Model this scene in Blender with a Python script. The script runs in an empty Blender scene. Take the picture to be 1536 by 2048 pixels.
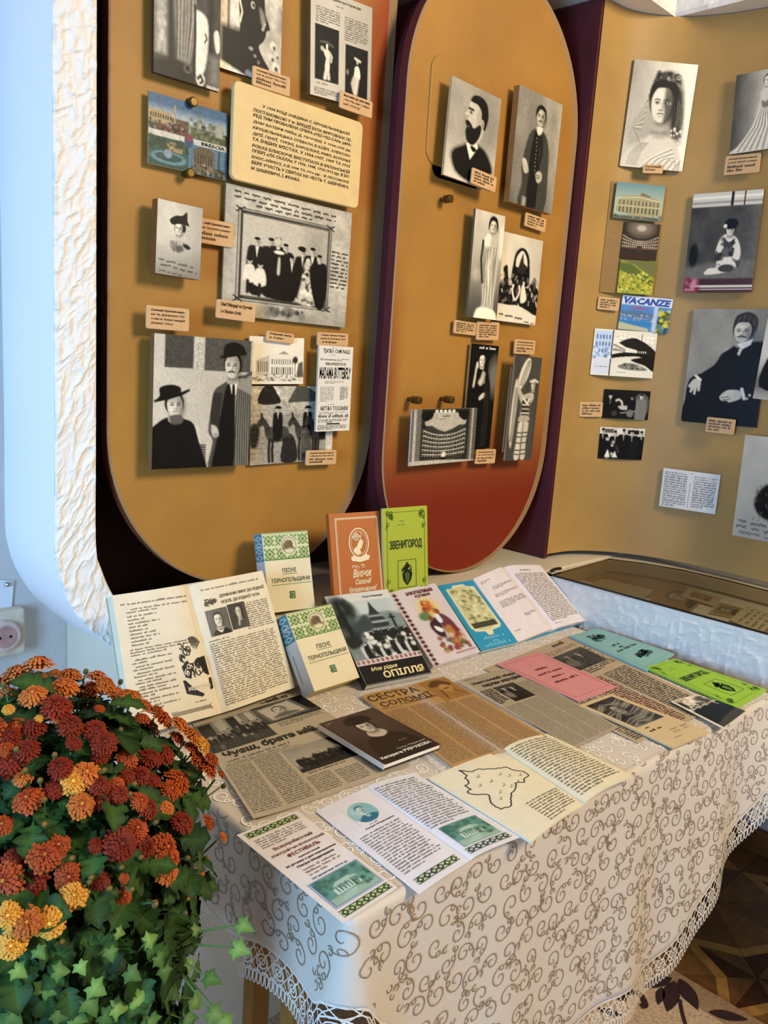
import bpy, bmesh, math, random
import numpy as np
from mathutils import Vector, Matrix
from mathutils.geometry import tessellate_polygon

# ------------------------------------------------------------------ camera, light, exposure
SC = bpy.context.scene
COL = SC.collection
FPX = 1657.518
PIT, ROL, YAW = math.radians(10.61382), math.radians(3.84546), math.radians(44.58069)
ZT = 0.75                       # table top
CAM = np.array([0.0, 0.0, ZT + 0.62])
FW = np.array([math.cos(YAW)*math.cos(PIT), math.sin(YAW)*math.cos(PIT), -math.sin(PIT)])
_rt = np.array([math.sin(YAW), -math.cos(YAW), 0.0]); _up = np.cross(_rt, FW)
RT = math.cos(ROL)*_rt + math.sin(ROL)*_up
UP = -math.sin(ROL)*_rt + math.cos(ROL)*_up
cd = bpy.data.cameras.new('camera'); cam = bpy.data.objects.new('camera', cd); COL.objects.link(cam)
cd.sensor_fit = 'HORIZONTAL'; cd.sensor_width = 36.0; cd.lens = FPX*36.0/1536.0
cd.clip_start = 0.05; cd.clip_end = 50
cam.matrix_world = Matrix(((RT[0], UP[0], -FW[0], CAM[0]), (RT[1], UP[1], -FW[1], CAM[1]), (RT[2], UP[2], -FW[2], CAM[2]), (0, 0, 0, 1)))
SC.camera = cam
vs = SC.view_settings
vs.view_transform = 'Standard'; vs.look = 'None'; vs.gamma = 1.0; vs.use_curve_mapping = False
vs.exposure = -0.28
wd = bpy.data.worlds.new('world'); SC.world = wd; wd.use_nodes = True
wb = wd.node_tree.nodes['Background']; wb.inputs[0].default_value = (1.0, 0.91, 0.80, 1); wb.inputs[1].default_value = 0.27
def area(name, loc, target, sx, sy, power, color):
    l = bpy.data.lights.new(name, 'AREA'); l.shape = 'RECTANGLE'; l.size = sx; l.size_y = sy; l.energy = power; l.color = color
    o = bpy.data.objects.new(name, l); COL.objects.link(o); o.location = loc
    o.rotation_euler = (Vector(target)-Vector(loc)).to_track_quat('-Z', 'Y').to_euler(); return o
area('window_daylight', (-1.5, 0.16, 1.25), (0.75, 0.72, 0.75), 0.7, 1.1, 100, (0.27, 0.55, 1.0))
area('room_lamp', (1.7, -1.25, 2.75), (1.3, 1.2, 1.1), 0.75, 0.75, 92, (1.0, 0.83, 0.60))

# ------------------------------------------------------------------ pixel -> place helpers (photo pixels, 1536 x 2048)
def ray(x, y): return FW*FPX + RT*(x-768.0) - UP*(y-1024.0)
def onz(x, y, z): d = ray(x, y); return CAM + d*((z-CAM[2])/d[2])
def ony(x, y, Y): d = ray(x, y); return CAM + d*(Y/d[1])
def onx(x, y, X): d = ray(x, y); return CAM + d*(X/d[0])
def onpl(x, y, P, N): d = ray(x, y); return CAM + d*(((P-CAM) @ N)/(d @ N))
def topx(P):
    v = np.asarray(P)-CAM; w = v @ FW
    return np.array([768+FPX*(v @ RT)/w, 1024-FPX*(v @ UP)/w])
def unit(v): v = np.asarray(v, float); return v/np.linalg.norm(v)

# ------------------------------------------------------------------ colours and materials
def s2l(c): return c/12.92 if c <= 0.04045 else ((c+0.055)/1.055)**2.4
def hexc(h):
    h = h.lstrip('#'); h = h if len(h) == 6 else ''.join(q*2 for q in h); return tuple(s2l(int(h[i:i+2], 16)/255.0) for i in (0, 2, 4))
MATS = {}
def newmat(name):
    m = bpy.data.materials.new(name); m.use_nodes = True
    nt = m.node_tree; return m, nt, nt.nodes['Principled BSDF']
def mat(hx, rough=0.6, metal=0.0, spec=0.4, bump=0.0, bscale=200.0, var=0.0, vscale=8.0, name=None, coat=0.0, sheen=0.0):
    key = (hx, rough, metal, spec, bump, bscale, var, vscale, coat, sheen)
    if key in MATS: return MATS[key]
    m, nt, b = newmat(name or 'material_'+hx.lstrip('#'))
    c = hexc(hx); b.inputs['Base Color'].default_value = (*c, 1); b.inputs['Roughness'].default_value = rough
    b.inputs['Metallic'].default_value = metal; b.inputs['Specular IOR Level'].default_value = spec
    b.inputs['Coat Weight'].default_value = coat; b.inputs['Sheen Weight'].default_value = sheen
    if var or bump:
        tc = nt.nodes.new('ShaderNodeNewGeometry')
    if var:
        n = nt.nodes.new('ShaderNodeTexNoise'); n.inputs['Scale'].default_value = vscale; n.inputs['Detail'].default_value = 6
        nt.links.new(tc.outputs['Position'], n.inputs['Vector'])
        r = nt.nodes.new('ShaderNodeValToRGB'); r.color_ramp.elements[0].position = .3; r.color_ramp.elements[1].position = .7
        r.color_ramp.elements[0].color = (*[x*(1-var) for x in c], 1); r.color_ramp.elements[1].color = (*[min(1, x*(1+var)) for x in c], 1)
        nt.links.new(n.outputs['Fac'], r.inputs['Fac']); nt.links.new(r.outputs['Color'], b.inputs['Base Color'])
    if bump:
        n = nt.nodes.new('ShaderNodeTexNoise'); n.inputs['Scale'].default_value = bscale; n.inputs['Detail'].default_value = 4
        nt.links.new(tc.outputs['Position'], n.inputs['Vector'])
        bp = nt.nodes.new('ShaderNodeBump'); bp.inputs['Strength'].default_value = bump; bp.inputs['Distance'].default_value = 0.002
        nt.links.new(n.outputs['Fac'], bp.inputs['Height']); nt.links.new(bp.outputs['Normal'], b.inputs['Normal'])
    MATS[key] = m; return m
def attrmat(name, rough, spec=0.4, rnd=0.0, sheen=0.0, trans=0.0):
    m, nt, b = newmat(name)
    a = nt.nodes.new('ShaderNodeVertexColor'); a.layer_name = 'Col'
    src = a.outputs['Color']
    if rnd:
        oi = nt.nodes.new('ShaderNodeObjectInfo'); mr = nt.nodes.new('ShaderNodeMapRange')
        mr.inputs[3].default_value = 1-rnd; mr.inputs[4].default_value = 1+rnd*.6
        nt.links.new(oi.outputs['Random'], mr.inputs[0])
        hs = nt.nodes.new('ShaderNodeHueSaturation'); nt.links.new(mr.outputs[0], hs.inputs['Value']); nt.links.new(src, hs.inputs['Color']); src = hs.outputs['Color']
    nt.links.new(src, b.inputs['Base Color']); b.inputs['Roughness'].default_value = rough; b.inputs['Specular IOR Level'].default_value = spec
    b.inputs['Sheen Weight'].default_value = sheen
    return m
M_PHOTO = attrmat('photo_print', 0.42, 0.25)
M_INK = attrmat('printed_ink', 0.6, 0.3)

# ------------------------------------------------------------------ object helpers
def tag(o, label=None, cat=None, group=None, kind=None):
    if label: o['label'] = label
    if cat: o['category'] = cat
    if group: o['group'] = group
    if kind: o['kind'] = kind
    return o
def empty(name, loc, label=None, cat=None, group=None):
    o = bpy.data.objects.new(name, None); o.empty_display_size = .02; COL.objects.link(o); o.location = [float(v) for v in loc]
    return tag(o, label, cat, group)
def rootloc(p):
    v = np.zeros(3)
    while p is not None: v = v+np.array(p.location); p = p.parent
    return v
def link(name, me, parent=None, loc=(0, 0, 0)):
    o = bpy.data.objects.new(name, me); COL.objects.link(o); o.location = [float(v) for v in loc]; o.parent = parent; return o
def mk(name, V, F, m, parent=None, loc=None, smooth=False, cols=None):
    """mesh object from world-space vertices; loc is its origin (or the parent's)"""
    V = np.asarray(V, float)
    base = rootloc(parent) if parent is not None else (np.asarray(loc, float) if loc is not None else np.array([V[:, 0].mean(), V[:, 1].mean(), V[:, 2].min()]))
    me = bpy.data.meshes.new(name); me.from_pydata((V-base).tolist(), [], [list(map(int, f)) for f in F]); me.materials.append(m)
    if cols is not None: setcol(me, cols)
    if smooth: me.polygons.foreach_set('use_smooth', [True]*len(me.polygons))
    me.update()
    return link(name, me, parent, (0, 0, 0) if parent is not None else base)
def setcol(me, cols):
    cols = np.asarray(cols, np.float32)
    if cols.shape[1] == 3: cols = np.hstack([cols, np.ones((len(cols), 1), np.float32)])
    a = me.color_attributes.new('Col', 'FLOAT_COLOR', 'POINT'); a.data.foreach_set('color', cols.ravel())
def boxg(o, ex, ey, ez):
    """8 verts/6 faces of a box: corner o and three edge vectors"""
    o, ex, ey, ez = [np.asarray(v, float) for v in (o, ex, ey, ez)]
    V = [o, o+ex, o+ex+ey, o+ey, o+ez, o+ex+ez, o+ex+ey+ez, o+ey+ez]
    F = [(0, 3, 2, 1), (4, 5, 6, 7), (0, 1, 5, 4), (1, 2, 6, 5), (2, 3, 7, 6), (3, 0, 4, 7)]
    if np.dot(np.cross(ex, ey), ez) < 0: F = [f[::-1] for f in F]
    return V, F
def box(name, lo, hi, m, parent=None, bev=0.0):
    lo, hi = np.asarray(lo, float), np.asarray(hi, float); d = hi-lo
    V, F = boxg(lo, (d[0], 0, 0), (0, d[1], 0), (0, 0, d[2])); o = mk(name, V, F, m, parent)
    if bev: bevel(o, bev)
    return o
def bevel(o, w, seg=2):
    md = o.modifiers.new('bevel', 'BEVEL'); md.width = w; md.segments = seg; md.limit_method = 'ANGLE'; return o
class Mesh:
    """collects geometry for one part"""
    def __init__(s): s.V = []; s.F = []; s.C = []
    def add(s, V, F, c=None):
        n = len(s.V); s.V += [np.asarray(v, float) for v in V]; s.F += [tuple(i+n for i in f) for f in F]
        if c is not None: s.C += [c]*len(V)
    def build(s, name, m, parent=None, loc=None, smooth=False):
        if not s.V: return None
        return mk(name, s.V, s.F, m, parent, loc, smooth, s.C if s.C else None)
def tube(mb, pts, r, n=6, c=None, cap=True):
    pts = [np.asarray(p, float) for p in pts]; V = []; F = []
    rr = r if hasattr(r, '__len__') else [r]*len(pts)
    t0 = unit(pts[1]-pts[0]); a = np.cross(t0, [0, 0, 1]); a = unit(a) if np.linalg.norm(a) > .05 else np.array([1., 0, 0])
    for i, p in enumerate(pts):
        t = unit(pts[min(i+1, len(pts)-1)]-pts[max(i-1, 0)]); a = unit(a-t*(a @ t)); b = np.cross(t, a)
        for k in range(n):
            q = 2*math.pi*k/n; V.append(p+rr[i]*(math.cos(q)*a+math.sin(q)*b))
    for i in range(len(pts)-1):
        for k in range(n): F.append((i*n+k, i*n+(k+1) % n, (i+1)*n+(k+1) % n, (i+1)*n+k))
    if cap: F.append(tuple(range(n))[::-1]); F.append(tuple((len(pts)-1)*n+k for k in range(n)))
    mb.add(V, F, c)
def prism(outline, vec, mb=None):
    """outline: 3-D points (ccw seen from the front), extruded by vec"""
    P = [np.asarray(p, float) for p in outline]; n = len(P); vec = np.asarray(vec, float)
    V = P+[p+vec for p in P]; F = [tuple(range(n)), tuple(range(2*n-1, n-1, -1))]
    F += [(i, i+n, (i+1) % n+n, (i+1) % n) for i in range(n)]
    return V, F
def roundrect(w, h, r, n=5):
    o = []
    for cx, cy, a0 in ((w/2-r, h/2-r, 0), (-w/2+r, h/2-r, 90), (-w/2+r, -h/2+r, 180), (w/2-r, -h/2+r, 270)):
        for k in range(n+1):
            a = math.radians(a0+90*k/n); o.append((cx+r*math.cos(a), cy+r*math.sin(a)))
    return o

# ------------------------------------------------------------------ a sheet surface: four corners TL TR BR BL (s right, t down)
class Patch:
    def __init__(s, TL, TR, BR, BL, bend=None, N=None):
        s.c = [np.asarray(v, float) for v in (TL, TR, BR, BL)]
        if N is None: N = np.cross(s.c[1]-s.c[0]+s.c[2]-s.c[3], s.c[0]-s.c[3]+s.c[1]-s.c[2])
        s.N = unit(N); s.bend = bend
        s.w = (np.linalg.norm(s.c[1]-s.c[0])+np.linalg.norm(s.c[2]-s.c[3]))/2
        s.h = (np.linalg.norm(s.c[3]-s.c[0])+np.linalg.norm(s.c[2]-s.c[1]))/2
    def at(s, u, v, off=0.0):
        u = np.asarray(u, float)[..., None]; v = np.asarray(v, float)[..., None]
        P = (1-v)*((1-u)*s.c[0]+u*s.c[1])+v*((1-u)*s.c[3]+u*s.c[2])
        o = np.zeros_like(u)+off
        if s.bend is not None: o = o+s.bend(u, v)
        return P+o*s.N
    def sub(s, u0, u1, v0, v1):
        b = s.bend
        nb = None if b is None else (lambda u, v: b(u0+(u1-u0)*u, v0+(v1-v0)*v))
        base = Patch(*s.c, N=s.N)
        return Patch(base.at(u0, v0), base.at(u1, v0), base.at(u1, v1), base.at(u0, v1), bend=nb, N=s.N)
    def slab(s, thick, nu=1, nv=1):
        if s.bend is not None: nu, nv = max(nu, 12), max(nv, 6)
        U, W = np.meshgrid(np.linspace(0, 1, nu+1), np.linspace(0, 1, nv+1))
        A = s.at(U, W).reshape(-1, 3); B = s.at(U, W, -thick).reshape(-1, 3); n = len(A); k = nu+1; F = []
        for j in range(nv):
            for i in range(nu):
                a = j*k+i; q = (a, a+k, a+k+1, a+1); F.append(q); F.append(tuple(x+n for x in q[::-1]))
        rim = [i for i in range(nu+1)]+[j*k+nu for j in range(1, nv+1)]+[nv*k+i for i in range(nu-1, -1, -1)]+[j*k for j in range(nv-1, 0, -1)]
        for a, b in zip(rim, rim[1:]+rim[:1]): F.append((a, b, b+n, a+n))
        return np.vstack([A, B]), F
def fitrect(c):
    P = [np.asarray(v, float) for v in c]; ctr = sum(P)/4
    u = (P[1]-P[0]+P[2]-P[3])/4; v = (P[0]-P[3]+P[1]-P[2])/4
    lu, lv = np.linalg.norm(u), np.linalg.norm(v); a, b = u/lu, v/lv
    s = unit(a+b); d = unit(a-b); a, b = unit(s+d), unit(s-d)
    return [ctr-a*lu+b*lv, ctr+a*lu+b*lv, ctr+a*lu-b*lv, ctr-a*lu-b*lv]

# ------------------------------------------------------------------ a small painter for flat prints: colours land on a vertex grid
def gcol(c, tint=(1.0, .955, .85)):
    if not isinstance(c, str): c = c+.10*math.sin((c-.5)*2*math.pi*.5)*1.0 if c > .5 else max(.02, c-.10*math.sin((.5-c)*math.pi))
    if isinstance(c, str): return np.array(hexc(c))
    return np.array([s2l(min(1, max(0, c*t))) for t in tint])
class Cv:
    def __init__(s, w, h, base=.7):
        s.w, s.h = w, h; s.X, s.Y = np.meshgrid(np.linspace(0, 1, w), np.linspace(0, 1, h)); s.asp = w/h
        s.A = np.zeros((h, w, 3)); s.A[:] = gcol(base)
    def mix(s, a, c, sl=None):
        c = gcol(c); T = s.A if sl is None else s.A[sl]
        T += (c-T)*np.clip(a, 0, 1)[..., None]
    def win(s, x0, x1, y0, y1, pad):
        i0 = max(0, int((x0-pad)*(s.w-1))); i1 = min(s.w, int((x1+pad)*(s.w-1))+2); j0 = max(0, int((y0-pad)*(s.h-1))); j1 = min(s.h, int((y1+pad)*(s.h-1))+2)
        return (slice(j0, max(j0, j1)), slice(i0, max(i0, i1)))
    def e(s, cx, cy, rx, ry, c, soft=.15, rot=0, op=1):
        R = max(rx, ry)*(1+soft)*max(1, 1/s.asp, s.asp); sl = s.win(cx-R, cx+R, cy-R, cy+R, .02)
        X, Y = s.X[sl]-cx, s.Y[sl]-cy
        if X.size == 0: return s
        if rot:
            a = math.radians(rot); Xa, Ya = X*s.asp, Y; X, Y = (Xa*math.cos(a)+Ya*math.sin(a))/s.asp, -Xa*math.sin(a)+Ya*math.cos(a)
        d = np.sqrt((X/rx)**2+(Y/ry)**2); s.mix(op*np.clip((1+soft/2-d)/max(soft, 1e-3), 0, 1), c, sl); return s
    def p(s, pts, c, soft=.012, sm=True, op=1):
        P = np.array(pts, float)
        if sm and len(P) > 3:
            n = len(P); Q = []
            for i in range(n):
                a, b, d, e = P[i-1], P[i], P[(i+1) % n], P[(i+2) % n]
                for t in (0, .34, .67):
                    Q.append(.5*((2*b)+(-a+d)*t+(2*a-5*b+4*d-e)*t*t+(-a+3*b-3*d+e)*t**3))
            P = np.array(Q)
        sl = s.win(P[:, 0].min(), P[:, 0].max(), P[:, 1].min(), P[:, 1].max(), soft+.02)
        X, Y = s.X[sl]*s.asp, s.Y[sl]
        if X.size == 0: return s
        px, py = P[:, 0]*s.asp, P[:, 1]; ins = np.zeros(X.shape, bool); dd = np.full(X.shape, 9.0)
        for i in range(len(P)):
            x0, y0, x1, y1 = px[i-1], py[i-1], px[i], py[i]
            if y0 != y1: ins ^= ((y0 > Y) != (y1 > Y)) & (X < (x1-x0)*(Y-y0)/(y1-y0)+x0)
            L = (x1-x0)**2+(y1-y0)**2+1e-12; t = np.clip(((X-x0)*(x1-x0)+(Y-y0)*(y1-y0))/L, 0, 1)
            dd = np.minimum(dd, (X-x0-t*(x1-x0))**2+(Y-y0-t*(y1-y0))**2)
        d = np.sqrt(dd)*np.where(ins, -1, 1); s.mix(op*np.clip(.5-d/max(soft, 1e-3), 0, 1), c, sl); return s
    def l(s, pts, w, c, op=1):
        P = np.array(pts, float); sl = s.win(P[:, 0].min(), P[:, 0].max(), P[:, 1].min(), P[:, 1].max(), w+.02); X, Y = s.X[sl]*s.asp, s.Y[sl]
        if X.size == 0: return s
        dd = np.full(X.shape, 9.0)
        for (x0, y0), (x1, y1) in zip(P[:-1]*[s.asp, 1], P[1:]*[s.asp, 1]):
            L = (x1-x0)**2+(y1-y0)**2+1e-12; t = np.clip(((X-x0)*(x1-x0)+(Y-y0)*(y1-y0))/L, 0, 1); dd = np.minimum(dd, (X-x0-t*(x1-x0))**2+(Y-y0-t*(y1-y0))**2)
        s.mix(op*np.clip(1.5-np.sqrt(dd)/w*1.0, 0, 1), c, sl); return s
    def r(s, x0, x1, y0, y1, c, soft=.004, op=1): return s.p([(x0, y0), (x1, y0), (x1, y1), (x0, y1)], c, soft, False, op)
    def gx(s, c, x0, x1, op=1): s.mix(op*np.clip((s.X-x0)/(x1-x0), 0, 1), c); return s
    def gy(s, c, y0, y1, op=1): s.mix(op*np.clip((s.Y-y0)/(y1-y0), 0, 1), c); return s
    def noise(s, amt, cell, seed=1, box=None):
        rg = np.random.default_rng(seed); n = max(2, int(1/cell)+2); g = rg.random((n, n))
        x = s.X*(n-1.001); y = s.Y*(n-1.001); i = x.astype(int); j = y.astype(int); fx = x-i; fy = y-j; fx = fx*fx*(3-2*fx); fy = fy*fy*(3-2*fy)
        v = g[j, i]*(1-fx)*(1-fy)+g[j, i+1]*fx*(1-fy)+g[j+1, i]*(1-fx)*fy+g[j+1, i+1]*fx*fy
        k = 1+amt*(v-.5)*2
        if box is not None: k = np.where((s.X > box[0]) & (s.X < box[1]) & (s.Y > box[2]) & (s.Y < box[3]), k, 1)
        s.A *= k[..., None]; return s
    def spk(s, n, b, size, cs, seed=1, asp=1.0, soft=.8):
        rg = random.Random(seed)
        for _ in range(n):
            z = size*rg.uniform(.5, 1.5); s.e(rg.uniform(b[0], b[1]), rg.uniform(b[2], b[3]), z/max(s.asp, .3), z*asp, rg.choice(cs), soft, rg.uniform(-40, 40), .85)
        return s
    def man(s, x, y, h, coat=.1, skin=.75, w=1.0, front=None, legs=None):
        """small standing figure, head top at y, total height h"""
        k = h/s.asp; s.p([(x-.13*k*w, y+.2*h), (x-.05*k, y+.15*h), (x+.05*k, y+.15*h), (x+.13*k*w, y+.2*h), (x+.15*k*w, y+.55*h), (x+.1*k*w, y+h), (x-.1*k*w, y+h), (x-.15*k*w, y+.55*h)], coat)
        if front is not None: s.p([(x-.03*k, y+.16*h), (x+.03*k, y+.16*h), (x, y+.36*h)], front, .006, False)
        s.e(x, y+.085*h, .052*k, .075*h, skin, .2); s.e(x, y+.025*h, .05*k, .03*h, .1, .25); s.mul(x+.03*k, y+.09*h, .025*k, .05*h, .6); s.e(x-.015*k, y+.08*h, .008*k, .008*h, .2, .6); s.e(x+.017*k, y+.08*h, .008*k, .008*h, .2, .6); return s
    def mul(s, cx, cy, rx, ry, k, soft=1.0, rot=0):
        """soft darkening (k<1) or lightening (k>1) of an elliptical area"""
        R = max(rx, ry)*(1+soft)*max(1, 1/s.asp, s.asp); sl = s.win(cx-R, cx+R, cy-R, cy+R, .02); X, Y = s.X[sl]-cx, s.Y[sl]-cy
        if X.size == 0: return s
        if rot:
            a = math.radians(rot); Xa, Ya = X*s.asp, Y; X, Y = (Xa*math.cos(a)+Ya*math.sin(a))/s.asp, -Xa*math.sin(a)+Ya*math.cos(a)
        d = np.sqrt((X/rx)**2+(Y/ry)**2); w = np.clip((1+soft/2-d)/soft, 0, 1); w = w*w*(3-2*w); s.A[sl] *= (1+(k-1)*w)[..., None]; return s
    def face(s, cx, cy, rx, ry, sk=.78, hair=.12, turn=0.0, beard=None, mo=None, light=-1):
        """front or three-quarter face lit from one side; turn -1..1"""
        far = -light
        s.p([(cx-rx*.5, cy+ry*.6), (cx+rx*.5, cy+ry*.6), (cx+rx*.62, cy+ry*1.45), (cx-rx*.62, cy+ry*1.45)], sk*.82, ry*.12); s.mul(cx+far*rx*.1, cy+ry*1.02, rx*.55, ry*.22, .55)
        s.e(cx-turn*rx*.1, cy-ry*.18, rx*1.1, ry*1.06, hair, .12)
        hx = cx+turn*rx*.1
        s.p([(hx-rx*.86, cy-ry*.3), (hx-rx*.55, cy-ry*.78), (hx, cy-ry*.86), (hx+rx*.55, cy-ry*.78), (hx+rx*.86, cy-ry*.3), (hx+rx*.84, cy+ry*.25), (hx+rx*.62, cy+ry*.72), (hx+rx*.25, cy+ry*1.0), (hx-rx*.25, cy+ry*1.0), (hx-rx*.62, cy+ry*.72), (hx-rx*.84, cy+ry*.25)], sk, ry*.09)
        s.mul(hx+far*rx*.78, cy+ry*.15, rx*.5, ry*.95, .5); s.mul(hx+light*rx*.3, cy-ry*.35, rx*.5, ry*.35, 1.12); s.mul(hx+light*rx*.4, cy+ry*.3, rx*.3, ry*.25, 1.08)
        ex = hx+turn*rx*.22
        for q in (-1, 1):
            x = ex+q*rx*.37*(1-.15*(q*turn > 0)*abs(turn)); s.mul(x, cy-ry*.06, rx*.27, ry*.14, .62); s.e(x, cy-ry*.02, rx*.15, ry*.05, sk*.95, .4); s.e(x+turn*rx*.04, cy-ry*.02, rx*.075, ry*.06, .08, .5)
            s.l([(x-rx*.18, cy-ry*.045), (x, cy-ry*.085), (x+rx*.18, cy-ry*.04)], ry*.022, .12, .9); s.l([(x-rx*.22, cy-ry*.2), (x, cy-ry*.25), (x+rx*.22, cy-ry*.19)], ry*.04, .2, .75)
        nx = ex+turn*rx*.1; s.mul(nx+far*rx*.14, cy+ry*.15, rx*.13, ry*.25, .68); s.mul(nx+light*rx*.03, cy+ry*.18, rx*.07, ry*.22, 1.12); s.mul(nx, cy+ry*.36, rx*.22, ry*.07, .6); s.e(nx-rx*.09, cy+ry*.345, rx*.045, ry*.022, .2, .8); s.e(nx+rx*.09, cy+ry*.345, rx*.045, ry*.022, .2, .8)
        if mo is None: s.l([(ex-rx*.24, cy+ry*.56), (ex-rx*.08, cy+ry*.53), (ex+rx*.08, cy+ry*.53), (ex+rx*.24, cy+ry*.56)], ry*.03, .28, .9); s.mul(ex, cy+ry*.6, rx*.2, ry*.05, .8); s.mul(ex, cy+ry*.72, rx*.18, ry*.05, .75)
        if beard is not None: s.p([(cx-rx*.85, cy+ry*.2), (ex-rx*.35, cy+ry*.5), (ex+rx*.35, cy+ry*.5), (cx+rx*.85, cy+ry*.2), (cx+rx*.6, cy+ry*1.05), (cx, cy+ry*1.3), (cx-rx*.6, cy+ry*1.05)], beard)
        if mo is not None: s.p([(ex-rx*.55, cy+ry*.56), (ex-rx*.25, cy+ry*.43), (ex, cy+ry*.42), (ex+rx*.25, cy+ry*.43), (ex+rx*.55, cy+ry*.56), (ex+rx*.2, cy+ry*.56), (ex, cy+ry*.53), (ex-rx*.2, cy+ry*.56)], mo, ry*.05); s.mul(ex, cy+ry*.68, rx*.2, ry*.06, .75)
        return s

# ------------------------------------------------------------------ lettering
_TX = {}
def glyphs(txt, bold=0.0, shear=0.0):
    k = (txt, bold, shear)
    if k not in _TX:
        cu = bpy.data.curves.new('t', 'FONT'); cu.body = txt; cu.resolution_u = 1; cu.offset = bold; cu.shear = shear
        ob = bpy.data.objects.new('t', cu); me = bpy.data.meshes.new_from_object(ob)
        V = np.array([v.co[:2] for v in me.vertices]) if len(me.vertices) else np.zeros((0, 2)); F = [tuple(p.vertices) for p in me.polygons]
        bpy.data.objects.remove(ob); bpy.data.curves.remove(cu); bpy.data.meshes.remove(me)
        _TX[k] = (V, F)
    return _TX[k]
class Ink:
    """printed marks on a patch, one mesh"""
    def __init__(s, patch, off=.0004): s.p = patch; s.o = off; s.m = Mesh()
    def text(s, txt, u0, u1, v0, v1, c='#201c18', bold=.012, shear=0.0):
        V, F = glyphs(txt, bold, shear)
        if not len(V): return s
        x0, x1 = V[:, 0].min(), V[:, 0].max(); y0, y1 = V[:, 1].min(), V[:, 1].max()
        P = s.p.at(u0+(u1-u0)*(V[:, 0]-x0)/(x1-x0), v1-(v1-v0)*(V[:, 1]-y0)/(y1-y0), s.o); s.m.add(list(P), F, gcol(c)); return s
    def quad(s, pts, c):
        P = s.p.at([q[0] for q in pts], [q[1] for q in pts], s.o); n = len(pts)
        s.m.add(list(P), [tuple(range(n))[::-1]], gcol(c)); return s
    def rect(s, u0, u1, v0, v1, c): return s.quad([(u0, v0), (u1, v0), (u1, v1), (u0, v1)], c)
    def frame(s, u0, u1, v0, v1, t, c):
        tv = t*s.p.w/s.p.h
        s.rect(u0, u1, v0, v0+tv, c); s.rect(u0, u1, v1-tv, v1, c); s.rect(u0, u0+t, v0+tv, v1-tv, c); s.rect(u1-t, u1, v0+tv, v1-tv, c); return s
    def line(s, pts, w, c):
        P = np.array(pts, float); k = s.p.w/s.p.h
        for a, b in zip(P[:-1], P[1:]):
            d = (b-a)*[1, 1/k]; L = np.hypot(*d)+1e-9; n = np.array([-d[1], d[0]*k])/L*w/2
            s.quad([a+n, b+n, b-n, a-n], c)
        return s
    def lines(s, u0, u1, v0, v1, n, chars, c='#4a443c', seed=1, rag=.06, last=.5, hgt=.42, indent=0):
        """rows of tiny letter-sized marks standing for body text too small to read"""
        rg = random.Random(seed); dv = (v1-v0)/n; cw = (u1-u0)/chars; col = gcol(c)
        if hgt < .5: col = col*.62+gcol('#a89c88')*.38
        for i in range(n):
            x = u0+(indent*cw if i == 0 else 0); e = u1-(rg.random()*rag)*(u1-u0)
            if i == n-1: e = u0+(u1-u0)*last
            y1 = v0+dv*(i+.8); V = []; F = []
            while x < e:
                for k in range(rg.randint(2, 9)):
                    if x+cw > e+1e-9: break
                    a = dv*hgt*(1.0 if rg.random() > .25 else 1.45)
                    q = [(x+cw*.1, y1-a), (x+cw*.75, y1-a), (x+cw*.75, y1), (x+cw*.1, y1)]; x += cw
                    m = len(V); V += q; F.append((m+3, m+2, m+1, m))
                x += cw
            if V:
                P = s.p.at([q[0] for q in V], [q[1] for q in V], s.o); s.m.add(list(P), F, col)
        return s
    def hand(s, u0, u1, v, amp, n, w, c, seed=1, slope=0):
        """one line of cursive handwriting"""
        rg = random.Random(seed); x = u0; du = (u1-u0)/n
        while x < u1:
            k = rg.randint(3, 7); pts = []
            for i in range(k*2):
                if x+du*i*.5 > u1: break
                pts.append((x+du*i*.5, v+slope*(x-u0)+(amp*rg.uniform(.5, 1.6) if i % 2 else -amp*rg.uniform(.4, 1)))); 
            if len(pts) > 1: s.line(pts, w, c)
            x += du*(k+1.2)
        return s
    def build(s, parent, name='lettering'):
        o = s.m.build(name, M_INK, parent)
        if o: o['kind'] = 'stuff'
        return o
def print_grid(patch, fn, parent, name='printed_picture', off=.0002, px=1.35, base=.7, m=None):
    """vertex-coloured print: fn paints a Cv whose cells become the vertices of the sheet's face"""
    c = [topx(patch.at(*q)) for q in ((0, 0), (1, 0), (1, 1), (0, 1))]
    w = int(max(8, max(np.linalg.norm(c[1]-c[0]), np.linalg.norm(c[2]-c[3]))/px)); h = int(max(8, max(np.linalg.norm(c[3]-c[0]), np.linalg.norm(c[2]-c[1]))/px))
    w, h = min(w, 260), min(h, 320)
    cv = Cv(w, h, base); fn(cv)
    V = patch.at(cv.X, cv.Y, off).reshape(-1, 3); idx = np.arange(w*h).reshape(h, w)
    F = np.stack([idx[:-1, :-1], idx[1:, :-1], idx[1:, 1:], idx[:-1, 1:]], -1).reshape(-1, 4)
    base_ = rootloc(parent); me = bpy.data.meshes.new(name); nv, nf = len(V), len(F)
    me.vertices.add(nv); me.vertices.foreach_set('co', (V-base_).astype(np.float32).ravel())
    me.loops.add(nf*4); me.loops.foreach_set('vertex_index', F.astype(np.int32).ravel())
    me.polygons.add(nf); me.polygons.foreach_set('loop_start', np.arange(0, nf*4, 4, dtype=np.int32))
    me.update(calc_edges=True); me.materials.append(m or M_PHOTO); setcol(me, cv.A.reshape(-1, 3))
    return link(name, me, parent)
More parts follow.
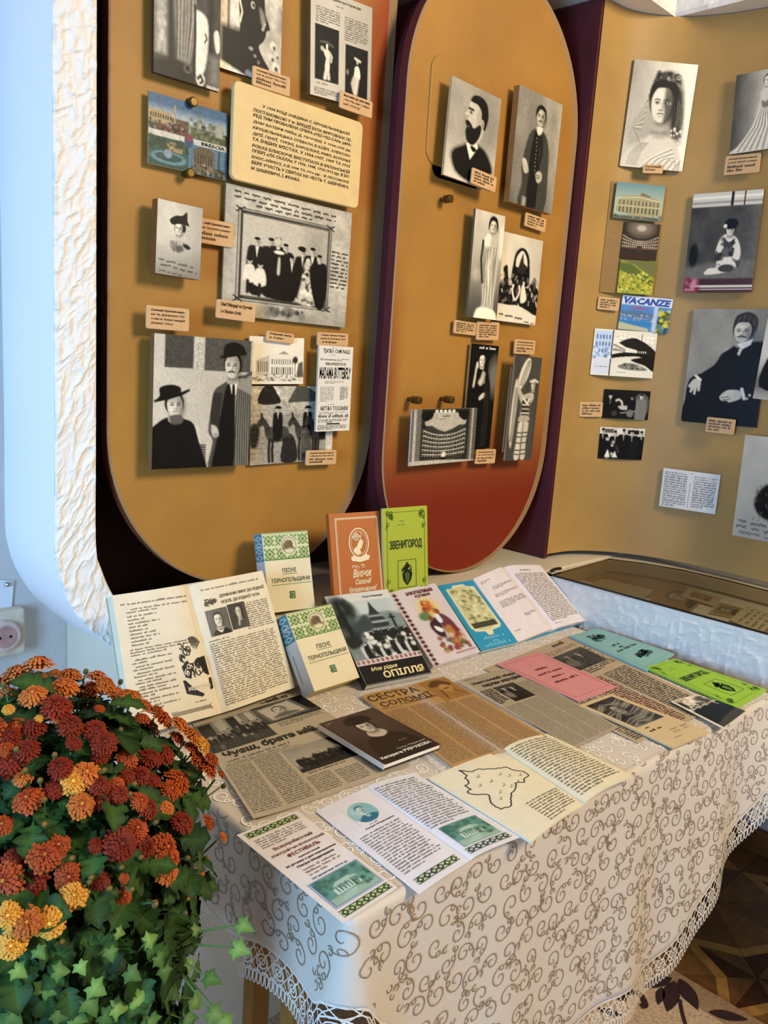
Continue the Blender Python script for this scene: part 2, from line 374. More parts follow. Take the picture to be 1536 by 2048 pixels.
# ================================================================== THE SETTING
def vnoise(X, Y, cell, seed):
    rg = np.random.default_rng(seed); g = rg.random((64, 64)); x, y = X/cell, Y/cell
    i = np.floor(x).astype(int); j = np.floor(y).astype(int); fx, fy = x-i, y-j; fx = fx*fx*(3-2*fx); fy = fy*fy*(3-2*fy); i %= 63; j %= 63
    return g[j, i]*(1-fx)*(1-fy)+g[j, (i+1) % 64]*fx*(1-fy)+g[(j+1) % 64, i]*(1-fx)*fy+g[(j+1) % 64, (i+1) % 64]*fx*fy
def stucco(X, Y, cell=.02, amp=.004, seed=3):
    w = .6*cell*(vnoise(X, Y, cell*1.3, seed+9)-.5); w2 = .6*cell*(vnoise(X, Y, cell*1.1, seed+5)-.5)
    a = 1-np.abs(2*vnoise(X+w, Y*1.0+w2, cell, seed)-1); b = 1-np.abs(2*vnoise(X, Y, cell*.55, seed+1)-1)
    return amp*(a**3*.75+b**3*.35+.25*vnoise(X, Y, cell*2.5, seed+2))
M_WALL = mat('#c9c2b8', .85, bump=.5, bscale=90, var=.05, vscale=14, name='wall_plaster')
M_STUC = mat('#ece6da', .8, bump=.35, bscale=260, name='white_stucco')
M_SMOOTH = mat('#f0eeea', .6, bump=.15, bscale=60, name='white_painted_plaster')
M_LEDGE = mat('#d8ccb2', .7, bump=.2, bscale=150, var=.05, name='cream_ledge')
M_MAROON = mat('#5a2022', .55, bump=.2, bscale=300, var=.08, name='maroon_board')
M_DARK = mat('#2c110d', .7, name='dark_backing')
def plane_wall(name, V, m): return tag(mk(name, V, [(0, 1, 2, 3)], m), kind='structure')
box('floor', (-1.6, -2.2, -.05), (2.43, 1.55, 0), mat('#5a3a1c', .35, name='floor_wood'))['kind'] = 'structure'
FLOOR = bpy.data.objects['floor']
box('wall_back', (-1.6, 1.55, 0), (2.55, 1.65, 2.9), M_WALL)['kind'] = 'structure'
box('wall_right', (2.43, -2.2, 0), (2.55, 1.55, 2.9), M_WALL)['kind'] = 'structure'
box('baseboard_right', (2.405, -2.2, 0), (2.43, 1.165, .075), mat('#6b3f17', .4, var=.2, vscale=20), bev=.006)['kind'] = 'structure'
# upper walls over the boards (they meet in an inside corner above the curved board)
def stucco_wall(name, o, eu, ev, nu, nv, n, m, cell, amp, seed, thick, parent=None):
    """displaced face spanned by eu, ev with outward normal n, closed behind by thick"""
    o, eu, ev, n = [np.asarray(q, float) for q in (o, eu, ev, n)]; lu, lv = np.linalg.norm(eu), np.linalg.norm(ev)
    S, T = np.meshgrid(np.linspace(0, 1, nu), np.linspace(0, 1, nv)); H = stucco(S*lu, T*lv, cell, amp, seed)
    H[0] = H[-1] = 0; H[:, 0] = H[:, -1] = 0
    V = (o+S[..., None]*eu+T[..., None]*ev+H[..., None]*n).reshape(-1, 3); idx = np.arange(nu*nv).reshape(nv, nu)
    F = np.stack([idx[:-1, :-1], idx[:-1, 1:], idx[1:, 1:], idx[1:, :-1]], -1).reshape(-1, 4).tolist()
    if np.dot(np.cross(eu, ev), n) < 0: F = [f[::-1] for f in F]
    rim = list(idx[0])+list(idx[1:, -1])+list(idx[-1, -2::-1])+list(idx[-2:0:-1, 0]); k = len(V)
    B = [o-n*thick, o+eu-n*thick, o+eu+ev-n*thick, o+ev-n*thick]; V = np.vstack([V, B])
    cs = [idx[0, 0], idx[0, -1], idx[-1, -1], idx[-1, 0]]
    edges = [list(idx[0]), list(idx[:, -1]), list(idx[-1, ::-1]), list(idx[::-1, 0])]
    for q, e in enumerate(edges): F.append(tuple(e[::-1])+(k+q, k+(q+1) % 4))
    F.append((k, k+3, k+2, k+1))
    return mk(name, V, F, m, parent)
ZS = 2.27
stucco_wall('wall_back_upper', (.3, 1.163, ZS), (1.82, 0, 0), (0, 0, .6), 150, 60, (0, -1, 0), M_STUC, .025, .005, 4, .387)['kind'] = 'structure'
stucco_wall('wall_right_upper', (2.12, 1.163, ZS), (0, -1.6, 0), (0, 0, .6), 130, 60, (-1, 0, 0), M_STUC, .025, .005, 6, .31)['kind'] = 'structure'
# ledge behind the table
box('trim_1', (.69, 1.165, 0), (2.43, 1.55, .85), M_LEDGE, bev=.006)['kind'] = 'structure'
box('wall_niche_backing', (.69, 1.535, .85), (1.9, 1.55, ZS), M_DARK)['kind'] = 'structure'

# ---- white stucco pier with a rounded foot
pin_o = [(110, 880), (109, 1086), (115, 1144), (135, 1201), (170, 1252), (218, 1293), (262, 1322), (330, 1345)]
pin_i = [(191.6, 880), (191.6, 1086), (202, 1137), (226, 1191), (262, 1235), (330, 1275)]
YP = 1.335
def crom(P, k=5):
    P = [np.asarray(p, float) for p in P]; P = [2*P[0]-P[1]]+P+[2*P[-1]-P[-2]]; o = []
    for i in range(1, len(P)-2):
        a, b, c, d = P[i-1:i+3]
        for t in np.linspace(0, 1, k, endpoint=False): o.append(.5*((2*b)+(c-a)*t+(2*a-5*b+4*c-d)*t*t+(3*b-a-3*c+d)*t**3))
    return o+[P[-2]]
def arcres(P, n):
    P = np.array(P); s = np.r_[0, np.cumsum(np.linalg.norm(np.diff(P, axis=0), axis=1))]; t = np.linspace(0, s[-1], n)
    return np.stack([np.interp(t, s, P[:, k]) for k in range(P.shape[1])], 1), s[-1]
oc = crom([ony(*q, YP) for q in pin_o]); ic = crom([ony(*q, YP) for q in pin_i])
oc = [np.array([oc[0][0], YP, ZS])]+oc; ic = [np.array([ic[0][0], YP, ZS])]+ic
oc, Lo = arcres(oc, 420); ic, _ = arcres(ic, 420)
nw = 26; S = np.linspace(0, 1, nw); P = oc[:, None]*(1-S[None, :, None])+ic[:, None]*S[None, :, None]
H = stucco(np.tile(S*.078, (420, 1)), np.tile(np.linspace(0, Lo, 420)[:, None], (1, nw)), .02, .0055, 11); H[:, 0] *= .2; H[:, -1] *= .2
P[..., 1] -= H
pier = empty('stucco_pier', (.6, 1.44, .85)); pier.name = 'wall_pier'; pier['kind'] = 'structure'
idx = np.arange(420*nw).reshape(420, nw)
F = np.stack([idx[:-1, :-1], idx[1:, :-1], idx[1:, 1:], idx[:-1, 1:]], -1).reshape(-1, 4)
mk('stucco_face', P.reshape(-1, 3), F, M_STUC, pier)
sd = oc[::6]; B = sd.copy(); B[:, 1] = 1.55; n = len(sd)
mk('smooth_side', np.vstack([sd, B]), [(i+1, i, i+n, i+n+1) for i in range(n-1)], M_SMOOTH, pier, smooth=True)
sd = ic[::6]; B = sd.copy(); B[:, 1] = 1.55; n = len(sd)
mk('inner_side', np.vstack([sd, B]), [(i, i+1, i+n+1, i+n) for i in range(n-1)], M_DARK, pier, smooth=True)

# ---- display panels
def airbrush(name, base, red, terms, rough=.5):
    """painted board: ochre with sprayed red; terms = list of lists of (axis, lo, hi) multiplied, lists are max-ed"""
    m, nt, b = newmat(name); L = nt.links.new; N = nt.nodes.new
    g = N('ShaderNodeNewGeometry'); sp = N('ShaderNodeSeparateXYZ'); L(g.outputs['Position'], sp.inputs[0]); tot = None
    for t in terms:
        pr = None
        for ax, lo, hi in t:
            mr = N('ShaderNodeMapRange'); mr.interpolation_type = 'SMOOTHSTEP'; mr.inputs[1].default_value = lo; mr.inputs[2].default_value = hi; mr.inputs[3].default_value = 0; mr.inputs[4].default_value = 1
            if lo > hi: mr.inputs[1].default_value, mr.inputs[2].default_value, mr.inputs[3].default_value, mr.inputs[4].default_value = hi, lo, 1, 0
            L(sp.outputs['XYZ'.index(ax)], mr.inputs[0])
            if pr is None: pr = mr.outputs[0]
            else: q = N('ShaderNodeMath'); q.operation = 'MULTIPLY'; L(pr, q.inputs[0]); L(mr.outputs[0], q.inputs[1]); pr = q.outputs[0]
        if tot is None: tot = pr
        else: q = N('ShaderNodeMath'); q.operation = 'MAXIMUM'; L(tot, q.inputs[0]); L(pr, q.inputs[1]); tot = q.outputs[0]
    n1 = N('ShaderNodeTexNoise'); n1.inputs['Scale'].default_value = 6; n1.inputs['Detail'].default_value = 8; L(g.outputs['Position'], n1.inputs['Vector'])
    c = hexc(base); rp = N('ShaderNodeValToRGB'); rp.color_ramp.elements[0].position = .3; rp.color_ramp.elements[1].position = .72
    rp.color_ramp.elements[0].color = (*[x*.86 for x in c], 1); rp.color_ramp.elements[1].color = (*[x*1.08 for x in c], 1); L(n1.outputs['Fac'], rp.inputs['Fac'])
    mx = N('ShaderNodeMix'); mx.data_type = 'RGBA'; L(rp.outputs['Color'], mx.inputs['A']); mx.inputs['B'].default_value = (*hexc(red), 1)
    if tot is not None: L(tot, mx.inputs['Factor'])
    else: mx.inputs['Factor'].default_value = 0
    L(mx.outputs['Result'], b.inputs['Base Color'])
    n2 = N('ShaderNodeTexNoise'); n2.inputs['Scale'].default_value = 420; L(g.outputs['Position'], n2.inputs['Vector'])
    bp = N('ShaderNodeBump'); bp.inputs['Strength'].default_value = .25; bp.inputs['Distance'].default_value = .001; L(n2.outputs['Fac'], bp.inputs['Height']); L(bp.outputs['Normal'], b.inputs['Normal'])
    b.inputs['Roughness'].default_value = rough; b.inputs['Specular IOR Level'].default_value = .3
    return m
def capsule(x0, x1, z0, z1, Y, rtop, n=40):
    cx, r = (x0+x1)/2, (x1-x0)/2; o = []
    for k in range(n+1):
        a = math.pi+math.pi*k/n; o.append((cx+r*math.cos(a), Y, z0+r+r*math.sin(a)))
    if rtop:
        for k in range(n+1): a = math.pi*k/n; o.append((cx+r*math.cos(a), Y, z1-r+r*math.sin(a)))
    else: o += [(x1, Y, z1), (x0, Y, z1)]
    return [np.array(p) for p in o]
Y1, Y2 = 1.35, 1.272
x1L, x1R = ony(215, 500, Y1)[0], ony(764, 500, Y1)[0]; z1B = ony(430, 1177, Y1)[2]
x2L, x2R = ony(791, 500, Y2)[0], min(1.897, ony(1137, 500, Y2)[0]); z2B = .853
M_OCH1 = airbrush('ochre_panel_paint_a', '#ab7a34', '#9c3a10', [[('X', x1R-.16, x1R), ('Z', 1.5, 1.95)], [('X', x1L+.09, x1L-.05), ('Z', 1.75, 2.3)]])
M_OCH2 = airbrush('ochre_panel_paint_b', '#ab7a34', '#7e2610', [[('Z', 1.34, 1.03)], [('X', x2L+.06, x2L-.03), ('Z', 1.7, 1.3)], [('X', x2R-.07, x2R+.02), ('Z', 1.35, 1.15)]])
M_OCH3 = airbrush('ochre_panel_paint_c', '#b08a4c', '#a03a10', [])
M_RIM = mat('#9b7a54', .6, name='panel_rim_tan'); M_RIM1 = mat('#7d4020', .55, name='panel_rim_brown')
def panel(name, out, Y, label, mfront, mrim, depth, inset, holes=(), medge=None):
    t = empty(name, (np.mean([p[0] for p in out]), Y, min(p[2] for p in out)), label, 'display panel')
    cx = (min(p[0] for p in out)+max(p[0] for p in out))/2; w = max(p[0] for p in out)-min(p[0] for p in out)
    cz = (min(p[2] for p in out)+max(p[2] for p in out))/2; hh = max(p[2] for p in out)-min(p[2] for p in out)
    inn = [np.array([cx-.011+(p[0]-cx)*(1-.028/w), Y-.002, cz+(p[2]-cz)*(1-.014/hh)]) for p in out]
    tri = tessellate_polygon([[Vector(p) for p in inn]]+[[Vector(q) for q in h] for h in holes])
    V = inn+[q for h in holes for q in h]
    mk('front_face', V, [f if np.cross(V[f[1]]-V[f[0]], V[f[2]]-V[f[0]])[1] < 0 else f[::-1] for f in tri], mfront, t)
    n = len(out); bk = [p+np.array([0, .022, 0]) for p in out]
    V = inn+out+bk
    mk('edge_band', V, [(i, (i+1) % n, (i+1) % n+n, i+n) for i in range(n)], mrim, t)
    mk('board_edge', V, [(i+n, (i+1) % n+n, (i+1) % n+2*n, i+2*n) for i in range(n)], medge or M_RIM1, t)
    for h in holes:
        k = len(h); mk('opening_edge', h+[q+np.array([0, .02, 0]) for q in h], [((i+1) % k, i, i+k, (i+1) % k+k) for i in range(k)], mrim, t)
    ib = [np.array([cx+(p[0]-cx)*(1-inset/w), Y+.02, cz+(p[2]-cz)*(1-inset/hh)]) for p in out]; bb = [np.array([p[0], Y+depth, p[2]]) for p in ib]
    mk('side_box', ib+bb, [(i, (i+1) % n, (i+1) % n+n, i+n) for i in range(n)]+[tuple(range(2*n-1, n-1, -1))], M_MAROON, t)
    return t
# hatch opening in the second panel
hq = [ony(865, 322, Y2-.002), ony(968, 360, Y2-.002), ony(968, 395, Y2-.002), ony(866, 352, Y2-.002)]
hx0, hx1 = min(q[0] for q in hq), max(q[0] for q in hq); hz1 = ony(866, 250, Y2)[2]; hz0 = ony(866, 353, Y2)[2]
hole = [np.array([(hx0+hx1)/2+a, Y2-.002, (hz0+hz1)/2+b]) for a, b in roundrect(hx1-hx0, hz1-hz0, .022)]
PAN1 = panel('display_panel', capsule(x1L, x1R, z1B, 2.262, Y1, False), Y1, 'tall ochre board with a rounded foot, carrying the long cream text plaque', M_OCH1, M_RIM, .175, .09)
PAN2 = panel('display_panel', capsule(x2L, x2R, z2B, 2.235, Y2, True), Y2, 'tall ochre board fading to red at its rounded foot, with a sliding hatch', M_OCH2, M_RIM, .25, .075, [hole], M_MAROON)
hc = fitrect([ony(868, 107, Y2-.006), ony(989, 152, Y2-.006), ony(972, 362, Y2-.006), ony(850, 322, Y2-.006)])
hp = Patch(*hc); U = unit(hc[1]-hc[0]); W = unit(hc[0]-hc[3]); ctr = sum(hc)/4
V, F = prism([ctr+U*a+W*b for a, b in roundrect(hp.w, hp.h, .03)], -hp.N*.006)
o = mk('hatch', V, F, M_OCH2, PAN2); bevel(o, .0025)
# curved third panel (plan measured along its foot on the case)
plan = [(1.912, 1.243), (2.018, 1.228), (2.105, 1.166), (2.160, 1.075), (2.186, .967), (2.19, .85), (2.182, .73), (2.158, .52), (2.10, .25), (2.02, .0), (2.0, -.5), (2.0, -1.0)]
pc, plen = arcres(crom([np.array([a, b, 0]) for a, b in plan], 6), 110); pc = pc[:, :2]
Z3A, Z3B = .864, 2.268
def off2(P, d):
    T = np.gradient(P, axis=0); T /= np.linalg.norm(T, axis=1)[:, None]; return P+d*np.stack([-T[:, 1], T[:, 0]], 1)
pb = off2(pc, .018); t = empty('curved_display_panel', (2.15, .8, Z3A), 'concave ochre board bending round the room corner above the glass case', 'display panel')
n = len(pc); V = [(*p, Z3A) for p in pc]+[(*p, Z3B) for p in pc]+[(*p, Z3A) for p in pb]+[(*p, Z3B) for p in pb]
mk('front_face', V, [(i+1, i, i+n, i+n+1) for i in range(n-1)], M_OCH3, t, smooth=True)
mk('back_and_edges', V, [(i+2*n, i+1+2*n, i+1+3*n, i+3*n) for i in range(n-1)]+[(i, i+1, i+1+2*n, i+2*n) for i in range(n-1)]+[(i+n, i+3*n, i+1+3*n, i+1+n) for i in range(n-1)]+[(0, 2*n, 3*n, n)], M_DARK, t)
box('side_return', (1.905, 1.246, .853), (1.925, 1.545, 2.268), M_MAROON, t)
def onp3(x, y, off=0.0):
    """point of the curved panel seen at a photo pixel, with the outward normal there"""
    d = ray(x, y); Q = pc if not off else off2(pc, -off); best = None
    for a, b in zip(Q[:-1], Q[1:]):
        e = b-a; D = d[0]*e[1]-d[1]*e[0]
        if abs(D) < 1e-9: continue
        s = (a[0]*e[1]-a[1]*e[0])/D; k = (a[0]*d[1]-a[1]*d[0])/D
        if s > 0 and -.02 <= k <= 1.02: best = (CAM+d*s, unit([e[1], -e[0], 0]))
    if best is None:
        a, b = Q[-2], Q[-1]; best = (np.array([*b, 1.5]), unit([(b-a)[1], -(b-a)[0], 0]))
    P, N = best
    if N @ (CAM-P) < 0: N = -N
    return P, N

# ---- glazed show case in front of the curved panel
case = empty('glass_show_case', (1.95, .67, .46), 'white stucco show case with a glass lid holding old papers', 'show case')
XC = 1.776
stucco_wall('front_wall', (XC, 1.163, .46), (0, -2.2, 0), (0, 0, .386), 330, 64, (-1, 0, 0), M_STUC, .022, .0045, 21, .02, case)
box('tray', (XC+.02, -1.03, .80), (2.424, 1.163, .81), mat('#f4ead0', .8, var=.06, vscale=30, name='tray_paper'), case)
box('end_wall', (XC+.02, -1.037, .46), (2.424, -1.03, .846), M_LEDGE, case); box('bottom', (XC+.02, -1.03, .46), (2.424, 1.163, .48), M_LEDGE, case)
gb = [(XC-.004, -1.03), (XC-.004, 1.13), (2.075, 1.143), (2.12, 1.06), (2.148, .965), (2.152, .85), (2.144, .73), (2.12, .52), (2.062, .25), (1.99, .0), (1.97, -1.03)]
rim = gb[2:]; rv = [(*q, .847) for q in rim]+[(2.424, -1.03, .847), (2.424, 1.163, .847), (2.075, 1.163, .847)]
V, F = prism(rv[::-1], (0, 0, -.03)); mk('back_rim', V, F, M_LEDGE, case)
V, F = prism([(XC, 1.163, .846), (XC, 1.134, .846), (2.075, 1.146, .846), (2.075, 1.163, .846)], (0, 0, -.06)); mk('end_strip', V, F, M_LEDGE, case)
mg, nt, bs = newmat('clear_glass'); nt.nodes.remove(bs)
tr = nt.nodes.new('ShaderNodeBsdfTransparent'); tr.inputs[0].default_value = (.93, .95, .91, 1); gl = nt.nodes.new('ShaderNodeBsdfGlossy'); gl.inputs['Roughness'].default_value = .03
fr = nt.nodes.new('ShaderNodeFresnel'); fr.inputs[0].default_value = 1.45; mx = nt.nodes.new('ShaderNodeMixShader')
nt.links.new(fr.outputs[0], mx.inputs[0]); nt.links.new(tr.outputs[0], mx.inputs[1]); nt.links.new(gl.outputs[0], mx.inputs[2]); nt.links.new(mx.outputs[0], nt.nodes['Material Output'].inputs[0])
V, F = prism([(*q, .853) for q in gb][::-1], (0, 0, -.005)); o = mk('glass_lid', V, F[:1], mg, case)
mk('glass_edge', V, F[2:], mat('#1d221c', .2, name='dark_glass_edge'), o)
mb = Mesh(); tube(mb, [(XC+.004, 1.14, .858), (XC+.03, 1.144, .859), (XC+.052, 1.142, .858)], .004, 6); mb.build('clip', mat('#15120f', .4), case)

# ---- parquet pieces beside the rug
WOOD = [mat(h, .32, var=.22, vscale=34, name='parquet_wood') for h in ('#6b4520', '#43240f', '#a87636', '#7c5226')]
def piece_mesh(pts, m, g=.0012):
    P = np.array(pts, float); c = P.mean(0); d = P-c; L = np.linalg.norm(d, axis=1)[:, None]; P = c+d*np.maximum(0, 1-g/L)
    if np.cross(P[1]-P[0], P[2]-P[0]) < 0: P = P[::-1]
    V, F = prism([(p[0], p[1], .004) for p in P], (0, 0, -.004)); me = bpy.data.meshes.new('parquet_piece'); me.from_pydata([tuple(v) for v in V], [], [tuple(f) for f in F]); me.materials.append(m); return me
ax = [(.2, 0), (0, .2), (-.2, 0), (0, -.2)]; iv = [(.07, .07), (-.07, .07), (-.07, -.07), (.07, -.07)]; k = .72; PM = []
S_ = lambda p, f=k: (p[0]*f, p[1]*f)
for q in range(4):
    a, b, v = ax[q], ax[(q+1) % 4], iv[q]; cn = (.2*(1 if q in (0, 3) else -1), .2*(1 if q in (0, 1) else -1))
    PM += [piece_mesh([(0, 0), S_(a), S_(v)], WOOD[1]), piece_mesh([(0, 0), S_(v), S_(b)], WOOD[0]),
           piece_mesh([S_(a), a, v, S_(v)], WOOD[2]), piece_mesh([S_(v), v, b, S_(b)], WOOD[2]),
           piece_mesh([a, cn, v], WOOD[3]), piece_mesh([cn, b, v], WOOD[0])]
for cx in (1.88, 2.28):
    for cy in (-.27, .13, .53, .93):
        for me in PM:
            if cx > 2.2 and min(v.co.x for v in me.vertices)+cx > 2.405: continue
            o = link('parquet_piece', me, FLOOR, np.array([cx, cy, 0])-rootloc(FLOOR))
# ---- rug
M_RUG = mat('#c2a078', .95, bump=1.0, bscale=420, var=.3, vscale=160, name='rug_pile'); M_RUGD = mat('#33190f', .95, bump=.8, bscale=420, name='rug_dark_pile'); M_RUGM = mat('#5a3a20', .95, bump=.8, bscale=420)
rug = empty('patterned_rug', (.9, .3, .0), 'beige brown rug with dark leaf and scroll pattern under the table', 'rug')
box('pile', (-.2, -1.2, .0), (1.675, 1.45, .010), M_RUG, rug)
box('border_band', (1.675, -1.2, .0), (1.745, 1.45, .0095), mat('#a07c54', .95, bump=1.0, bscale=420, var=.25, vscale=160), rug)
def z7(x, y): return onz(1000+x*.349, 1500+y*.349, .0105)
def z6(x, y): return onz(380+x*.4036, 1700+y*.4036, .0105)
def leafpoly(a, b, w, z=.0115):
    a, b = np.asarray(a), np.asarray(b); d = b-a; L = np.linalg.norm(d[:2]); n = np.array([-d[1], d[0], 0])/L; P = []
    for s, sg in [(i/7, 1) for i in range(8)]+[(i/7, -1) for i in range(6, 0, -1)]:
        P.append(a+d*s+n*sg*w*math.sin(math.pi*s)**.8*(1-.35*s))
    return [np.array([p[0], p[1], z]) for p in P][::-1]
def ribbon(mb, pts, w, up, c=None, taper=False):
    """flat ribbon along 3-D pts lying in the surface with normal(s) up"""
    P = np.array(pts, float); n = len(P); T = np.gradient(P, axis=0); up = np.broadcast_to(np.asarray(up, float), P.shape)
    B = np.cross(up, T); B /= (np.linalg.norm(B, axis=1)[:, None]+1e-12); ww = np.full(n, w/2)
    if taper: ww = ww*np.interp(np.linspace(0, 1, n), [0, .15, .8, 1], [.5, 1, 1, .6])
    V = np.vstack([P+B*ww[:, None], P-B*ww[:, None]]); mb.add(list(V), [(i+1, i, i+n, i+n+1) for i in range(n-1)], c)
for a, b, w in (((985, 1305), (815, 1362), .016), ((1000, 1325), (958, 1500), .022), ((1028, 1310), (1135, 1490), .022), ((1195, 1500), (1420, 1545), .016), ((560, 1480), (705, 1525), .012), ((930, 1360), (905, 1460), .012)):
    V, F = prism(leafpoly(z7(*a), z7(*b), w), (0, 0, -.002)); mk('leaf_motif', V, F, M_RUGD, rug)
for pts, w in (([z7(690, 1440), z7(740, 1392), z7(800, 1400), z7(832, 1462), z7(805, 1470)], .014), ([z7(1030, 1430), z7(1042, 1500), z7(1062, 1572)], .008),
               ([z6(90, 655), z6(170, 632), z6(235, 660), z6(240, 715), z6(190, 722)], .028), ([z6(445, 555), z6(435, 640), z6(410, 730), z6(345, 790)], .028), ([z6(180, 690), z6(215, 690), z6(218, 715)], .05)):
    mb = Mesh(); q = crom(pts, 6); ribbon(mb, [p+np.array([0, 0, .001]) for p in q], w, (0, 0, 1)); mb.build('scroll_motif', M_RUGD, rug)

# ================================================================== TABLE AND CLOTH
TA = math.radians(-2.6); TO = np.array([.583, .585]); TLn, TDp = 1.125, .565
TX = np.array([math.cos(TA), math.sin(TA)]); TY = np.array([-math.sin(TA), math.cos(TA)])
def tw(x, y, z): p = TO+TX*x+TY*y; return np.array([p[0], p[1], z])
M_TW = mat('#8a6428', .45, var=.2, vscale=25, name='table_wood')
tb = empty('table', tw(TLn/2, TDp/2, 0), 'wooden table standing under the scroll patterned white cloth', 'table')
V, F = prism([tw(TLn/2+a, TDp/2+b, ZT-.004) for a, b in roundrect(TLn-.03, TDp-.03, .02)], (0, 0, -.022)); mk('tabletop', V, F, M_TW, tb)
for (lx, ly) in ((.075, .19), (.075, .285), (TLn-.1, .19), (TLn-.1, .285)):
    V, F = boxg(tw(lx, ly, .0101), np.r_[TX*.03, 0], np.r_[TY*.03, 0], (0, 0, ZT-.0361)); bevel(mk('leg', V, F, M_TW, tb), .003)
for lx in (.075, TLn-.1):
    V, F = boxg(tw(lx+.004, .08, ZT-.075), np.r_[TX*.022, 0], np.r_[TY*.42, 0], (0, 0, .049)); mk('top_rail', V, F, M_TW, tb)
V, F = boxg(tw(.105, .24, ZT-.12), np.r_[TX*(TLn-.205), 0], np.r_[TY*.02, 0], (0, 0, .05)); mk('stretcher', V, F, M_TW, tb)
# skirt path: back-left -> near corner -> along the front -> right corner, short return
RC = .014; path = []; nrm = []
def seg(p, q, n, k):
    for i in range(k): t = i/k; path.append(np.asarray(p)*(1-t)+np.asarray(q)*t); nrm.append(np.asarray(n, float))
seg((0, TDp), (0, RC), (-1, 0), 90)
for i in range(16): a = math.pi+math.pi/2*i/16; path.append(np.array([RC+RC*math.cos(a), RC+RC*math.sin(a)])); nrm.append(np.array([math.cos(a), math.sin(a)]))
seg((RC, 0), (TLn-RC, 0), (0, -1), 220)
for i in range(16): a = 1.5*math.pi+math.pi/2*i/16; path.append(np.array([TLn-RC+RC*math.cos(a), RC+RC*math.sin(a)])); nrm.append(np.array([math.cos(a), math.sin(a)]))
seg((TLn, RC), (TLn, .12), (1, 0), 16)
path = np.array(path); nrm = np.array(nrm); sA = np.r_[0, np.cumsum(np.linalg.norm(np.diff(path, axis=0), axis=1))]; LA = sA[-1]
A_N = TDp; A_R = sA[90+16+220]
LACE = .058
def hemdrop(a):
    x = np.interp(a, sA, path[:, 0]); y = np.interp(a, sA, path[:, 1]); fr = np.clip((a-A_N+.03)/.06, 0, 1)
    d = .46-.93*(x-.575)**2+.012*np.sin(x*19+.5); dl = .165+.05*np.sin(np.pi*np.clip(y/TDp, 0, 1))+.012*np.sin(y*30)
    dl = np.where(a > A_R-.02, .15, dl); return np.maximum(np.where(a > A_R, np.minimum(d, .165), fr*d+(1-fr)*dl), .125)-LACE
def skirt(a, b, off=0.0):
    """a along the table edge, b down from the top edge -> world"""
    a = np.asarray(a, float); b = np.asarray(b, float)
    p = np.stack([np.interp(a, sA, path[:, k]) for k in (0, 1)], -1); n = np.stack([np.interp(a, sA, nrm[:, k]) for k in (0, 1)], -1); n /= np.linalg.norm(n, axis=-1)[..., None]
    r = .012; an = np.clip(b/r, 0, math.pi/2); o = np.where(b < r*math.pi/2, r*np.sin(an)-r, 0.0); z = np.where(b < r*math.pi/2, r*(1-np.cos(an)), b-r*(math.pi/2-1))
    x = p[..., 0]; k = np.clip((b-.02)/.36, 0, 1.3)
    w = .30+.70*np.clip((x-.45)/.4, 0, 1)
    fold = k*w*(.011*np.sin(x*23+1.0)+.006*np.sin(x*41+2.2)+.010)+.02*k
    cor = np.exp(-((a-A_N)/.05)**2)+np.exp(-((a-A_R)/.05)**2)
    fold = np.where((a > A_N-.02) & (a < A_R+.02), fold, k*(.012*np.sin(a*37)+.014))+cor*b*.12
    # outward slope tilts the sheet: shorten the drop a little
    q = p+n*(o+fold+.0012+off)[..., None]; zz = ZT+.0005+off-z*.985
    return np.concatenate([TO+q[..., :1]*TX+q[..., 1:]*TY, zz[..., None]], -1)
M_CLOTH = mat('#d0c2ac', .5, spec=.5, bump=.25, bscale=900, sheen=.3, name='ivory_damask')
cloth = empty('tablecloth', tw(TLn/2, TDp/2, ZT), 'ivory damask tablecloth with scroll pattern and crocheted lace edge', 'tablecloth')
na, nb = len(path), 34
av = sA; HB = hemdrop(av); G = np.array([skirt(av, HB*j/(nb-1)*1.0) for j in range(nb)])   # rows
idx = np.arange(na*nb).reshape(nb, na); F = np.stack([idx[:-1, :-1], idx[1:, :-1], idx[1:, 1:], idx[:-1, 1:]], -1).reshape(-1, 4)
o = mk('hanging_cloth', G.reshape(-1, 3), F, M_CLOTH, cloth, smooth=True); so = o.modifiers.new('thickness', 'SOLIDIFY'); so.thickness = .0008; so.offset = -1
# top sheet (slightly uneven), out to the start of the skirt
ring = [skirt(np.array(a), np.array(0.0)) for a in av]
ring += [tw(TLn, TDp, ZT+.0005)]
mk('top_cloth', ring, [tuple(range(len(ring)))], M_CLOTH, cloth)
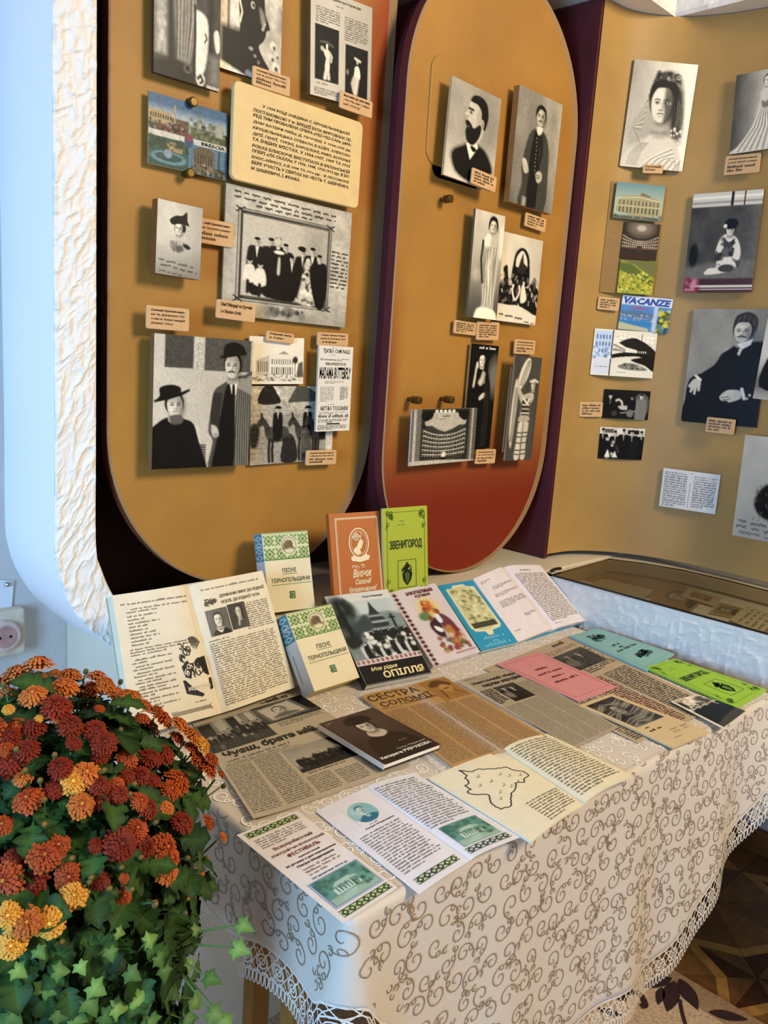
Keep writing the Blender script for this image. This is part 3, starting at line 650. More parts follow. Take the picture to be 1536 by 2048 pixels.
# scrolls
M_SCROLL = mat('#8f775c', .35, spec=.6, name='satin_scroll_thread')  # hanging copy of the thread, coloured dark where the satin sheen is missing
def spiral(cx, cy, r, a0, turns, d, n=16):
    t = np.linspace(0, 1, n); a = a0+d*turns*2*math.pi*t; rr = r*(1-t)**.8+.0016; return np.stack([cx+rr*np.cos(a), cy+rr*np.sin(a)], 1)
def scrolls(w, h, seed, cell=.036):
    rg = random.Random(seed); out = []
    for j in range(int(h/cell)+2):
        for i in range(int(w/cell)+2):
            cx = (i+.5*(j % 2)+rg.uniform(-.15, .15))*cell; cy = (j+rg.uniform(-.15, .15))*cell; a0 = rg.uniform(0, 6.28); d = rg.choice((-1, 1)); r = cell*rg.uniform(.28, .40)
            s = spiral(cx, cy, r, a0, rg.uniform(.95, 1.25), d); p = s[0]; tg = unit(s[0]-s[1]); nn = np.array([-tg[1], tg[0]])*d
            tail = [p+tg*cell*.55*u-nn*cell*.5*u*u for u in np.linspace(1, 0, 8)]; out.append(np.vstack([tail[:-1], s]))
            e = tail[0]; out.append(spiral(e[0]+nn[0]*cell*.13, e[1]+nn[1]*cell*.13, cell*.15, math.atan2(-nn[1], -nn[0]), .8, -d, 10))
            m = tail[4]; out.append(spiral(m[0]-nn[0]*cell*.1, m[1]-nn[1]*cell*.1, cell*.11, math.atan2(nn[1], nn[0]), .75, d, 8))
    return out
mb = Mesh()
for s in scrolls(LA, .5, 5):
    a, b = s[:, 0], s[:, 1]; ok = (a > 0) & (a < LA) & (b > .004) & (b < hemdrop(np.clip(a, 0, LA))-.006)
    if ok.sum() < 5 or not ok.all():
        run = np.where(ok)[0]
        if len(run) < 5: continue
        a, b = a[run[0]:run[-1]+1], b[run[0]:run[-1]+1]
        if not ok[run[0]:run[-1]+1].all(): continue
    P = skirt(a, b, .0006); Q = skirt(np.clip(a+.004, 0, LA), b, .0006)-skirt(np.clip(a-.004, 0, LA), b, .0006); R = skirt(a, b+.004, .0006)-skirt(a, b-.004, .0006)
    N = np.cross(R, Q); N /= np.linalg.norm(N, axis=1)[:, None]+1e-12
    ribbon(mb, P+N*random.uniform(0, .0004), .0016, N, None, True)
o = mb.build('scroll_pattern_hanging', M_SCROLL, cloth); o['kind'] = 'stuff'
mb = Mesh()
for s in scrolls(TLn, TDp, 8, .034):
    if (s[:, 0] < .006).any() or (s[:, 0] > TLn-.006).any() or (s[:, 1] < .006).any() or (s[:, 1] > TDp-.02).any(): continue
    zz = ZT+.0009+random.uniform(0, .0006); ribbon(mb, [tw(q[0], q[1], zz) for q in s], .0022, (0, 0, 1), None, True)
o = mb.build('scroll_pattern_top', mat('#fffaf0', .22, spec=1.0, name='satin_scroll_thread_painted_sheen'), cloth); o['kind'] = 'stuff'  # same thread as on the hang, its bright sheen painted in as near-white
# crocheted lace along the hem
M_LACE = mat('#ded3c0', .7, name='lace_thread'); mb = Mesh(); un = .0145; nn_ = int(LA/un)
def lp(a, c):
    a = np.clip(np.asarray(a, float), 0, LA); return skirt(a, hemdrop(a)+np.asarray(c, float))
def lrib(a, c, w=.0016):
    P = lp(a, c); N = np.cross(lp(a, np.asarray(c)+.004)-lp(a, np.asarray(c)-.004), lp(np.asarray(a)+.004, c)-lp(np.asarray(a)-.004, c)); N /= np.linalg.norm(N, axis=1)[:, None]+1e-12
    ribbon(mb, P, w, N)
al = np.linspace(0, LA, nn_*2); lrib(al, np.full(len(al), .001), .0035); lrib(al, .012+.004*np.sin(al/un*math.pi), .0018)
for i in range(nn_):
    a = i*un; t = np.linspace(0, 1, 7)
    lrib(a+un*1.6*t, .036*t); lrib(a+un*1.6*(1-t), .036*t)
    q = np.linspace(0, 2*math.pi, 11)
    if i % 2 == 0: lrib(a+un*.5+.010*np.cos(q), .024+.010*np.sin(q), .0022); lrib(a+un*.5+.0045*np.cos(q), .024+.0045*np.sin(q), .0018)
    lrib(a+un*(.5+.55*np.cos(math.pi+math.pi*t)), .036+.006*np.sin(math.pi*t), .002)
    for f in (.25, .75): lrib(a+un*f+.0028*np.sin(q), .037+.0105*(1-np.cos(q)), .0017)
o = mb.build('lace_edge', M_LACE, cloth); o['kind'] = 'stuff'
# ================================================================== PICTURES ON THE BOARDS
def locate(c, pl, d):
    """photo corners TL TR BR BL -> rectangle standing d in front of board pl"""
    if pl in (1, 2):
        Y = (Y1 if pl == 1 else Y2)-.002-d; return fitrect([ony(*q, Y) for q in c])
    m = np.mean(np.array(c, float), 0); P, N = onp3(*m); 
    return fitrect([onpl(*q, P+N*d, N) for q in c])
M_BRASS = mat('#6a5428', .35, metal=.8, name='aged_brass')
def standoffs(patch, t, d, parent, spots=((.5, .5),), r=.006):
    """hidden spacers between a mounted picture and its board"""
    if d-t < .0015: return
    for u, v in spots:
        mb = Mesh(); a = patch.at(u, v, -t); tube(mb, [a, a-patch.N*(d-t+(.004 if parent.get('pl') == 3 else .001))], r, 6); mb.build('standoff', M_BRASS, parent)
def mounted(name, label, cat, c, pl, d, t, fn=None, edge='#5d4326', base=.75, ink=None, group=None, face=None, rough=.6, so=True):
    R = locate(c, pl, d); p = Patch(*R); N = p.N
    if N @ (CAM-R[0]) < 0: p = Patch(*R, N=-N)
    root = empty(name, (R[2]+R[3])/2-p.N*t, label, cat, group); root['pl'] = pl
    V, F = p.slab(t); bd = mk('mount_board' if t > .004 else 'card', V, F, mat(edge, rough, var=.08, vscale=60), root)
    if fn is not None: print_grid(p, fn, bd, base=base)
    if ink is not None: k = Ink(p, .0008); ink(k); k.build(bd)
    if so: standoffs(p, t, d, root)
    del root['pl']
    return root, p
def P_(z, o, s): return [(o[0]+x*s, o[1]+y*s) for x, y in z]
PHOTO = 'mounted_photograph'

# --- first board
def f_gown(c):
    c.mix(np.ones_like(c.X), .3); c.noise(.5, .12, 3); c.r(.03, .2, -.1, .78, .66, .06); c.noise(.4, .06, 4, (.03, .2, 0, .8)); c.r(.2, .3, -.1, .98, .13, .05); c.r(.8, .9, -.1, 1, .16, .05)
    c.p([(.3, -.05), (.56, -.05), (.62, .2), (.6, .6), (.5, .84), (.38, .84), (.31, .5)], .5, .04)
    for i in range(16): c.l([(.33+i*.018, .0), (.335+i*.018+.02*math.sin(i), .35), (.34+i*.013, .8)], .007, (.25, .68, .4, .58)[i % 4], .7)
    c.p([(.60, .28), (.66, .24), (.79, .30), (.81, .52), (.77, .8), (.68, .9), (.62, .86), (.61, .5)], .9, .03); c.mul(.74, .6, .04, .25, .85); c.l([(.605, .2), (.61, .5), (.6, .92)], .014, .06); c.l([(.77, .45), (.79, .5), (.76, .54)], .008, .15)
    c.p([(.9, .42), (.97, .38), (1.0, .56), (.94, .6)], .86, .02); c.r(.84, 1, .66, .95, .5, .1); c.p([(.12, .84), (.4, .8), (.56, .88), (.58, 1.05), (-.05, 1.05), (-.05, .92)], .12, .05); c.e(.5, .86, .06, .05, .4, .4).e(.5, .86, .035, .03, .12, .4)
    c.e(.70, .93, .07, .07, .8, .3); c.l([(.66, .93), (.7, .89), (.74, .94), (.7, .97)], .012, .12); c.r(.8, 1.0, .97, 1.02, .7, .02); c.noise(.2, .03, 8)
def f_profile(c):
    c.gx(.7, .2, 1); c.noise(.35, .15, 5); c.r(.03, .11, -.1, .6, .8, .02); c.r(.14, .31, -.1, .55, .84, .04); c.r(.0, .4, .58, 1, .12, .06); c.r(.11, .14, -.1, .6, .15, .02)
    c.p([(.28, -.1), (.60, -.1), (.66, .06), (.70, .2), (.72, .34), (.80, .47), (.74, .505), (.73, .56), (.69, .62), (.62, .68), (.7, .78), (.86, .92), (.9, 1.1), (.2, 1.1), (.06, .95), (.1, .7), (.30, .6), (.28, .3)], .06, .012)
    c.p([(.62, .3), (.69, .34), (.72, .42), (.67, .46), (.64, .4)], .55, .03); c.l([(.3, .3), (.34, .4), (.31, .5)], .008, .85); c.e(.51, .3, .035, .035, .75, .4).e(.52, .3, .02, .02, .1, .4); c.l([(.68, .5), (.71, .44)], .012, .7)
    c.e(.49, .72, .035, .018, .62, .8).e(.56, .78, .025, .016, .55, .8).e(.62, .83, .02, .02, .5, .8); c.l([(.46, .97), (.6, 1.0), (.72, .985)], .03, .9)
    for x, y, r in ((.86, .62, .05), (.92, .7, .04), (.84, .74, .05), (.9, .82, .06), (.84, .9, .05), (.94, .92, .05)): c.e(x, y, r, r*.8, .82, .6).e(x+.02, y+.02, r*.5, r*.4, .35, .8)
    c.p([(-.05, .93), (.2, .96), (.45, 1.02), (.4, 1.1), (-.05, 1.1)], .88, .03); c.noise(.2, .04, 2)
def f_page(c):
    c.gx(.64, .3, 1.3); c.noise(.06, .2, 2)
    for q, (x0, x1, y0, y1) in enumerate(((.07, .45, .33, .84), (.56, .94, .43, .93))):
        c.r(x0, x1, y0, y1, .06); w, h = x1-x0, y1-y0; f = lambda *p: [(x0+a*w, y0+b*h) for a, b in p]
        if q == 0:
            c.p(f((.42, .42), (.58, .42), (.64, .5), (.6, .6), (.62, .7), (.58, .84), (.44, .84), (.42, .7), (.46, .58), (.38, .5)), .85, .006); c.e(x0+.5*w, y0+.36*h, .05*w, .05*h, .88, .2); c.l(f((.3, .4), (.4, .46)), .012, .8); c.l(f((.62, .46), (.7, .52), (.66, .62)), .01, .75); c.l(f((.24, .3), (.5, .28), (.74, .33)), .01, .4); c.l(f((.46, .84), (.42, .95)), .014, .85); c.l(f((.56, .84), (.58, .94)), .014, .8); c.e(x0+.28*w, y0+.42*h, .05*w, .04*h, .7, .4)
        else:
            c.p(f((.44, .38), (.58, .36), (.66, .48), (.64, .6), (.4, .6), (.4, .5)), .88, .006); c.e(x0+.53*w, y0+.27*h, .055*w, .055*h, .7, .2); c.l(f((.44, .22), (.64, .25)), .012, .8); c.l(f((.42, .6), (.34, .72), (.42, .86)), .018, .75); c.l(f((.54, .6), (.5, .74), (.46, .9)), .018, .8); c.e(x0+.1*w, y0+.52*h, .06*w, .05*h, .5, .6)
mounted(PHOTO, 'photograph of a pale gown between dark drapes, at the very top of the ochre board', 'photograph', [(307, -60), (444, -10), (436, 184), (308, 143)], 1, .022, .008, f_gown, edge='#3c2a18')
mounted(PHOTO, 'photograph of a dark head in profile, above the long cream text plaque', 'photograph', [(442, -75), (570, -32), (556, 174), (440, 133)], 1, .010, .006, f_profile)
def k_page(k):
    k.text('МАДАМА БАТТЕРФЛЯЙ', .28, .8, .045, .075, '#3a352c', .02); k.lines(.4, .62, .1, .12, 1, 12, '#555'); k.lines(.08, .48, .16, .31, 7, 24, '#5a564c', 3); k.lines(.54, .95, .17, .4, 11, 24, '#5a564c', 4)
    k.lines(.1, .45, .86, .88, 1, 18, '#555'); k.lines(.06, .5, .91, .98, 4, 30, '#555', 6); k.lines(.6, .9, .945, .975, 2, 18, '#555')
mounted('mounted_page', 'printed page with two small dark stage photographs, beside the profile photograph', 'page', [(626, -25), (747, 12), (738, 217), (616, 190)], 1, .024, .010, f_page, edge='#6b4a2c', ink=k_page)
def f_brescia(c):
    c.mix(np.ones_like(c.X), '#3d6f96'); c.gy('#c9d8d8', .12, .3); c.noise(.1, .2, 3)
    c.r(0, .5, .28, .5, '#6b5238', .02); c.r(0, .28, .22, .4, '#c7a970', .02)
    for i in range(9): c.r(.02+i*.03, .035+i*.03, .27, .33, '#3a2a1c', .004)
    c.p([(.1, .5), (.25, .36), (.4, .36), (.5, .5)], '#2d241c', .02, False); c.spk(60, (0, .5, .36, .52), .016, ['#a33', '#8a6a4a', '#3a5a2a', '#2b2b2b', '#c9a'], 3)
    c.r(.31, .33, .1, .35, '#caa36a'); c.r(.52, 1, .33, .52, '#4e5f35', .02); c.spk(70, (.52, 1, .22, .52), .025, ['#40542f', '#6a7a48', '#8a8a68', '#2c3a22'], 5); c.r(.84, .94, .2, .4, '#b7b09a', .01); c.r(.6, .63, .16, .4, '#9a9078'); c.p([(.6, .17), (.615, .1), (.63, .17)], '#5a6a6a', .01, False)
    c.r(0, 1, .5, .58, '#e9e2cc', .006)
    c.r(0, .5, .58, 1, '#33604f', .004); c.gy('#1d3b38', .9, 1.1, .6); c.e(.25, .86, .22, .09, '#6fa0a4', .2).e(.25, .85, .17, .06, '#2c5a58', .2); c.r(.22, .42, .63, .76, '#b79a6a', .01); c.spk(50, (0, .5, .58, .76), .025, ['#1f3a22', '#35502c', '#2b4a3a'], 7); c.e(.24, .8, .05, .06, '#9ab', .5)
    c.r(.5, 1, .58, 1, '#4d86a8', .004); c.r(.56, .84, .66, .95, '#7d6a4b', .02); c.e(.7, .66, .14, .07, '#6a5a40', .1)
    for i in range(7): c.r(.58+i*.035, .595+i*.035, .7, .84, '#2e261c', .004)
    c.p([(.62, .97), (.7, .82), (.78, .97)], '#c9b184', .01, False); c.r(.66, .74, .86, 1, '#3a2c20', .01); c.r(.88, .91, .6, .96, '#5a4a34'); c.r(.84, .96, .86, 1, '#3c3226', .02); c.spk(30, (.5, 1, .88, 1), .02, ['#2a2a24', '#55704a', '#8a7a5a'], 9)
    c.r(.498, .503, 0, 1, '#d8d4c4'); c.e(.5, .55, .06, .1, '#2f4f7a', .3).e(.5, .5, .04, .05, '#9a3030', .4)
    c.A[:] = c.A*.62+.12*c.A.mean(-1, keepdims=True)*np.array([1.0, 1.05, .8]); c.noise(.2, .03, 8)
root, p = mounted('postcard', 'four-view colour postcard lettered BRESCIA between two brass pins', 'postcard', [(298, 181), (455, 228), (452, 360), (295, 328)], 1, .014, .003, f_brescia, edge='#8a7350', ink=lambda k: k.text('BRESCIA', .66, .97, .515, .565, '#1c1c18', .03))
def knob(px, pl, r=.0085, ln=.022, label=None, back=0):
    Y = (Y1 if pl == 1 else Y2)-.002; c = ony(px[0], px[1], Y-ln*.6); c[1] = Y; nv = np.array([0, -1., 0])
    mb = Mesh(); prof = [(0, r*.55), (.35, r*.55), (.36, r), (.55, r), (.57, r*.7), (.62, r*.7), (.64, r), (.95, r), (1, r*.75)]
    tube(mb, [c+nv*ln*a for a, _ in prof], [q for _, q in prof], 14); 
    o = mb.build('brass_pin', M_BRASS, smooth=False); tag(o, label, 'pin', 'brass pins on the boards'); return o
knob((382, 205), 1, .008, .026, 'brass pin holding the upper edge of the four-view postcard'); knob((376, 347), 1, .008, .026, 'brass pin holding the lower edge of the four-view postcard')
# long text plaque
R = locate([(471, 162), (727, 243), (717, 418), (461, 357)], 1, .03); p = Patch(*R); t = empty('text_plaque', (R[2]+R[3])/2-p.N*.008, 'large cream plaque with twelve lines of hand-lettered text', 'plaque')
ctr = sum(R)/4; U = unit(R[1]-R[0]); W = unit(R[0]-R[3])
V, F = prism([ctr+U*a+W*b for a, b in roundrect(p.w, p.h, .012)], -p.N*.010); pq = bevel(mk('plate', V, F, mat('#e0c184', .55, var=.06, vscale=30), t), .002)
LN = ['У 1904 РОЦІ ЗАВДЯКИ С. КРУШЕЛЬНИЦЬКІЙ', 'ПОСТАНОВКОЮ У м. БРЕШІЇ БУЛА ВРЯТОВАНА ПЕ-', 'РЕД ТИМ ПРОВАЛЕНА ОПЕРА «ЧІО-ЧІО-САН» («МА-', 'ДАМ БАТЕРФЛЯЙ») Д. ПУЧЧІНІ. У 1904-1905 рр.', 'КРУШЕЛЬНИЦЬКА СПІВАЛА В КАЇРІ, АЛЕКСАН-', 'ДРІЇ, ГЕНУЇ, ТУРІНІ, БАРСЕЛОНІ, РИМІ, БОЛОНЬЇ', 'ТА ІНШИХ МІСТАХ. У 1904-1907, 1909 ТА 1915', 'РОКАХ БЛИСКУЧЕ ВИСТУПАЛА В МІЛАНСЬКІЙ', 'ОПЕРІ «ЛА СКАЛА»; У 1906, 1908, 1910-1913 рр. В БУ-', 'ЕНОС-АЙРЕСІ, А В 1908 ТА 1916 рр. - В ЛІССАБОНІ.', 'БЕРЕ УЧАСТЬ У СВЯТАХ НА ЧЕСТЬ Т. ШЕВЧЕНКА,', 'М. ШАШКЕВИЧА, І. ФРАНКА.']
k = Ink(p, .0006)
for i, s in enumerate(LN):
    y = .155+i*.0605; u0 = .20 if i == 0 else .135; u1 = .905 if i < 11 else .50
    if i in (0,): u1 = .885
    k.text(s, u0, u1, y, y+.043, '#241a10', .022, .1)
k.build(pq)
standoffs(p, .010, .03, t)
CAP = mat('#d2a875', .6, var=.05, vscale=50, name='caption_card')
def caption(label, c, pl, d, rows, lines=None, bold=True):
    R = locate(c, pl, d); p = Patch(*R); t = empty('caption_card', (R[2]+R[3])/2-p.N*.003, label, 'caption', 'small cream caption cards')
    ctr = sum(R)/4; U = unit(R[1]-R[0]); W = unit(R[0]-R[3]); V, F = prism([ctr+U*a+W*b for a, b in roundrect(p.w, p.h, .0035, 3)], -p.N*.004); pl_ = bevel(mk('plate', V, F, CAP, t), .0008, 1)
    k = Ink(p, .0006); n = rows; sd = int(c[0][0]); h = .74/n
    for i in range(n):
        y = .13+h*i
        if lines and i < len(lines): k.text(lines[i], .10, .9 if i < n-1 else .62, y, y+h*.62, '#3a2414', .02 if i else .035, .12)
        else: k.lines(.09, .93, y, y+h, 1, 17, '#4a3220' if i or not bold else '#2c1a0e', sd+i, .05, .95 if i < n-1 else .55, .5)
    k.build(pl_); standoffs(p, .004, d, t, ((.5, .5),), .003)
    return t
caption('caption card overlapping the lower corner of the dark profile photograph', [(506, 129), (581, 156), (580, 194), (505, 170)], 1, .026, 4, ['Соломія Крушельниць-', 'ка в ролі Чіо-Чіо-'])
caption('caption card overlapping the page with two dark stage photographs', [(681, 180), (746, 204), (744, 237), (679, 215)], 1, .034, 3, ['Вистава до вистави', '„Чіо-Чіо-сан“ у Бре-', 'шії 1904 р.'])
def f_hat(c):
    c.gx(.62, .3, 1.2); c.noise(.08, .2, 4); c.gy(.42, .55, 1.2); c.mul(.5, .3, .35, .3, 1.12)
    c.p([(.28, .57), (.40, .51), (.5, .5), (.62, .51), (.77, .58), (.7, .64), (.5, .68), (.33, .65)], .68, .03); c.face(.48, .345, .095, .085, .82, .1, -.25)
    c.p([(.27, .245), (.4, .175), (.54, .16), (.645, .1), (.665, .22), (.705, .285), (.56, .275), (.44, .285), (.33, .305)], .06, .008); c.e(.6, .33, .035, .06, .1, .4)
    for i in range(9): c.l([(.3+.02*i, .53+.01*(i % 3)), (.33+.02*i, .62+.012*(i % 4))], .012, .12 if i % 2 else .7, .8)
    c.p([(.58, .54), (.68, .54), (.76, .58), (.7, .61), (.6, .58)], .1, .015); c.p([(.44, .58), (.56, .57), (.6, .63), (.5, .67), (.42, .64)], .4, .03); c.noise(.1, .015, 5)
def k_hat(k): k.hand(.06, .9, .80, .014, 26, .006, '#4c4438', 3, .06); k.hand(.1, .93, .87, .014, 24, .007, '#3c342a', 5, .06); k.hand(.08, .6, .95, .01, 24, .005, '#5c5448', 6, .06)
mounted(PHOTO, 'small thick-mounted photograph of a woman in a tricorn hat', 'photograph', [(317, 397), (405, 417), (400, 560), (309, 546)], 1, .04, .018, f_hat, edge='#7a4c22', ink=k_hat)
caption('caption card half hidden behind the tricorn hat photograph', [(398, 434), (468, 447), (467, 496), (396, 485)], 1, .016, 4, ['...омія Крушельниць-', 'на  костюмі в роялях', ])
def f_group(c):
    c.gx(.66, 0, 1.6); c.noise(.22, .12, 6); c.noise(.15, .03, 7); c.gy(.42, .8, 1.1, .7); c.gx(.55, .2, 0, .5)
    x0, x1, y0, y1 = .13, .80, .20, .83
    c.r(x0-.02, x1+.02, y0-.03, y1+.03, .4, .02); c.r(x0, x1, y0, y1, .72, .008); c.l([(x0-.01, y0-.02), (x1+.01, y0-.02), (x1+.01, y1+.02), (x0-.01, y1+.02), (x0-.01, y0-.02)], .006, .2); c.l([(x0-.035, y0-.04), (x1+.03, y0-.04), (x1+.03, y1+.045), (x0-.035, y1+.045), (x0-.035, y0-.04)], .004, .3)
    for a in (x0-.02, x1+.02):
        for b in (y0-.03, y1+.03): c.l([(a-.03, b-.02), (a+.03, b+.02)], .006, .2); c.l([(a-.03, b+.02), (a+.03, b-.02)], .006, .2)
    c.r(.62, x1, y0, y1, .55, .12, .6)
    for x, y, h in ((.24, .36, .44), (.345, .345, .46), (.40, .33, .48), (.46, .37, .42), (.60, .39, .4), (.68, .36, .46), (.74, .41, .42)): c.man(x, y, h, .09, .72, 1.15, .8)
    c.p([(.33, .5), (.42, .42), (.5, .5), (.54, .78), (.5, .84), (.34, .82), (.3, .75)], .07); c.e(.41, .45, .04, .015, .85, .4).p([(.405, .5), (.42, .5), (.42, .62), (.40, .62)], .75)
    c.e(.40, .36, .02, .03, .75, .3); c.man(.515, .46, .36, .1, .7, 1.0, .8); c.e(.59, .385, .035, .02, .07, .3)
    for x, y in ((.19, .55), (.27, .57)): c.e(x, y, .02, .025, .7, .3).e(x, y-.015, .024, .022, .1, .3); c.p([(x-.03, y+.04), (x+.03, y+.04), (x+.045, y+.16), (x-.045, y+.16)], .85)
    c.l([(.18, .71), (.18, .8)], .012, .12); c.l([(.27, .73), (.27, .82)], .012, .15)
    c.p([(.62, .5), (.67, .5), (.70, .7), (.72, .84), (.58, .83), (.6, .66)], .75, .02); c.spk(40, (.6, .7, .55, .83), .014, [.1, .3, .9], 8); c.e(.645, .48, .018, .026, .78, .3); c.p([(.66, .52), (.8, .52), (.8, .84), (.72, .84)], .1)
    c.noise(.12, .012, 9); c.spk(24, (.35, .62, .9, .96), .02, [.3, .35, .5], 11)
def k_group(k):
    for i in range(3): k.hand(.06+.16*(i == 2), .86-.2*(i == 2), .04+.04*i, .009, 60-25*(i == 2), .004, '#2e281e', 20+i, .03)
    for i in range(10): k.hand(.84, .99, .36+.033*i, .008, 14, .0035, '#2a241a', 30+i, .03)
mounted(PHOTO, 'large old group portrait in an ornamental border with handwritten names', 'photograph', [(453, 368), (704, 424), (690, 657), (442, 626)], 1, .012, .004, f_group, edge='#7a6a50', ink=k_group)
caption('caption card at the lower left corner of the large group portrait', [(434, 597), (512, 610), (510, 646), (432, 635)], 1, .03, 2, ['Сім’ї Рікорді та Пуччіні', 'у м. Віареджо (Італія)'])
caption('caption card above the photograph of the couple in hats', [(293.5, 609), (379, 618.5), (378.6, 664), (292.5, 656.6)], 1, .03, 4, ['Соломія Крушельниць-', 'ка та Джакомо Пу-', 'ччіні в Александрії', '(Єгипет) 1904 р.'])
def f_couple(c):
    c.gx(.66, 0, 1.4); c.noise(.08, .15, 2); c.r(.1, .38, -.02, .24, .33, .01); c.r(.49, .98, -.02, .25, .36, .01); c.noise(.3, .012, 4, (.1, .98, 0, .24))
    c.r(.43, .53, .82, 1, .3, .01)
    for i in range(6):
        for j in range(9): c.r(.435+i*.016, .443+i*.016, .83+j*.019, .839+j*.019, .7, .003)
    c.p([(.68, .35), (.78, .3), (.92, .27), (1.03, .3), (1.03, 1.05), (.58, 1.05), (.6, .8), (.55, .72), (.57, .55), (.6, .4)], .34, .012)
    c.p([(.84, .34), (.93, .3), (1.03, .33), (1.03, 1.05), (.86, 1.05), (.82, .7)], .56, .012)
    for i in range(9): c.l([(.85+i*.022, .38+.008*i), (.84+i*.025, .7), (.845+i*.026, 1.0)], .006, .3)
    for i in range(5): c.l([(.6+.02*i, .42), (.575+.02*i, .58), (.6+.02*i, .72)], .006, .22)
    c.p([(.73, .36), (.8, .38), (.83, .6), (.82, 1.05), (.6, 1.05), (.65, .75), (.69, .5)], .08, .012); c.p([(.76, .33), (.85, .3), (.83, .43), (.785, .42)], .85, .01, False); c.p([(.79, .345), (.815, .345), (.82, .46), (.79, .43)], .07, .008)
    c.face(.785, .205, .088, .093, .76, .1, -.35, None, .08); c.p([(.68, .115), (.7, .045), (.8, .02), (.9, .05), (.915, .115), (.8, .115), (.7, .14)], .07, .01); c.l([(.665, .14), (.8, .12), (.92, .1)], .012, .05); c.mul(.78, .145, .09, .03, .6)
    c.p([(.58, .67), (.64, .69), (.66, .75), (.62, .77), (.59, .74)], .72, .015); c.mul(.63, .75, .02, .02, .6)
    c.p([(.0, .68), (.1, .62), (.2, .605), (.3, .62), (.4, .66), (.46, .8), (.55, 1.0), (.55, 1.05), (-.05, 1.05), (-.05, .7)], .1, .012); c.mul(.12, .8, .1, .15, 1.5); c.mul(.4, .8, .06, .12, 1.6)
    c.face(.205, .52, .085, .085, .8, .1, .3); c.p([(.165, .6), (.27, .59), (.285, .65), (.18, .66)], .4, .015); c.p([(.02, .49), (.06, .45), (.06, .39), (.17, .365), (.26, .385), (.27, .425), (.34, .405), (.28, .445), (.15, .47)], .07, .01); c.l([(.02, .49), (.15, .468), (.34, .405)], .01, .05); c.mul(.2, .475, .09, .025, .6); c.noise(.14, .01, 6)
mounted(PHOTO, 'large photograph of a woman in a flat hat beside a moustached man in a bowler', 'photograph', [(310, 665.5), (504, 683), (499, 931), (302, 938)], 1, .034, .014, f_couple, edge='#7a5a34')
def f_theatre(c):
    c.mix(np.ones_like(c.X), .86); c.noise(.06, .2, 3); c.gy(.6, .65, 1.1, .5)
    c.p([(.12, .5), (.36, .38), (.36, .85), (.12, .8)], .72, .01, False); c.p([(.36, .38), (.62, .32), (.82, .42), (.82, .86), (.36, .86)], .84, .01, False); c.p([(.52, .36), (.62, .29), (.72, .36)], .6, .01, False)
    for i in range(10): c.r(.4+i*.042, .415+i*.042, .46, .58, .3, .006); c.r(.4+i*.042, .418+i*.042, .64, .8, .2, .006)
    for i in range(5): c.r(.15+i*.04, .165+i*.04, .52, .74, .3, .006)
    c.p([(.9, .55), (.98, .5), (1.0, .85), (.86, .85)], .4, .02, False); c.e(.84, .48, .05, .08, .25, .5).r(.835, .845, .5, .85, .3); c.spk(60, (.05, .98, .78, .93), .022, [.1, .15, .3, .5, .75], 4, .6); c.r(0, 1, .94, 1, .85, .01)
mounted('postcard', 'pale postcard of a theatre building with a palm tree', 'postcard', [(496, 668), (608, 680), (606, 770), (501, 766)], 1, .012, .003, f_theatre, edge='#c9b48c')
caption('caption card pinned over the top of the theatre building postcard', [(534, 662), (589, 667.7), (587, 687), (532, 682.5)], 1, .02, 2, ['Оперний театр', 'в Каїрі'])
def f_donkeys(c):
    c.gy(.62, -.2, .5); c.noise(.2, .08, 3); c.p([(.08, .22), (.12, .03), (.22, -.02), (.3, .1), (.33, .22)], .2, .015); c.noise(.5, .03, 5, (.08, .33, 0, .22)); c.p([(.42, .21), (.53, -.02), (.62, -.02), (.92, .19)], .34, .01, False); c.gy(.56, .22, .6, .4); c.p([(0, .5), (.1, .5), (.08, .76), (0, .76)], .22, .03)
    for i in range(9): c.l([(0, .3+.07*i), (.4, .31+.07*i), (1, .29+.07*i)], .003, .4, .5)
    for x in (.14, .5, .7):
        c.p([(x+.02, .56), (x+.08, .52), (x+.26, .52), (x+.31, .6), (x+.29, .7), (x+.1, .72), (x+.04, .66)], .33, .015); c.p([(x-.03, .40), (x+.01, .40), (x+.08, .52), (x+.08, .62), (x+.03, .58), (x, .5), (x-.05, .52), (x-.07, .48)], .28, .012); c.l([(x-.01, .42), (x-.02, .35)], .014, .2)
        for q in (.08, .12, .25, .29): c.l([(x+q, .68), (x+q-.008, .82), (x+q, .97)], .016, .17)
        c.man(x+.17, .27, .42, .15, .72, 1.0, .7); c.p([(x+.12, .29), (x+.15, .25), (x+.19, .25), (x+.225, .29)], .12, .006, False); c.l([(x+.19, .5), (x+.21, .64)], .02, .14); c.mul(x+.2, .6, .08, .06, .8)
    c.p([(.38, .72), (.46, .62), (.53, .72), (.55, .98), (.36, .98)], .22, .015); c.e(.455, .64, .025, .03, .3, .4); c.p([(.6, .62), (.655, .55), (.71, .64), (.73, .95), (.6, .95)], .42, .02); c.e(.655, .57, .02, .03, .35, .4)
    for i in range(5): c.l([(.615+.022*i, .62), (.615+.025*i, .93)], .005, .2)
    c.r(.91, 1, .6, .9, .78, .02); c.noise(.25, .014, 8); c.noise(.2, .03, 9)
mounted(PHOTO, 'photograph of riders on donkeys before the desert monuments', 'photograph', [(502, 771), (667, 774), (665, 922), (500, 927)], 1, .010, .004, f_donkeys, edge='#6b5636')
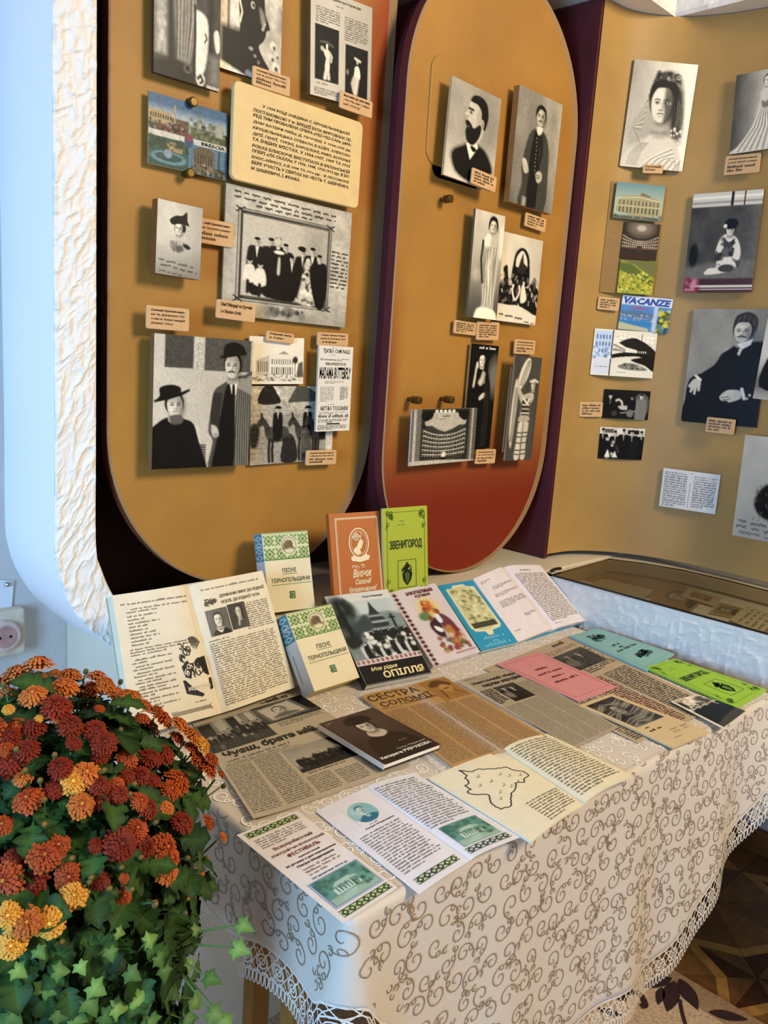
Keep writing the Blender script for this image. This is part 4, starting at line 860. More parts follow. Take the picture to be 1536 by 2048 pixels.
def k_poster(k):
    k.rect(0, 1, 0, 1, '#e4dccb'); B = '#1c1814'
    k.lines(.36, .66, .015, .03, 1, 10, B); k.text('TEATRO COMUNALE', .12, .9, .035, .085, B, .03); k.lines(.3, .7, .1, .112, 1, 20, B); k.text('Domenica', .06, .5, .145, .17, B, .03); k.lines(.52, .92, .14, .175, 2, 12, B)
    k.text('PRIMA RAPPRESENTAZIONE', .2, .8, .19, .225, B, .03); k.text('MADAMA BUTTERFLY', .04, .96, .245, .385, B, .035); k.lines(.2, .8, .4, .44, 3, 30, B, 3); k.lines(.08, .5, .47, .65, 11, 20, B, 4); k.lines(.66, .92, .47, .63, 10, 12, B, 5, hgt=.6)
    k.lines(.3, .7, .675, .69, 1, 20, B); k.text('ARTURO TOSCANINI', .1, .92, .70, .755, B, .03); k.lines(.08, .92, .765, .8, 2, 34, B, 6); k.lines(.05, .95, .81, .845, 1, 24, B, 9, 0, 1, .8); k.lines(.05, .95, .855, .9, 3, 34, B, 7, hgt=.62); k.rect(.3, .7, .905, .92, B); k.lines(.05, .95, .925, .985, 4, 36, B, 8, hgt=.62)
mounted('theatre_poster', 'narrow white theatre playbill lettered TEATRO COMUNALE', 'poster', [(638, 690.6), (705, 694), (699, 862), (631, 862)], 1, .03, .004, None, edge='#d8ccb4', ink=k_poster)
caption('caption card directly above the theatre playbill', [(635.6, 663.6), (697, 667.7), (696.6, 694), (634.5, 690.6)], 1, .018, 3, ['Афіша театру Кому-', 'нале в Болоньї, Іта-', 'лія'])
caption('caption card over the corner of the donkey riders photograph', [(613.5, 899.6), (673, 901.5), (672.6, 930), (611.6, 930)], 1, .022, 4, ['Соломія Крушельницька', 'з Джакомо Пуччіні та'])

# --- second board
def f_bearded(c):
    c.mix(np.ones_like(c.X), .62); c.gy(.84, .5, 1.1); c.noise(.1, .2, 5); c.mul(.75, .3, .35, .3, .8)
    c.p([(.1, .74), (.3, .63), (.45, .58), (.7, .58), (.86, .66), (.97, .8), (.85, .9), (.72, .95), (.5, .99), (.2, .92)], .09, .04); c.mul(.7, .72, .1, .08, 1.8); c.p([(.38, .6), (.56, .53), (.62, .6), (.48, .75)], .9, .012, False)
    c.p([(.40, .17), (.5, .12), (.64, .13), (.71, .24), (.70, .42), (.6, .56), (.45, .52), (.40, .46), (.345, .45), (.36, .40), (.33, .37), (.36, .33), (.30, .315), (.355, .26), (.375, .235), (.37, .2)], .74, .012)
    c.mul(.62, .3, .08, .14, .75); c.mul(.42, .275, .035, .02, .45); c.e(.415, .27, .016, .009, .08, .5); c.l([(.38, .238), (.46, .24)], .012, .15); c.mul(.36, .325, .02, .015, .6)
    c.p([(.39, .145), (.46, .085), (.6, .075), (.72, .12), (.775, .24), (.74, .38), (.69, .40), (.68, .3), (.64, .3), (.62, .22), (.54, .17), (.44, .165)], .1, .012); c.e(.675, .345, .026, .04, .62, .3); c.mul(.675, .35, .012, .02, .5)
    c.p([(.32, .375), (.38, .36), (.45, .39), (.5, .42), (.62, .36), (.655, .42), (.6, .53), (.5, .6), (.38, .57), (.34, .48), (.35, .43)], .1, .015); c.l([(.35, .425), (.41, .42)], .006, .4)
    c.p([(.46, .615), (.52, .605), (.6, .63), (.53, .665)], .05, .01); c.e(.76, .96, .06, .022, .85, .3); c.noise(.1, .02, 7)
mounted(PHOTO, 'photograph of a bearded man in profile wearing a bow tie', 'photograph', [(907, 157), (1003, 194.5), (984, 384), (884, 347)], 2, .034, .006, f_bearded, edge='#c4a476')
caption('caption card at the lower corner of the bearded profile photograph', [(945.5, 334), (994.5, 355), (990.5, 384), (941.5, 367.5)], 2, .044, 4)
def f_stand(c):
    c.mix(np.ones_like(c.X), .54); c.gx(.64, .4, 1.2); c.noise(.2, .2, 6); c.gy(.28, .5, 1.2, .6)
    c.p([(.3, .38), (.44, .3), (.62, .3), (.76, .4), (.81, .62), (.78, 1.02), (.2, 1.02), (.24, .8), (.2, .64)], .3, .015); c.p([(.44, .33), (.55, .35), (.58, .6), (.55, 1.02), (.36, 1.02), (.39, .6)], .15, .015); c.p([(.56, .33), (.66, .36), (.63, .52), (.585, .56)], .24, .01); c.l([(.56, .34), (.63, .5), (.58, .62), (.58, .98)], .008, .12); c.l([(.44, .33), (.40, .48), (.38, .66)], .008, .12)
    for i in range(9): c.e(.485+.002*i, .38+i*.035, .009, .005, .6, .5)
    c.face(.53, .185, .11, .082, .7, .12, -.15, None, .16); c.p([(.42, .2), (.425, .12), (.52, .085), (.63, .11), (.645, .2), (.61, .14), (.5, .125)], .1, .01); c.p([(.46, .285), (.59, .275), (.57, .33), (.5, .345)], .82, .01)
    c.p([(.2, .6), (.27, .59), (.33, .63), (.36, .69), (.31, .71), (.26, .7)], .72, .012); c.p([(.53, .69), (.6, .655), (.67, .67), (.67, .735), (.58, .76)], .7, .012); c.l([(.55, .7), (.64, .695)], .004, .35); c.l([(.55, .72), (.64, .715)], .004, .35); c.r(.28, .36, .92, 1, .6, .02); c.noise(.14, .02, 4)
mounted(PHOTO, 'thick-mounted photograph of a standing young man in a long coat', 'photograph', [(1040.5, 172.5), (1126, 208), (1102.5, 429), (1016.5, 402)], 2, .03, .016, f_stand, edge='#9a6a36')
caption('caption card below the standing young man in a long coat', [(1053, 422.5), (1093, 440), (1090.5, 464), (1049, 452.5)], 2, .014, 4)
knob((895, 398), 2, .0085, .03, 'lone brass pin below the sliding hatch')
def f_draped(c):
    c.gy(.52, -.1, .8); c.mix(.6*np.clip((.55-c.Y)/.5, 0, 1), .8); c.noise(.15, .15, 3); c.gy(.26, .55, .95, .75); c.mul(.2, .6, .15, .06, 1.5)
    c.p([(.33, .26), (.42, .2), (.55, .185), (.72, .2), (.88, .12), (.97, .12), (.98, .24), (.9, .42), (.86, .7), (.8, .9), (.9, .97), (.4, .98), (.44, .85), (.38, .62), (.31, .45)], .72, .015)
    c.p([(.86, .14), (.96, .1), (1.0, .12), (1.0, .34), (.92, .42), (.86, .28)], .86, .02); c.p([(.36, .26), (.46, .2), (.58, .21), (.56, .3), (.48, .34), (.38, .31)], .88, .015); c.face(.62, .12, .13, .058, .8, .08, .15); c.p([(.47, .17), (.48, .07), (.6, .025), (.75, .05), (.8, .13), (.78, .17), (.73, .09), (.6, .06), (.54, .1)], .08, .01)
    rg = random.Random(3)
    for i in range(20): x = .4+.022*i; c.l([(x+rg.uniform(-.02, .02), .32+.01*(i % 3)), (x+.03*math.sin(i*1.7), .5), (.5+.016*i+.02*math.sin(i), .72), (.5+.017*i, .94)], .005, (.42, .92, .6)[i % 3], .7)
    c.l([(.33, .27), (.31, .45), (.4, .66)], .01, .18); c.mul(.62, .55, .06, .2, 1.15); c.mul(.82, .55, .05, .25, .75); c.p([(.28, .92), (.5, .89), (.85, .91), (.97, .97), (.92, 1.03), (.26, 1.03)], .92, .02)
mounted(PHOTO, 'narrow photograph of a woman in a long draped white gown', 'photograph', [(952.6, 417), (1010, 433), (993.5, 640), (933, 633.6)], 2, .03, .006, f_draped, edge='#6a5a3e')
def f_monument(c):
    c.mix(np.ones_like(c.X), .8); c.gx(.62, .5, 1.2, .6); c.noise(.1, .2, 3); c.p([(.3, .56), (.3, .3), (.36, .18), (.5, .13), (.64, .18), (.71, .3), (.71, .56)], .08, .012); c.p([(.36, .33), (.38, .24), (.5, .165), (.61, .23), (.65, .33), (.6, .36), (.4, .36)], .84, .012)
    c.p([(.44, .33), (.5, .22), (.53, .2), (.56, .3), (.66, .34), (.6, .38), (.66, .41), (.42, .42)], .22, .012); c.p([(-.02, .6), (.1, .5), (.06, .4), (.16, .36), (.2, .48), (.3, .58), (.5, .54), (.7, .58), (.8, .5), (.88, .44), (.94, .55), (1.02, .62), (1.02, .88), (.8, .85), (.5, .8), (-.02, .8)], .13, .012)
    rg = random.Random(9)
    for i in range(60): x, y = rg.uniform(.02, .98), rg.uniform(.44, .8); c.l([(x, y), (x+rg.uniform(-.05, .05), y+rg.uniform(.02, .06))], .008, rg.choice((.3, .6, .8, .45)), .6)
    c.p([(.55, .6), (.6, .54), (.65, .6), (.7, .72), (.56, .76)], .86, .012); c.e(.6, .53, .025, .02, .8, .3); c.l([(.35, .57), (.325, .62), (.35, .68), (.39, .72), (.42, .74)], .008, .88); c.l([(.49, .57), (.515, .62), (.49, .68), (.45, .72), (.42, .74)], .008, .88)
    c.p([(-.02, .82), (.3, .81), (.5, .8), (.8, .87), (1.02, .9), (1.02, 1.03), (-.02, 1.03)], .84, .012)
mounted(PHOTO, 'photograph of a wreathed monument under a dark arch, signed below', 'photograph', [(1008, 464), (1086, 481), (1070, 652), (992, 639)], 2, .016, .005, f_monument, edge='#8a7248', ink=lambda k: (k.hand(.05, .7, .92, .012, 22, .008, '#241e16', 3, .05), k.hand(.7, .97, .975, .01, 8, .007, '#241e16', 4, .05)))
caption('shorter of a pair of caption cards below the draped white gown photograph', [(910, 640), (953.5, 645), (951, 671), (907, 667)], 2, .012, 5)
caption('taller caption card below the monument photograph, beside another card', [(955.5, 643), (999, 645), (997.5, 682), (952.6, 679)], 2, .016, 6)
caption('caption card above the photograph of the dancer with raised veil', [(1030.5, 677.5), (1071.6, 681.7), (1069, 711), (1028.6, 707)], 2, .014, 4, ['Соломія Крушельниць-', 'ка в ролі Саломеї'])
def f_dancer(c):
    c.mix(np.ones_like(c.X), .33); c.noise(.15, .15, 3); c.p([(.18, .26), (.28, .12), (.44, .03), (.56, .02), (.60, .08), (.52, .2), (.34, .3), (.24, .32)], .84, .015)
    for i in range(6): c.l([(.24+.03*i, .28), (.36+.03*i, .14), (.5+.015*i, .04)], .004, .55, .7)
    c.p([(.1, .24), (.2, .26), (.22, .45), (.2, .65), (.15, .88), (.05, .72), (.05, .45)], .8, .015)
    for i in range(4): c.l([(.12+.025*i, .3), (.11+.025*i, .6), (.1+.02*i, .82)], .004, .5, .7)
    c.p([(.13, .23), (.2, .22), (.26, .29), (.42, .365), (.58, .35), (.8, .345), (.83, .40), (.72, .46), (.7, .57), (.4, .57), (.40, .46), (.3, .40), (.17, .28)], .7, .012); c.mul(.62, .42, .1, .05, .8); c.face(.78, .26, .1, .05, .74, .12, -.4); c.l([(.66, .235), (.8, .215), (.92, .235)], .01, .78)
    c.p([(.42, .42), (.71, .42), (.68, .57), (.43, .57)], .26, .01); c.l([(.46, .4), (.62, .45), (.68, .4)], .008, .85); c.l([(.45, .46), (.69, .46)], .006, .8); c.l([(.45, .5), (.68, .5)], .006, .7); c.l([(.44, .54), (.68, .54)], .006, .8)
    c.p([(.38, .57), (.72, .57), (.74, .65), (.36, .65)], .66, .01); c.l([(.36, .63), (.56, .66), (.74, .62)], .01, .3)
    c.p([(.37, .64), (.54, .64), (.52, .8), (.5, .98), (.31, .98), (.35, .8)], .78, .012); c.p([(.56, .64), (.74, .64), (.71, .82), (.72, .98), (.55, .98), (.55, .8)], .74, .012); c.mul(.53, .8, .03, .2, .5)
    for y in (.73, .77, .83, .9, .94): c.l([(.33, y), (.5, y+.004)], .006, .3); c.l([(.56, y), (.72, y-.004)], .006, .3)
    c.noise(.1, .02, 5)
mounted(PHOTO, 'narrow photograph of a dancer holding up a white veil', 'photograph', [(1030.6, 710), (1083, 715.7), (1063, 921), (1010.7, 919.7)], 2, .04, .005, f_dancer, edge='#a9835a')
mounted('backing_strip', 'plain tan board showing behind the dancer photograph', 'backing board', [(1024, 735), (1072, 738), (1056, 905), (1006, 903)], 2, .022, .004, None, edge='#a9835a')
def f_dark(c):
    c.mix(np.ones_like(c.X), .12); c.noise(.35, .2, 3); c.e(.92, .3, .22, .16, .5, 1, 0, .8); c.p([(.44, .3), (.54, .23), (.68, .26), (.8, .38), (.86, .6), (.88, 1.05), (.38, 1.05), (.42, .7), (.38, .5)], .07, .02)
    c.p([(.34, .13), (.38, .07), (.5, .05), (.62, .09), (.68, .22), (.66, .36), (.57, .3), (.54, .2)], .05, .012); c.face(.44, .15, .115, .055, .86, .05, -.25); c.p([(.5, .07), (.6, .1), (.64, .25), (.58, .3), (.55, .18)], .05, .012)
    c.p([(.36, .36), (.44, .31), (.5, .25), (.55, .28), (.52, .36), (.44, .39)], .76, .02); c.p([(.24, .18), (.3, .17), (.32, .21), (.27, .24), (.25, .32), (.22, .40), (.17, .40), (.2, .3)], .8, .012); c.p([(.43, .505), (.52, .47), (.63, .455), (.65, .485), (.54, .515), (.45, .53)], .78, .012); c.l([(.57, .27), (.56, .36)], .008, .6)
    for i in range(7): c.l([(.6+.03*i, .3+.03*i), (.64+.028*i, .6), (.62+.03*i, .98)], .005, .2, .7)
mounted(PHOTO, 'tall dark photograph of a woman in black, partly behind the opera hall picture', 'photograph', [(940, 687), (996.5, 691.6), (980, 899), (928, 894)], 2, .012, .005, f_dark, edge='#b0864e', ink=lambda k: k.lines(.28, .93, .018, .048, 1, 14, '#e8e2d4', 3, 0, 1, .6))
caption('caption card at the foot of the tall photograph of the woman in black', [(952.6, 899), (993, 898.5), (989.5, 927), (950.7, 928)], 2, .024, 4, ['Соломія Крушельниць-', 'ка в ролі Електри'])
def f_opera(c):
    c.mix(np.ones_like(c.X), .22); c.p([(.2, .28), (.3, .08), (.72, .08), (.82, .28), (.5, .42)], .68, .02); c.p([(.22, .3), (.5, .42), (.8, .3), (.8, .9), (.2, .9)], .28, .02)
    for i in range(6):
        y = .38+i*.085; q = [(.18+.64*k/16, y+.1*(1-((k-8)/8)**2)*(1-i*.14)) for k in range(17)]; c.l(q, .008, .75); c.l([(x, yy+.035) for x, yy in q], .02, .1)
        for x, yy in q: c.e(x, yy+.03, .012, .016, .5, .5)
    c.r(.0, .14, 0, 1, .45, .03); c.r(.88, 1, 0, 1, .4, .03); c.l([(.05, 0), (.05, 1)], .02, .7); c.l([(.93, 0), (.93, 1)], .015, .65); c.p([(.14, .06), (.3, .04), (.3, .16), (.18, .22)], .14, .02); c.p([(.7, .04), (.86, .06), (.82, .22), (.72, .16)], .14, .02)
    for i in range(5): c.r(.34+i*.065, .38+i*.065, .02, .07, .85, .01)
    c.e(.5, .84, .03, .06, .85, .3).r(.46, .54, .88, .98, .15, .01); c.p([(0, .93), (.4, .93), (1, .98), (1, 1), (0, 1)], .7, .02); c.noise(.35, .012, 4)
mounted(PHOTO, 'wide photograph of a tiered opera hall interior under two brass pins', 'photograph', [(824.6, 816), (953.5, 819), (948.4, 922), (818.6, 931)], 2, .034, .004, f_opera, edge='#cfc4ac', ink=lambda k: (k.lines(.45, .57, .12, .145, 1, 7, '#2b261e', 5, 0, 1, .6), k.lines(.36, .66, .17, .19, 1, 24, '#2b261e')))
knob((831, 800), 2, .0085, .038, 'brass pin above the corner of the opera hall photograph'); knob((896, 799), 2, .0085, .038, 'brass pin above the middle of the opera hall photograph')

# --- curved board
def f_veil(c):
    c.gx(.92, .3, 1.0); c.mix(.6*np.clip((.4-c.X)/.4, 0, 1)*np.clip(1.1-c.Y, 0, 1), .5); c.noise(.08, .2, 4)
    c.p([(.3, .28), (.38, .13), (.55, .07), (.76, .11), (.86, .28), (.92, .6), (.88, .76), (.66, .72), (.3, .72), (.08, .78), (.12, .56), (.25, .42)], .66, .03)
    for i in range(14): c.l([(.31-.004*i, .28+.028*i), (.24-.008*i, .5+.01*i), (.10+.012*i, .76)], .005, .45 if i % 2 else .82, .7)
    c.p([(.66, .2), (.82, .26), (.88, .56), (.84, .7), (.72, .64), (.68, .42)], .22, .04)
    for i in range(8): c.l([(.74+.018*i, .28+.02*i), (.78+.015*i, .5), (.76+.016*i, .7)], .004, .5 if i % 2 else .12, .7)
    c.p([(.3, .78), (.4, .68), (.62, .67), (.85, .75), (.94, .92), (.92, 1.03), (.04, 1.03), (.06, .86)], .8, .03); c.mul(.55, .66, .14, .05, .6)
    c.face(.525, .385, .185, .17, .82, .1, -.12); c.p([(.56, .22), (.72, .25), (.745, .42), (.69, .53), (.58, .56), (.585, .46), (.565, .4)], .24, .03, True, .8); c.e(.635, .378, .03, .014, .75, .6).e(.635, .378, .014, .013, .05, .5)
    c.p([(.31, .37), (.33, .22), (.46, .15), (.68, .165), (.77, .3), (.74, .42), (.7, .3), (.58, .225), (.44, .235), (.37, .3)], .09, .015)
    c.p([(.34, .2), (.4, .12), (.56, .085), (.74, .13), (.78, .2), (.6, .16), (.44, .17)], .3, .02); c.e(.71, .135, .06, .035, .12, .2).e(.73, .135, .035, .022, .65, .5).e(.725, .135, .015, .01, .15, .5); c.spk(10, (.38, .66, .1, .16), .018, [.12, .45, .7], 5)
    c.spk(14, (.72, .9, .6, .74), .014, [.85, .2], 9)
    for i in range(12): c.l([(.3+.05*i, 1.0), (.45+.045*i, .9), (.78+.012*i, .78+.02*i)], .005, .5 if i % 2 else .92, .7)
    for i in range(6): c.l([(.1+.03*i, .98), (.14+.03*i, .86), (.3+.02*i, .76)], .005, .6, .7)
    c.noise(.08, .015, 3)
mounted(PHOTO, 'large photograph of a young woman in a white bridal veil', 'photograph', [(1267, 116.5), (1394, 131), (1366, 345.5), (1242, 330)], 3, .022, .006, f_veil, edge='#8a5a2c')
caption('small caption card on the lower edge of the veiled woman photograph', [(1286.5, 327.5), (1327, 330), (1325.5, 347.5), (1285.5, 346)], 3, .034, 2, ['Соломія', 'КРУШЕЛЬНИЦЬКА'])
def f_longgown(c):
    c.gx(.55, .6, 0); c.mix(np.clip(1-c.X*1.4, 0, 1)*.75, .12); c.noise(.18, .2, 3); c.p([(.54, .32), (.72, .32), (.76, .5), (.92, .75), (.97, 1), (0, 1), (.12, .93), (.3, .8), (.45, .6)], .76, .015); c.face(.645, .14, .085, .07, .8, .2, -.1); c.p([(.52, .28), (.58, .23), (.72, .23), (.8, .28), (.78, .36), (.7, .4), (.56, .4)], .78, .015); c.p([(.56, .36), (.62, .4), (.72, .36), (.7, .46), (.58, .46)], .5, .012)
    for i in range(14): c.l([(.55+i*.014, .48), (.42+i*.035, .7), (.1+i*.062, .98)], .006, .4 if i % 2 else .9, .8)
    c.noise(.1, .015, 4)
mounted(PHOTO, 'photograph of a lady in a long trained gown, beside the veiled woman', 'photograph', [(1475.5, 152.5), (1574, 128), (1562, 296), (1457, 307.5)], 3, .02, .006, f_longgown, edge='#6a4626')
caption('caption card below the lady in the long trained gown', [(1451.5, 312.5), (1522, 305), (1518, 345), (1446.5, 351)], 3, .016, 4, ['Соломія Крушельницька', 'в ролі Аделії з опери'])
mounted('backing_strip', 'tall tan board behind the three stacked theatre postcards', 'backing board', [(1223, 359.5), (1320, 375), (1300, 592), (1199, 584)], 3, .012, .004, None, edge='#8f6c38')
def f_col1(c):
    c.mix(np.ones_like(c.X), '#5d8a8e'); c.gy('#a8b59a', 0, .5); c.p([(.05, .62), (.1, .4), (.5, .3), (.55, .22), (.7, .3), (.95, .45), (.95, .85), (.5, .92), (.05, .8)], '#a39a6c', .01, False); c.p([(.5, .32), (.55, .24), (.72, .32), (.72, .36)], '#6a6850', .01, False)
    for i in range(11): c.r(.1+i*.078, .125+i*.078, .48, .6, '#4a4838', .006); c.r(.1+i*.078, .13+i*.078, .66, .82, '#3a3a2e', .006)
    c.l([(.05, .44), (.5, .37), (.95, .46)], .01, '#d8d2a8'); c.l([(.05, .64), (.95, .64)], .008, '#d0c898'); c.r(0, 1, .9, 1, '#4c5548', .02); c.spk(20, (0, 1, .84, .95), .025, ['#2a2e26', '#7a5040', '#888'], 3)
def f_col2(c):
    c.mix(np.ones_like(c.X), '#2a211a'); c.e(.5, .12, .42, .3, '#57493a', .2).e(.5, .14, .3, .18, '#7a6c58', .5).e(.5, .14, .12, .08, '#c8bca0', .8)
    for i in range(4):
        for k in range(18): x = .03+.94*k/17; c.e(x, .42+i*.1+.16*(1-((x-.5)/.5)**2)*(1-.3*i)-.08, .014, .016, '#efe4c0', .7)
        c.l([(.02+.96*k/12, .46+i*.1+.16*(1-((k-6)/6)**2)*(1-.3*i)-.08) for k in range(13)], .016, '#6b5038')
    c.r(.42, .58, .62, .78, '#3f2f20', .03); c.r(0, 1, .86, 1, '#3a1f14', .05)
def f_col3(c):
    c.mix(np.ones_like(c.X), '#8d8a3a'); c.gy('#a8a83a', 0, .6); c.p([(0, .1), (.3, .1), (1, .6), (1, .75), (0, .3)], '#5c6a28', .03, False); c.p([(0, .0), (1, .0), (1, .5), (.4, .12)], '#6f7038', .03, False); c.spk(160, (0, 1, .35, 1), .03, ['#d8c83a', '#b8b02a', '#6a7a24', '#e0d868', '#4a5a1c'], 5)
mounted('postcard', 'colour postcard of a pillared opera house, top of a stack of three', 'postcard', [(1234, 359), (1329, 377), (1323, 443.5), (1226, 436)], 3, .026, .003, f_col1, edge='#5a4a34')
mounted('postcard', 'dark postcard of a lamp-lit auditorium, middle of a stack of three', 'postcard', [(1247.7, 442), (1319, 451), (1313, 524), (1241, 515)], 3, .022, .003, f_col2, edge='#5a4a34')
mounted('postcard', 'yellow flower field postcard, lowest of a stack of three', 'postcard', [(1240.6, 516), (1311, 525.6), (1305, 591), (1234.8, 585)], 3, .024, .003, f_col3, edge='#6a5a34')
caption('caption card beside the foot of the yellow flower field postcard', [(1197, 592), (1240.6, 598), (1237.5, 624), (1195.7, 617)], 3, .012, 4)
def f_vac(c):
    c.mix(np.ones_like(c.X), '#5f93c8'); c.r(0, 1, 0, .26, '#e8e6e0', .01); c.gy('#3f7fc4', .25, .5, .6); c.p([(0, .48), (.3, .42), (.6, .47), (1, .44), (1, .6), (0, .6)], '#5a7a98', .03); c.spk(50, (0, .75, .55, .72), .02, ['#d8d0c0', '#a89a84', '#6a7a68', '#c4b8a0'], 3); c.r(0, .8, .72, .86, '#3a86b8', .03); c.p([(0, .78), (.6, .92), (.6, 1), (0, 1)], '#c8c49a', .03, False); c.spk(60, (.76, 1, .3, 1), .045, ['#d8c41c', '#6a7a1c', '#2a4a1c', '#e8d840', '#1d2f16'], 5); c.r(.66, .74, 0, 1, '#dfe8f0', .06, .7)  # the last pale upright streak is glare painted over the card
mounted('postcard', 'blue seaside holiday postcard lettered VACANZE', 'postcard', [(1244.5, 590), (1346, 598), (1336, 671), (1237, 654.5)], 3, .014, .003, f_vac, edge='#9a8a6c', ink=lambda k: (k.text('VACANZE', .04, .97, .04, .24, '#2f57a8', .05, .2), k.lines(.2, .55, .3, .4, 1, 9, '#c8506a', 5, 0, 1, .6)))
def f_prom(c):
    c.mix(np.ones_like(c.X), .86); c.p([(.34, .36), (.46, .22), (.62, .15), (.72, .18), (.86, .27), (1.02, .44), (1.02, .54), (.6, .52), (.34, .5)], .16, .015); c.noise(.3, .03, 4, (.33, 1, .1, .5)); c.l([(.76, .2), (.76, .06)], .004, .3)
    c.p([(.31, .24), (.38, .26), (.52, .36), (.7, .41), (.7, .47), (.5, .47), (.31, .52)], .88, .008, False)
    for i in range(9): c.r(.325+i*.022, .337+i*.022, .30+.012*i, .345+.012*i, .25, .004); c.r(.325+i*.022, .337+i*.022, .39+.006*i, .45+.002*i, .22, .004)
    for i in range(8): c.r(.6+i*.034, .612+i*.034, .42, .47, .85, .004)
    c.p([(.31, .53), (.6, .48), (1.02, .54), (1.02, .6), (.72, .56), (.5, .58), (.31, .62)], .1, .012); c.p([(.31, .62), (.6, .555), (.78, .56), (.52, .63), (.31, .72)], .84, .008); c.p([(.62, .62), (.82, .56), (1.02, .58), (1.02, .86), (.86, .74), (.7, .68)], .09, .015); c.p([(.42, .78), (.56, .7), (.74, .72), (.9, .82), (.8, .85), (.54, .84)], .5, .02); c.spk(16, (.5, .84, .72, .83), .02, [.25, .7], 6)
    c.r(.29, .31, 0, 1, .35, .004); c.r(.02, .285, .04, .62, '#c9d8e8', .01)
    for i in range(5):
        for j in range(3): c.r(.04+i*.05, .065+i*.05, .12+.15*j, .21+.15*j, '#5a78a8', .006)
    c.spk(16, (.02, .28, .4, .62), .035, ['#7f9cc4', '#e8eef4', '#4a5a78'], 5); c.r(.02, .285, .64, .97, '#dfe2e4', .02)
mounted('postcard', 'black and white promenade postcard with a bluish strip on its edge', 'postcard', [(1191, 656), (1315, 666), (1305, 756), (1179, 750)], 3, .02, .008, f_prom, edge='#a98a58', ink=lambda k: (k.lines(.06, .5, .79, .82, 1, 26, '#444'), k.lines(.42, .7, .89, .92, 1, 18, '#555', 4)))
def f_carr(c):
    c.mix(np.ones_like(c.X), .13); c.noise(.5, .12, 3); c.p([(.7, .2), (.85, .1), (.98, .3), (.95, .8), (.75, .7)], .4, .05); c.l([(.22, .6), (.25, .4), (.33, .33), (.4, .4), (.43, .6)], .03, .78); c.p([(.34, .56), (.62, .55), (.72, .64), (.42, .68)], .72, .03); c.man(.15, .15, 1.0, .1, .75, 1.4, .5); c.man(.82, .12, 1.1, .5, .78, 1.2); c.man(.62, .2, .8, .12, .6, 1.2); c.e(.26, .82, .09, .13, .06, .1).e(.26, .82, .06, .09, .3, .3); c.l([(.4, .8), (.75, .7)], .02, .55); c.e(.6, .8, .07, .12, .5, .6)
mounted(PHOTO, 'small dark photograph of people around an open carriage', 'photograph', [(1207.5, 777.5), (1302, 783.5), (1294.5, 841), (1204.7, 835)], 3, .010, .003, f_carr, edge='#5a4a30')
caption('caption card touching the side of the small carriage photograph', [(1160.5, 803), (1206, 805), (1204.7, 835), (1158.6, 833)], 3, .010, 4)
def f_funeral(c):
    c.mix(np.ones_like(c.X), .8); c.noise(.2, .12, 4); c.r(0, 1, .6, 1, .5, .05); c.r(.6, .85, .06, .2, .15, .02); c.r(.1, .3, .05, .18, .4, .03)
    for x, y, co in ((.07, .06, .08), (.9, .1, .12), (.78, .14, .1), (.7, .08, .15), (.52, .06, .07), (.34, .12, .1)): c.man(x, y, 1.0, co, .75, 1.35, .6); c.r(x-.03, x+.03, y-.03, y+.03, .06, .01)
    c.spk(26, (.14, .46, .35, .95), .035, [.06, .8, .12, .3], 6); c.p([(.14, .95), (.2, .7), (.26, .95)], .9, .02, False); c.p([(.3, .95), (.36, .75), (.42, .95)], .85, .02, False)
mounted(PHOTO, 'small photograph of a row of people in black street coats', 'photograph', [(1200.8, 853.7), (1293.4, 857.6), (1286.7, 921), (1195, 916)], 3, .008, .003, f_funeral, edge='#a9855a')
def k_pages(k):
    k.rect(0, 1, 0, 1, '#e6e0d2'); k.lines(.04, .47, .07, .97, 15, 34, '#2a2620', 3, hgt=.58); k.lines(.56, .97, .1, .92, 14, 32, '#2a2620', 4, hgt=.58); k.rect(.5, .507, .3, .95, '#5a5650'); k.rect(.497, .53, .05, .07, '#4a4640'); k.lines(.62, .8, .95, .98, 1, 20, '#555')
mounted('mounted_page', 'white photocopy of two facing pages of print, low on the curved board', 'page', [(1327.8, 935.7), (1440.7, 950), (1431, 1029.5), (1318, 1010.7)], 3, .014, .003, None, edge='#d8d0bc', ink=k_pages)
def f_kimono(c):
    c.mix(np.ones_like(c.X), .33); c.noise(.35, .2, 5); c.gx(.55, .7, 1.2, .5); c.p([(0, .75), (1, .68), (1, .95), (0, .95)], .45, .05); c.noise(.15, .05, 6)
    c.r(0, 1, 0, .14, .78, .01); c.l([(0, .05), (1, .05)], .012, .9); c.l([(0, .1), (1, .1)], .01, .6); c.r(.56, .6, 0, .14, .2, .005); c.r(.74, .76, 0, .14, .25, .004)
    c.p([(.42, .6), (.48, .45), (.6, .42), (.72, .48), (.78, .6), (.76, .68), (.66, .66), (.74, .74), (.6, .8), (.3, .82), (.34, .76), (.46, .74)], .84, .012); c.p([(.52, .46), (.6, .5), (.68, .46), (.64, .58), (.54, .58)], .3, .012); c.p([(.52, .56), (.68, .56), (.66, .64), (.52, .64)], .4, .01); c.face(.6, .38, .065, .055, .8, .08, 0); c.e(.6, .32, .1, .055, .07, .15).e(.52, .34, .025, .02, .85, .4); c.p([(.42, .62), (.52, .6), (.5, .68), (.42, .68)], .25, .01); c.e(.6, .76, .12, .04, .3, .3); c.spk(16, (.4, .78, .46, .8), .016, [.15, .3], 4); c.e(.1, .62, .07, .12, .12, .4)
    c.r(0, .22, .86, 1, '#a84a5a', .02); c.r(.22, 1, .86, 1, '#43201f', .02); c.l([(0, .94), (1, .94)], .01, '#e8dcc8'); c.l([(0, .97), (1, .97)], .006, '#c8a8a0'); c.spk(16, (0, .22, .87, 1), .02, ['#d88a98', '#7a2a38'], 4)
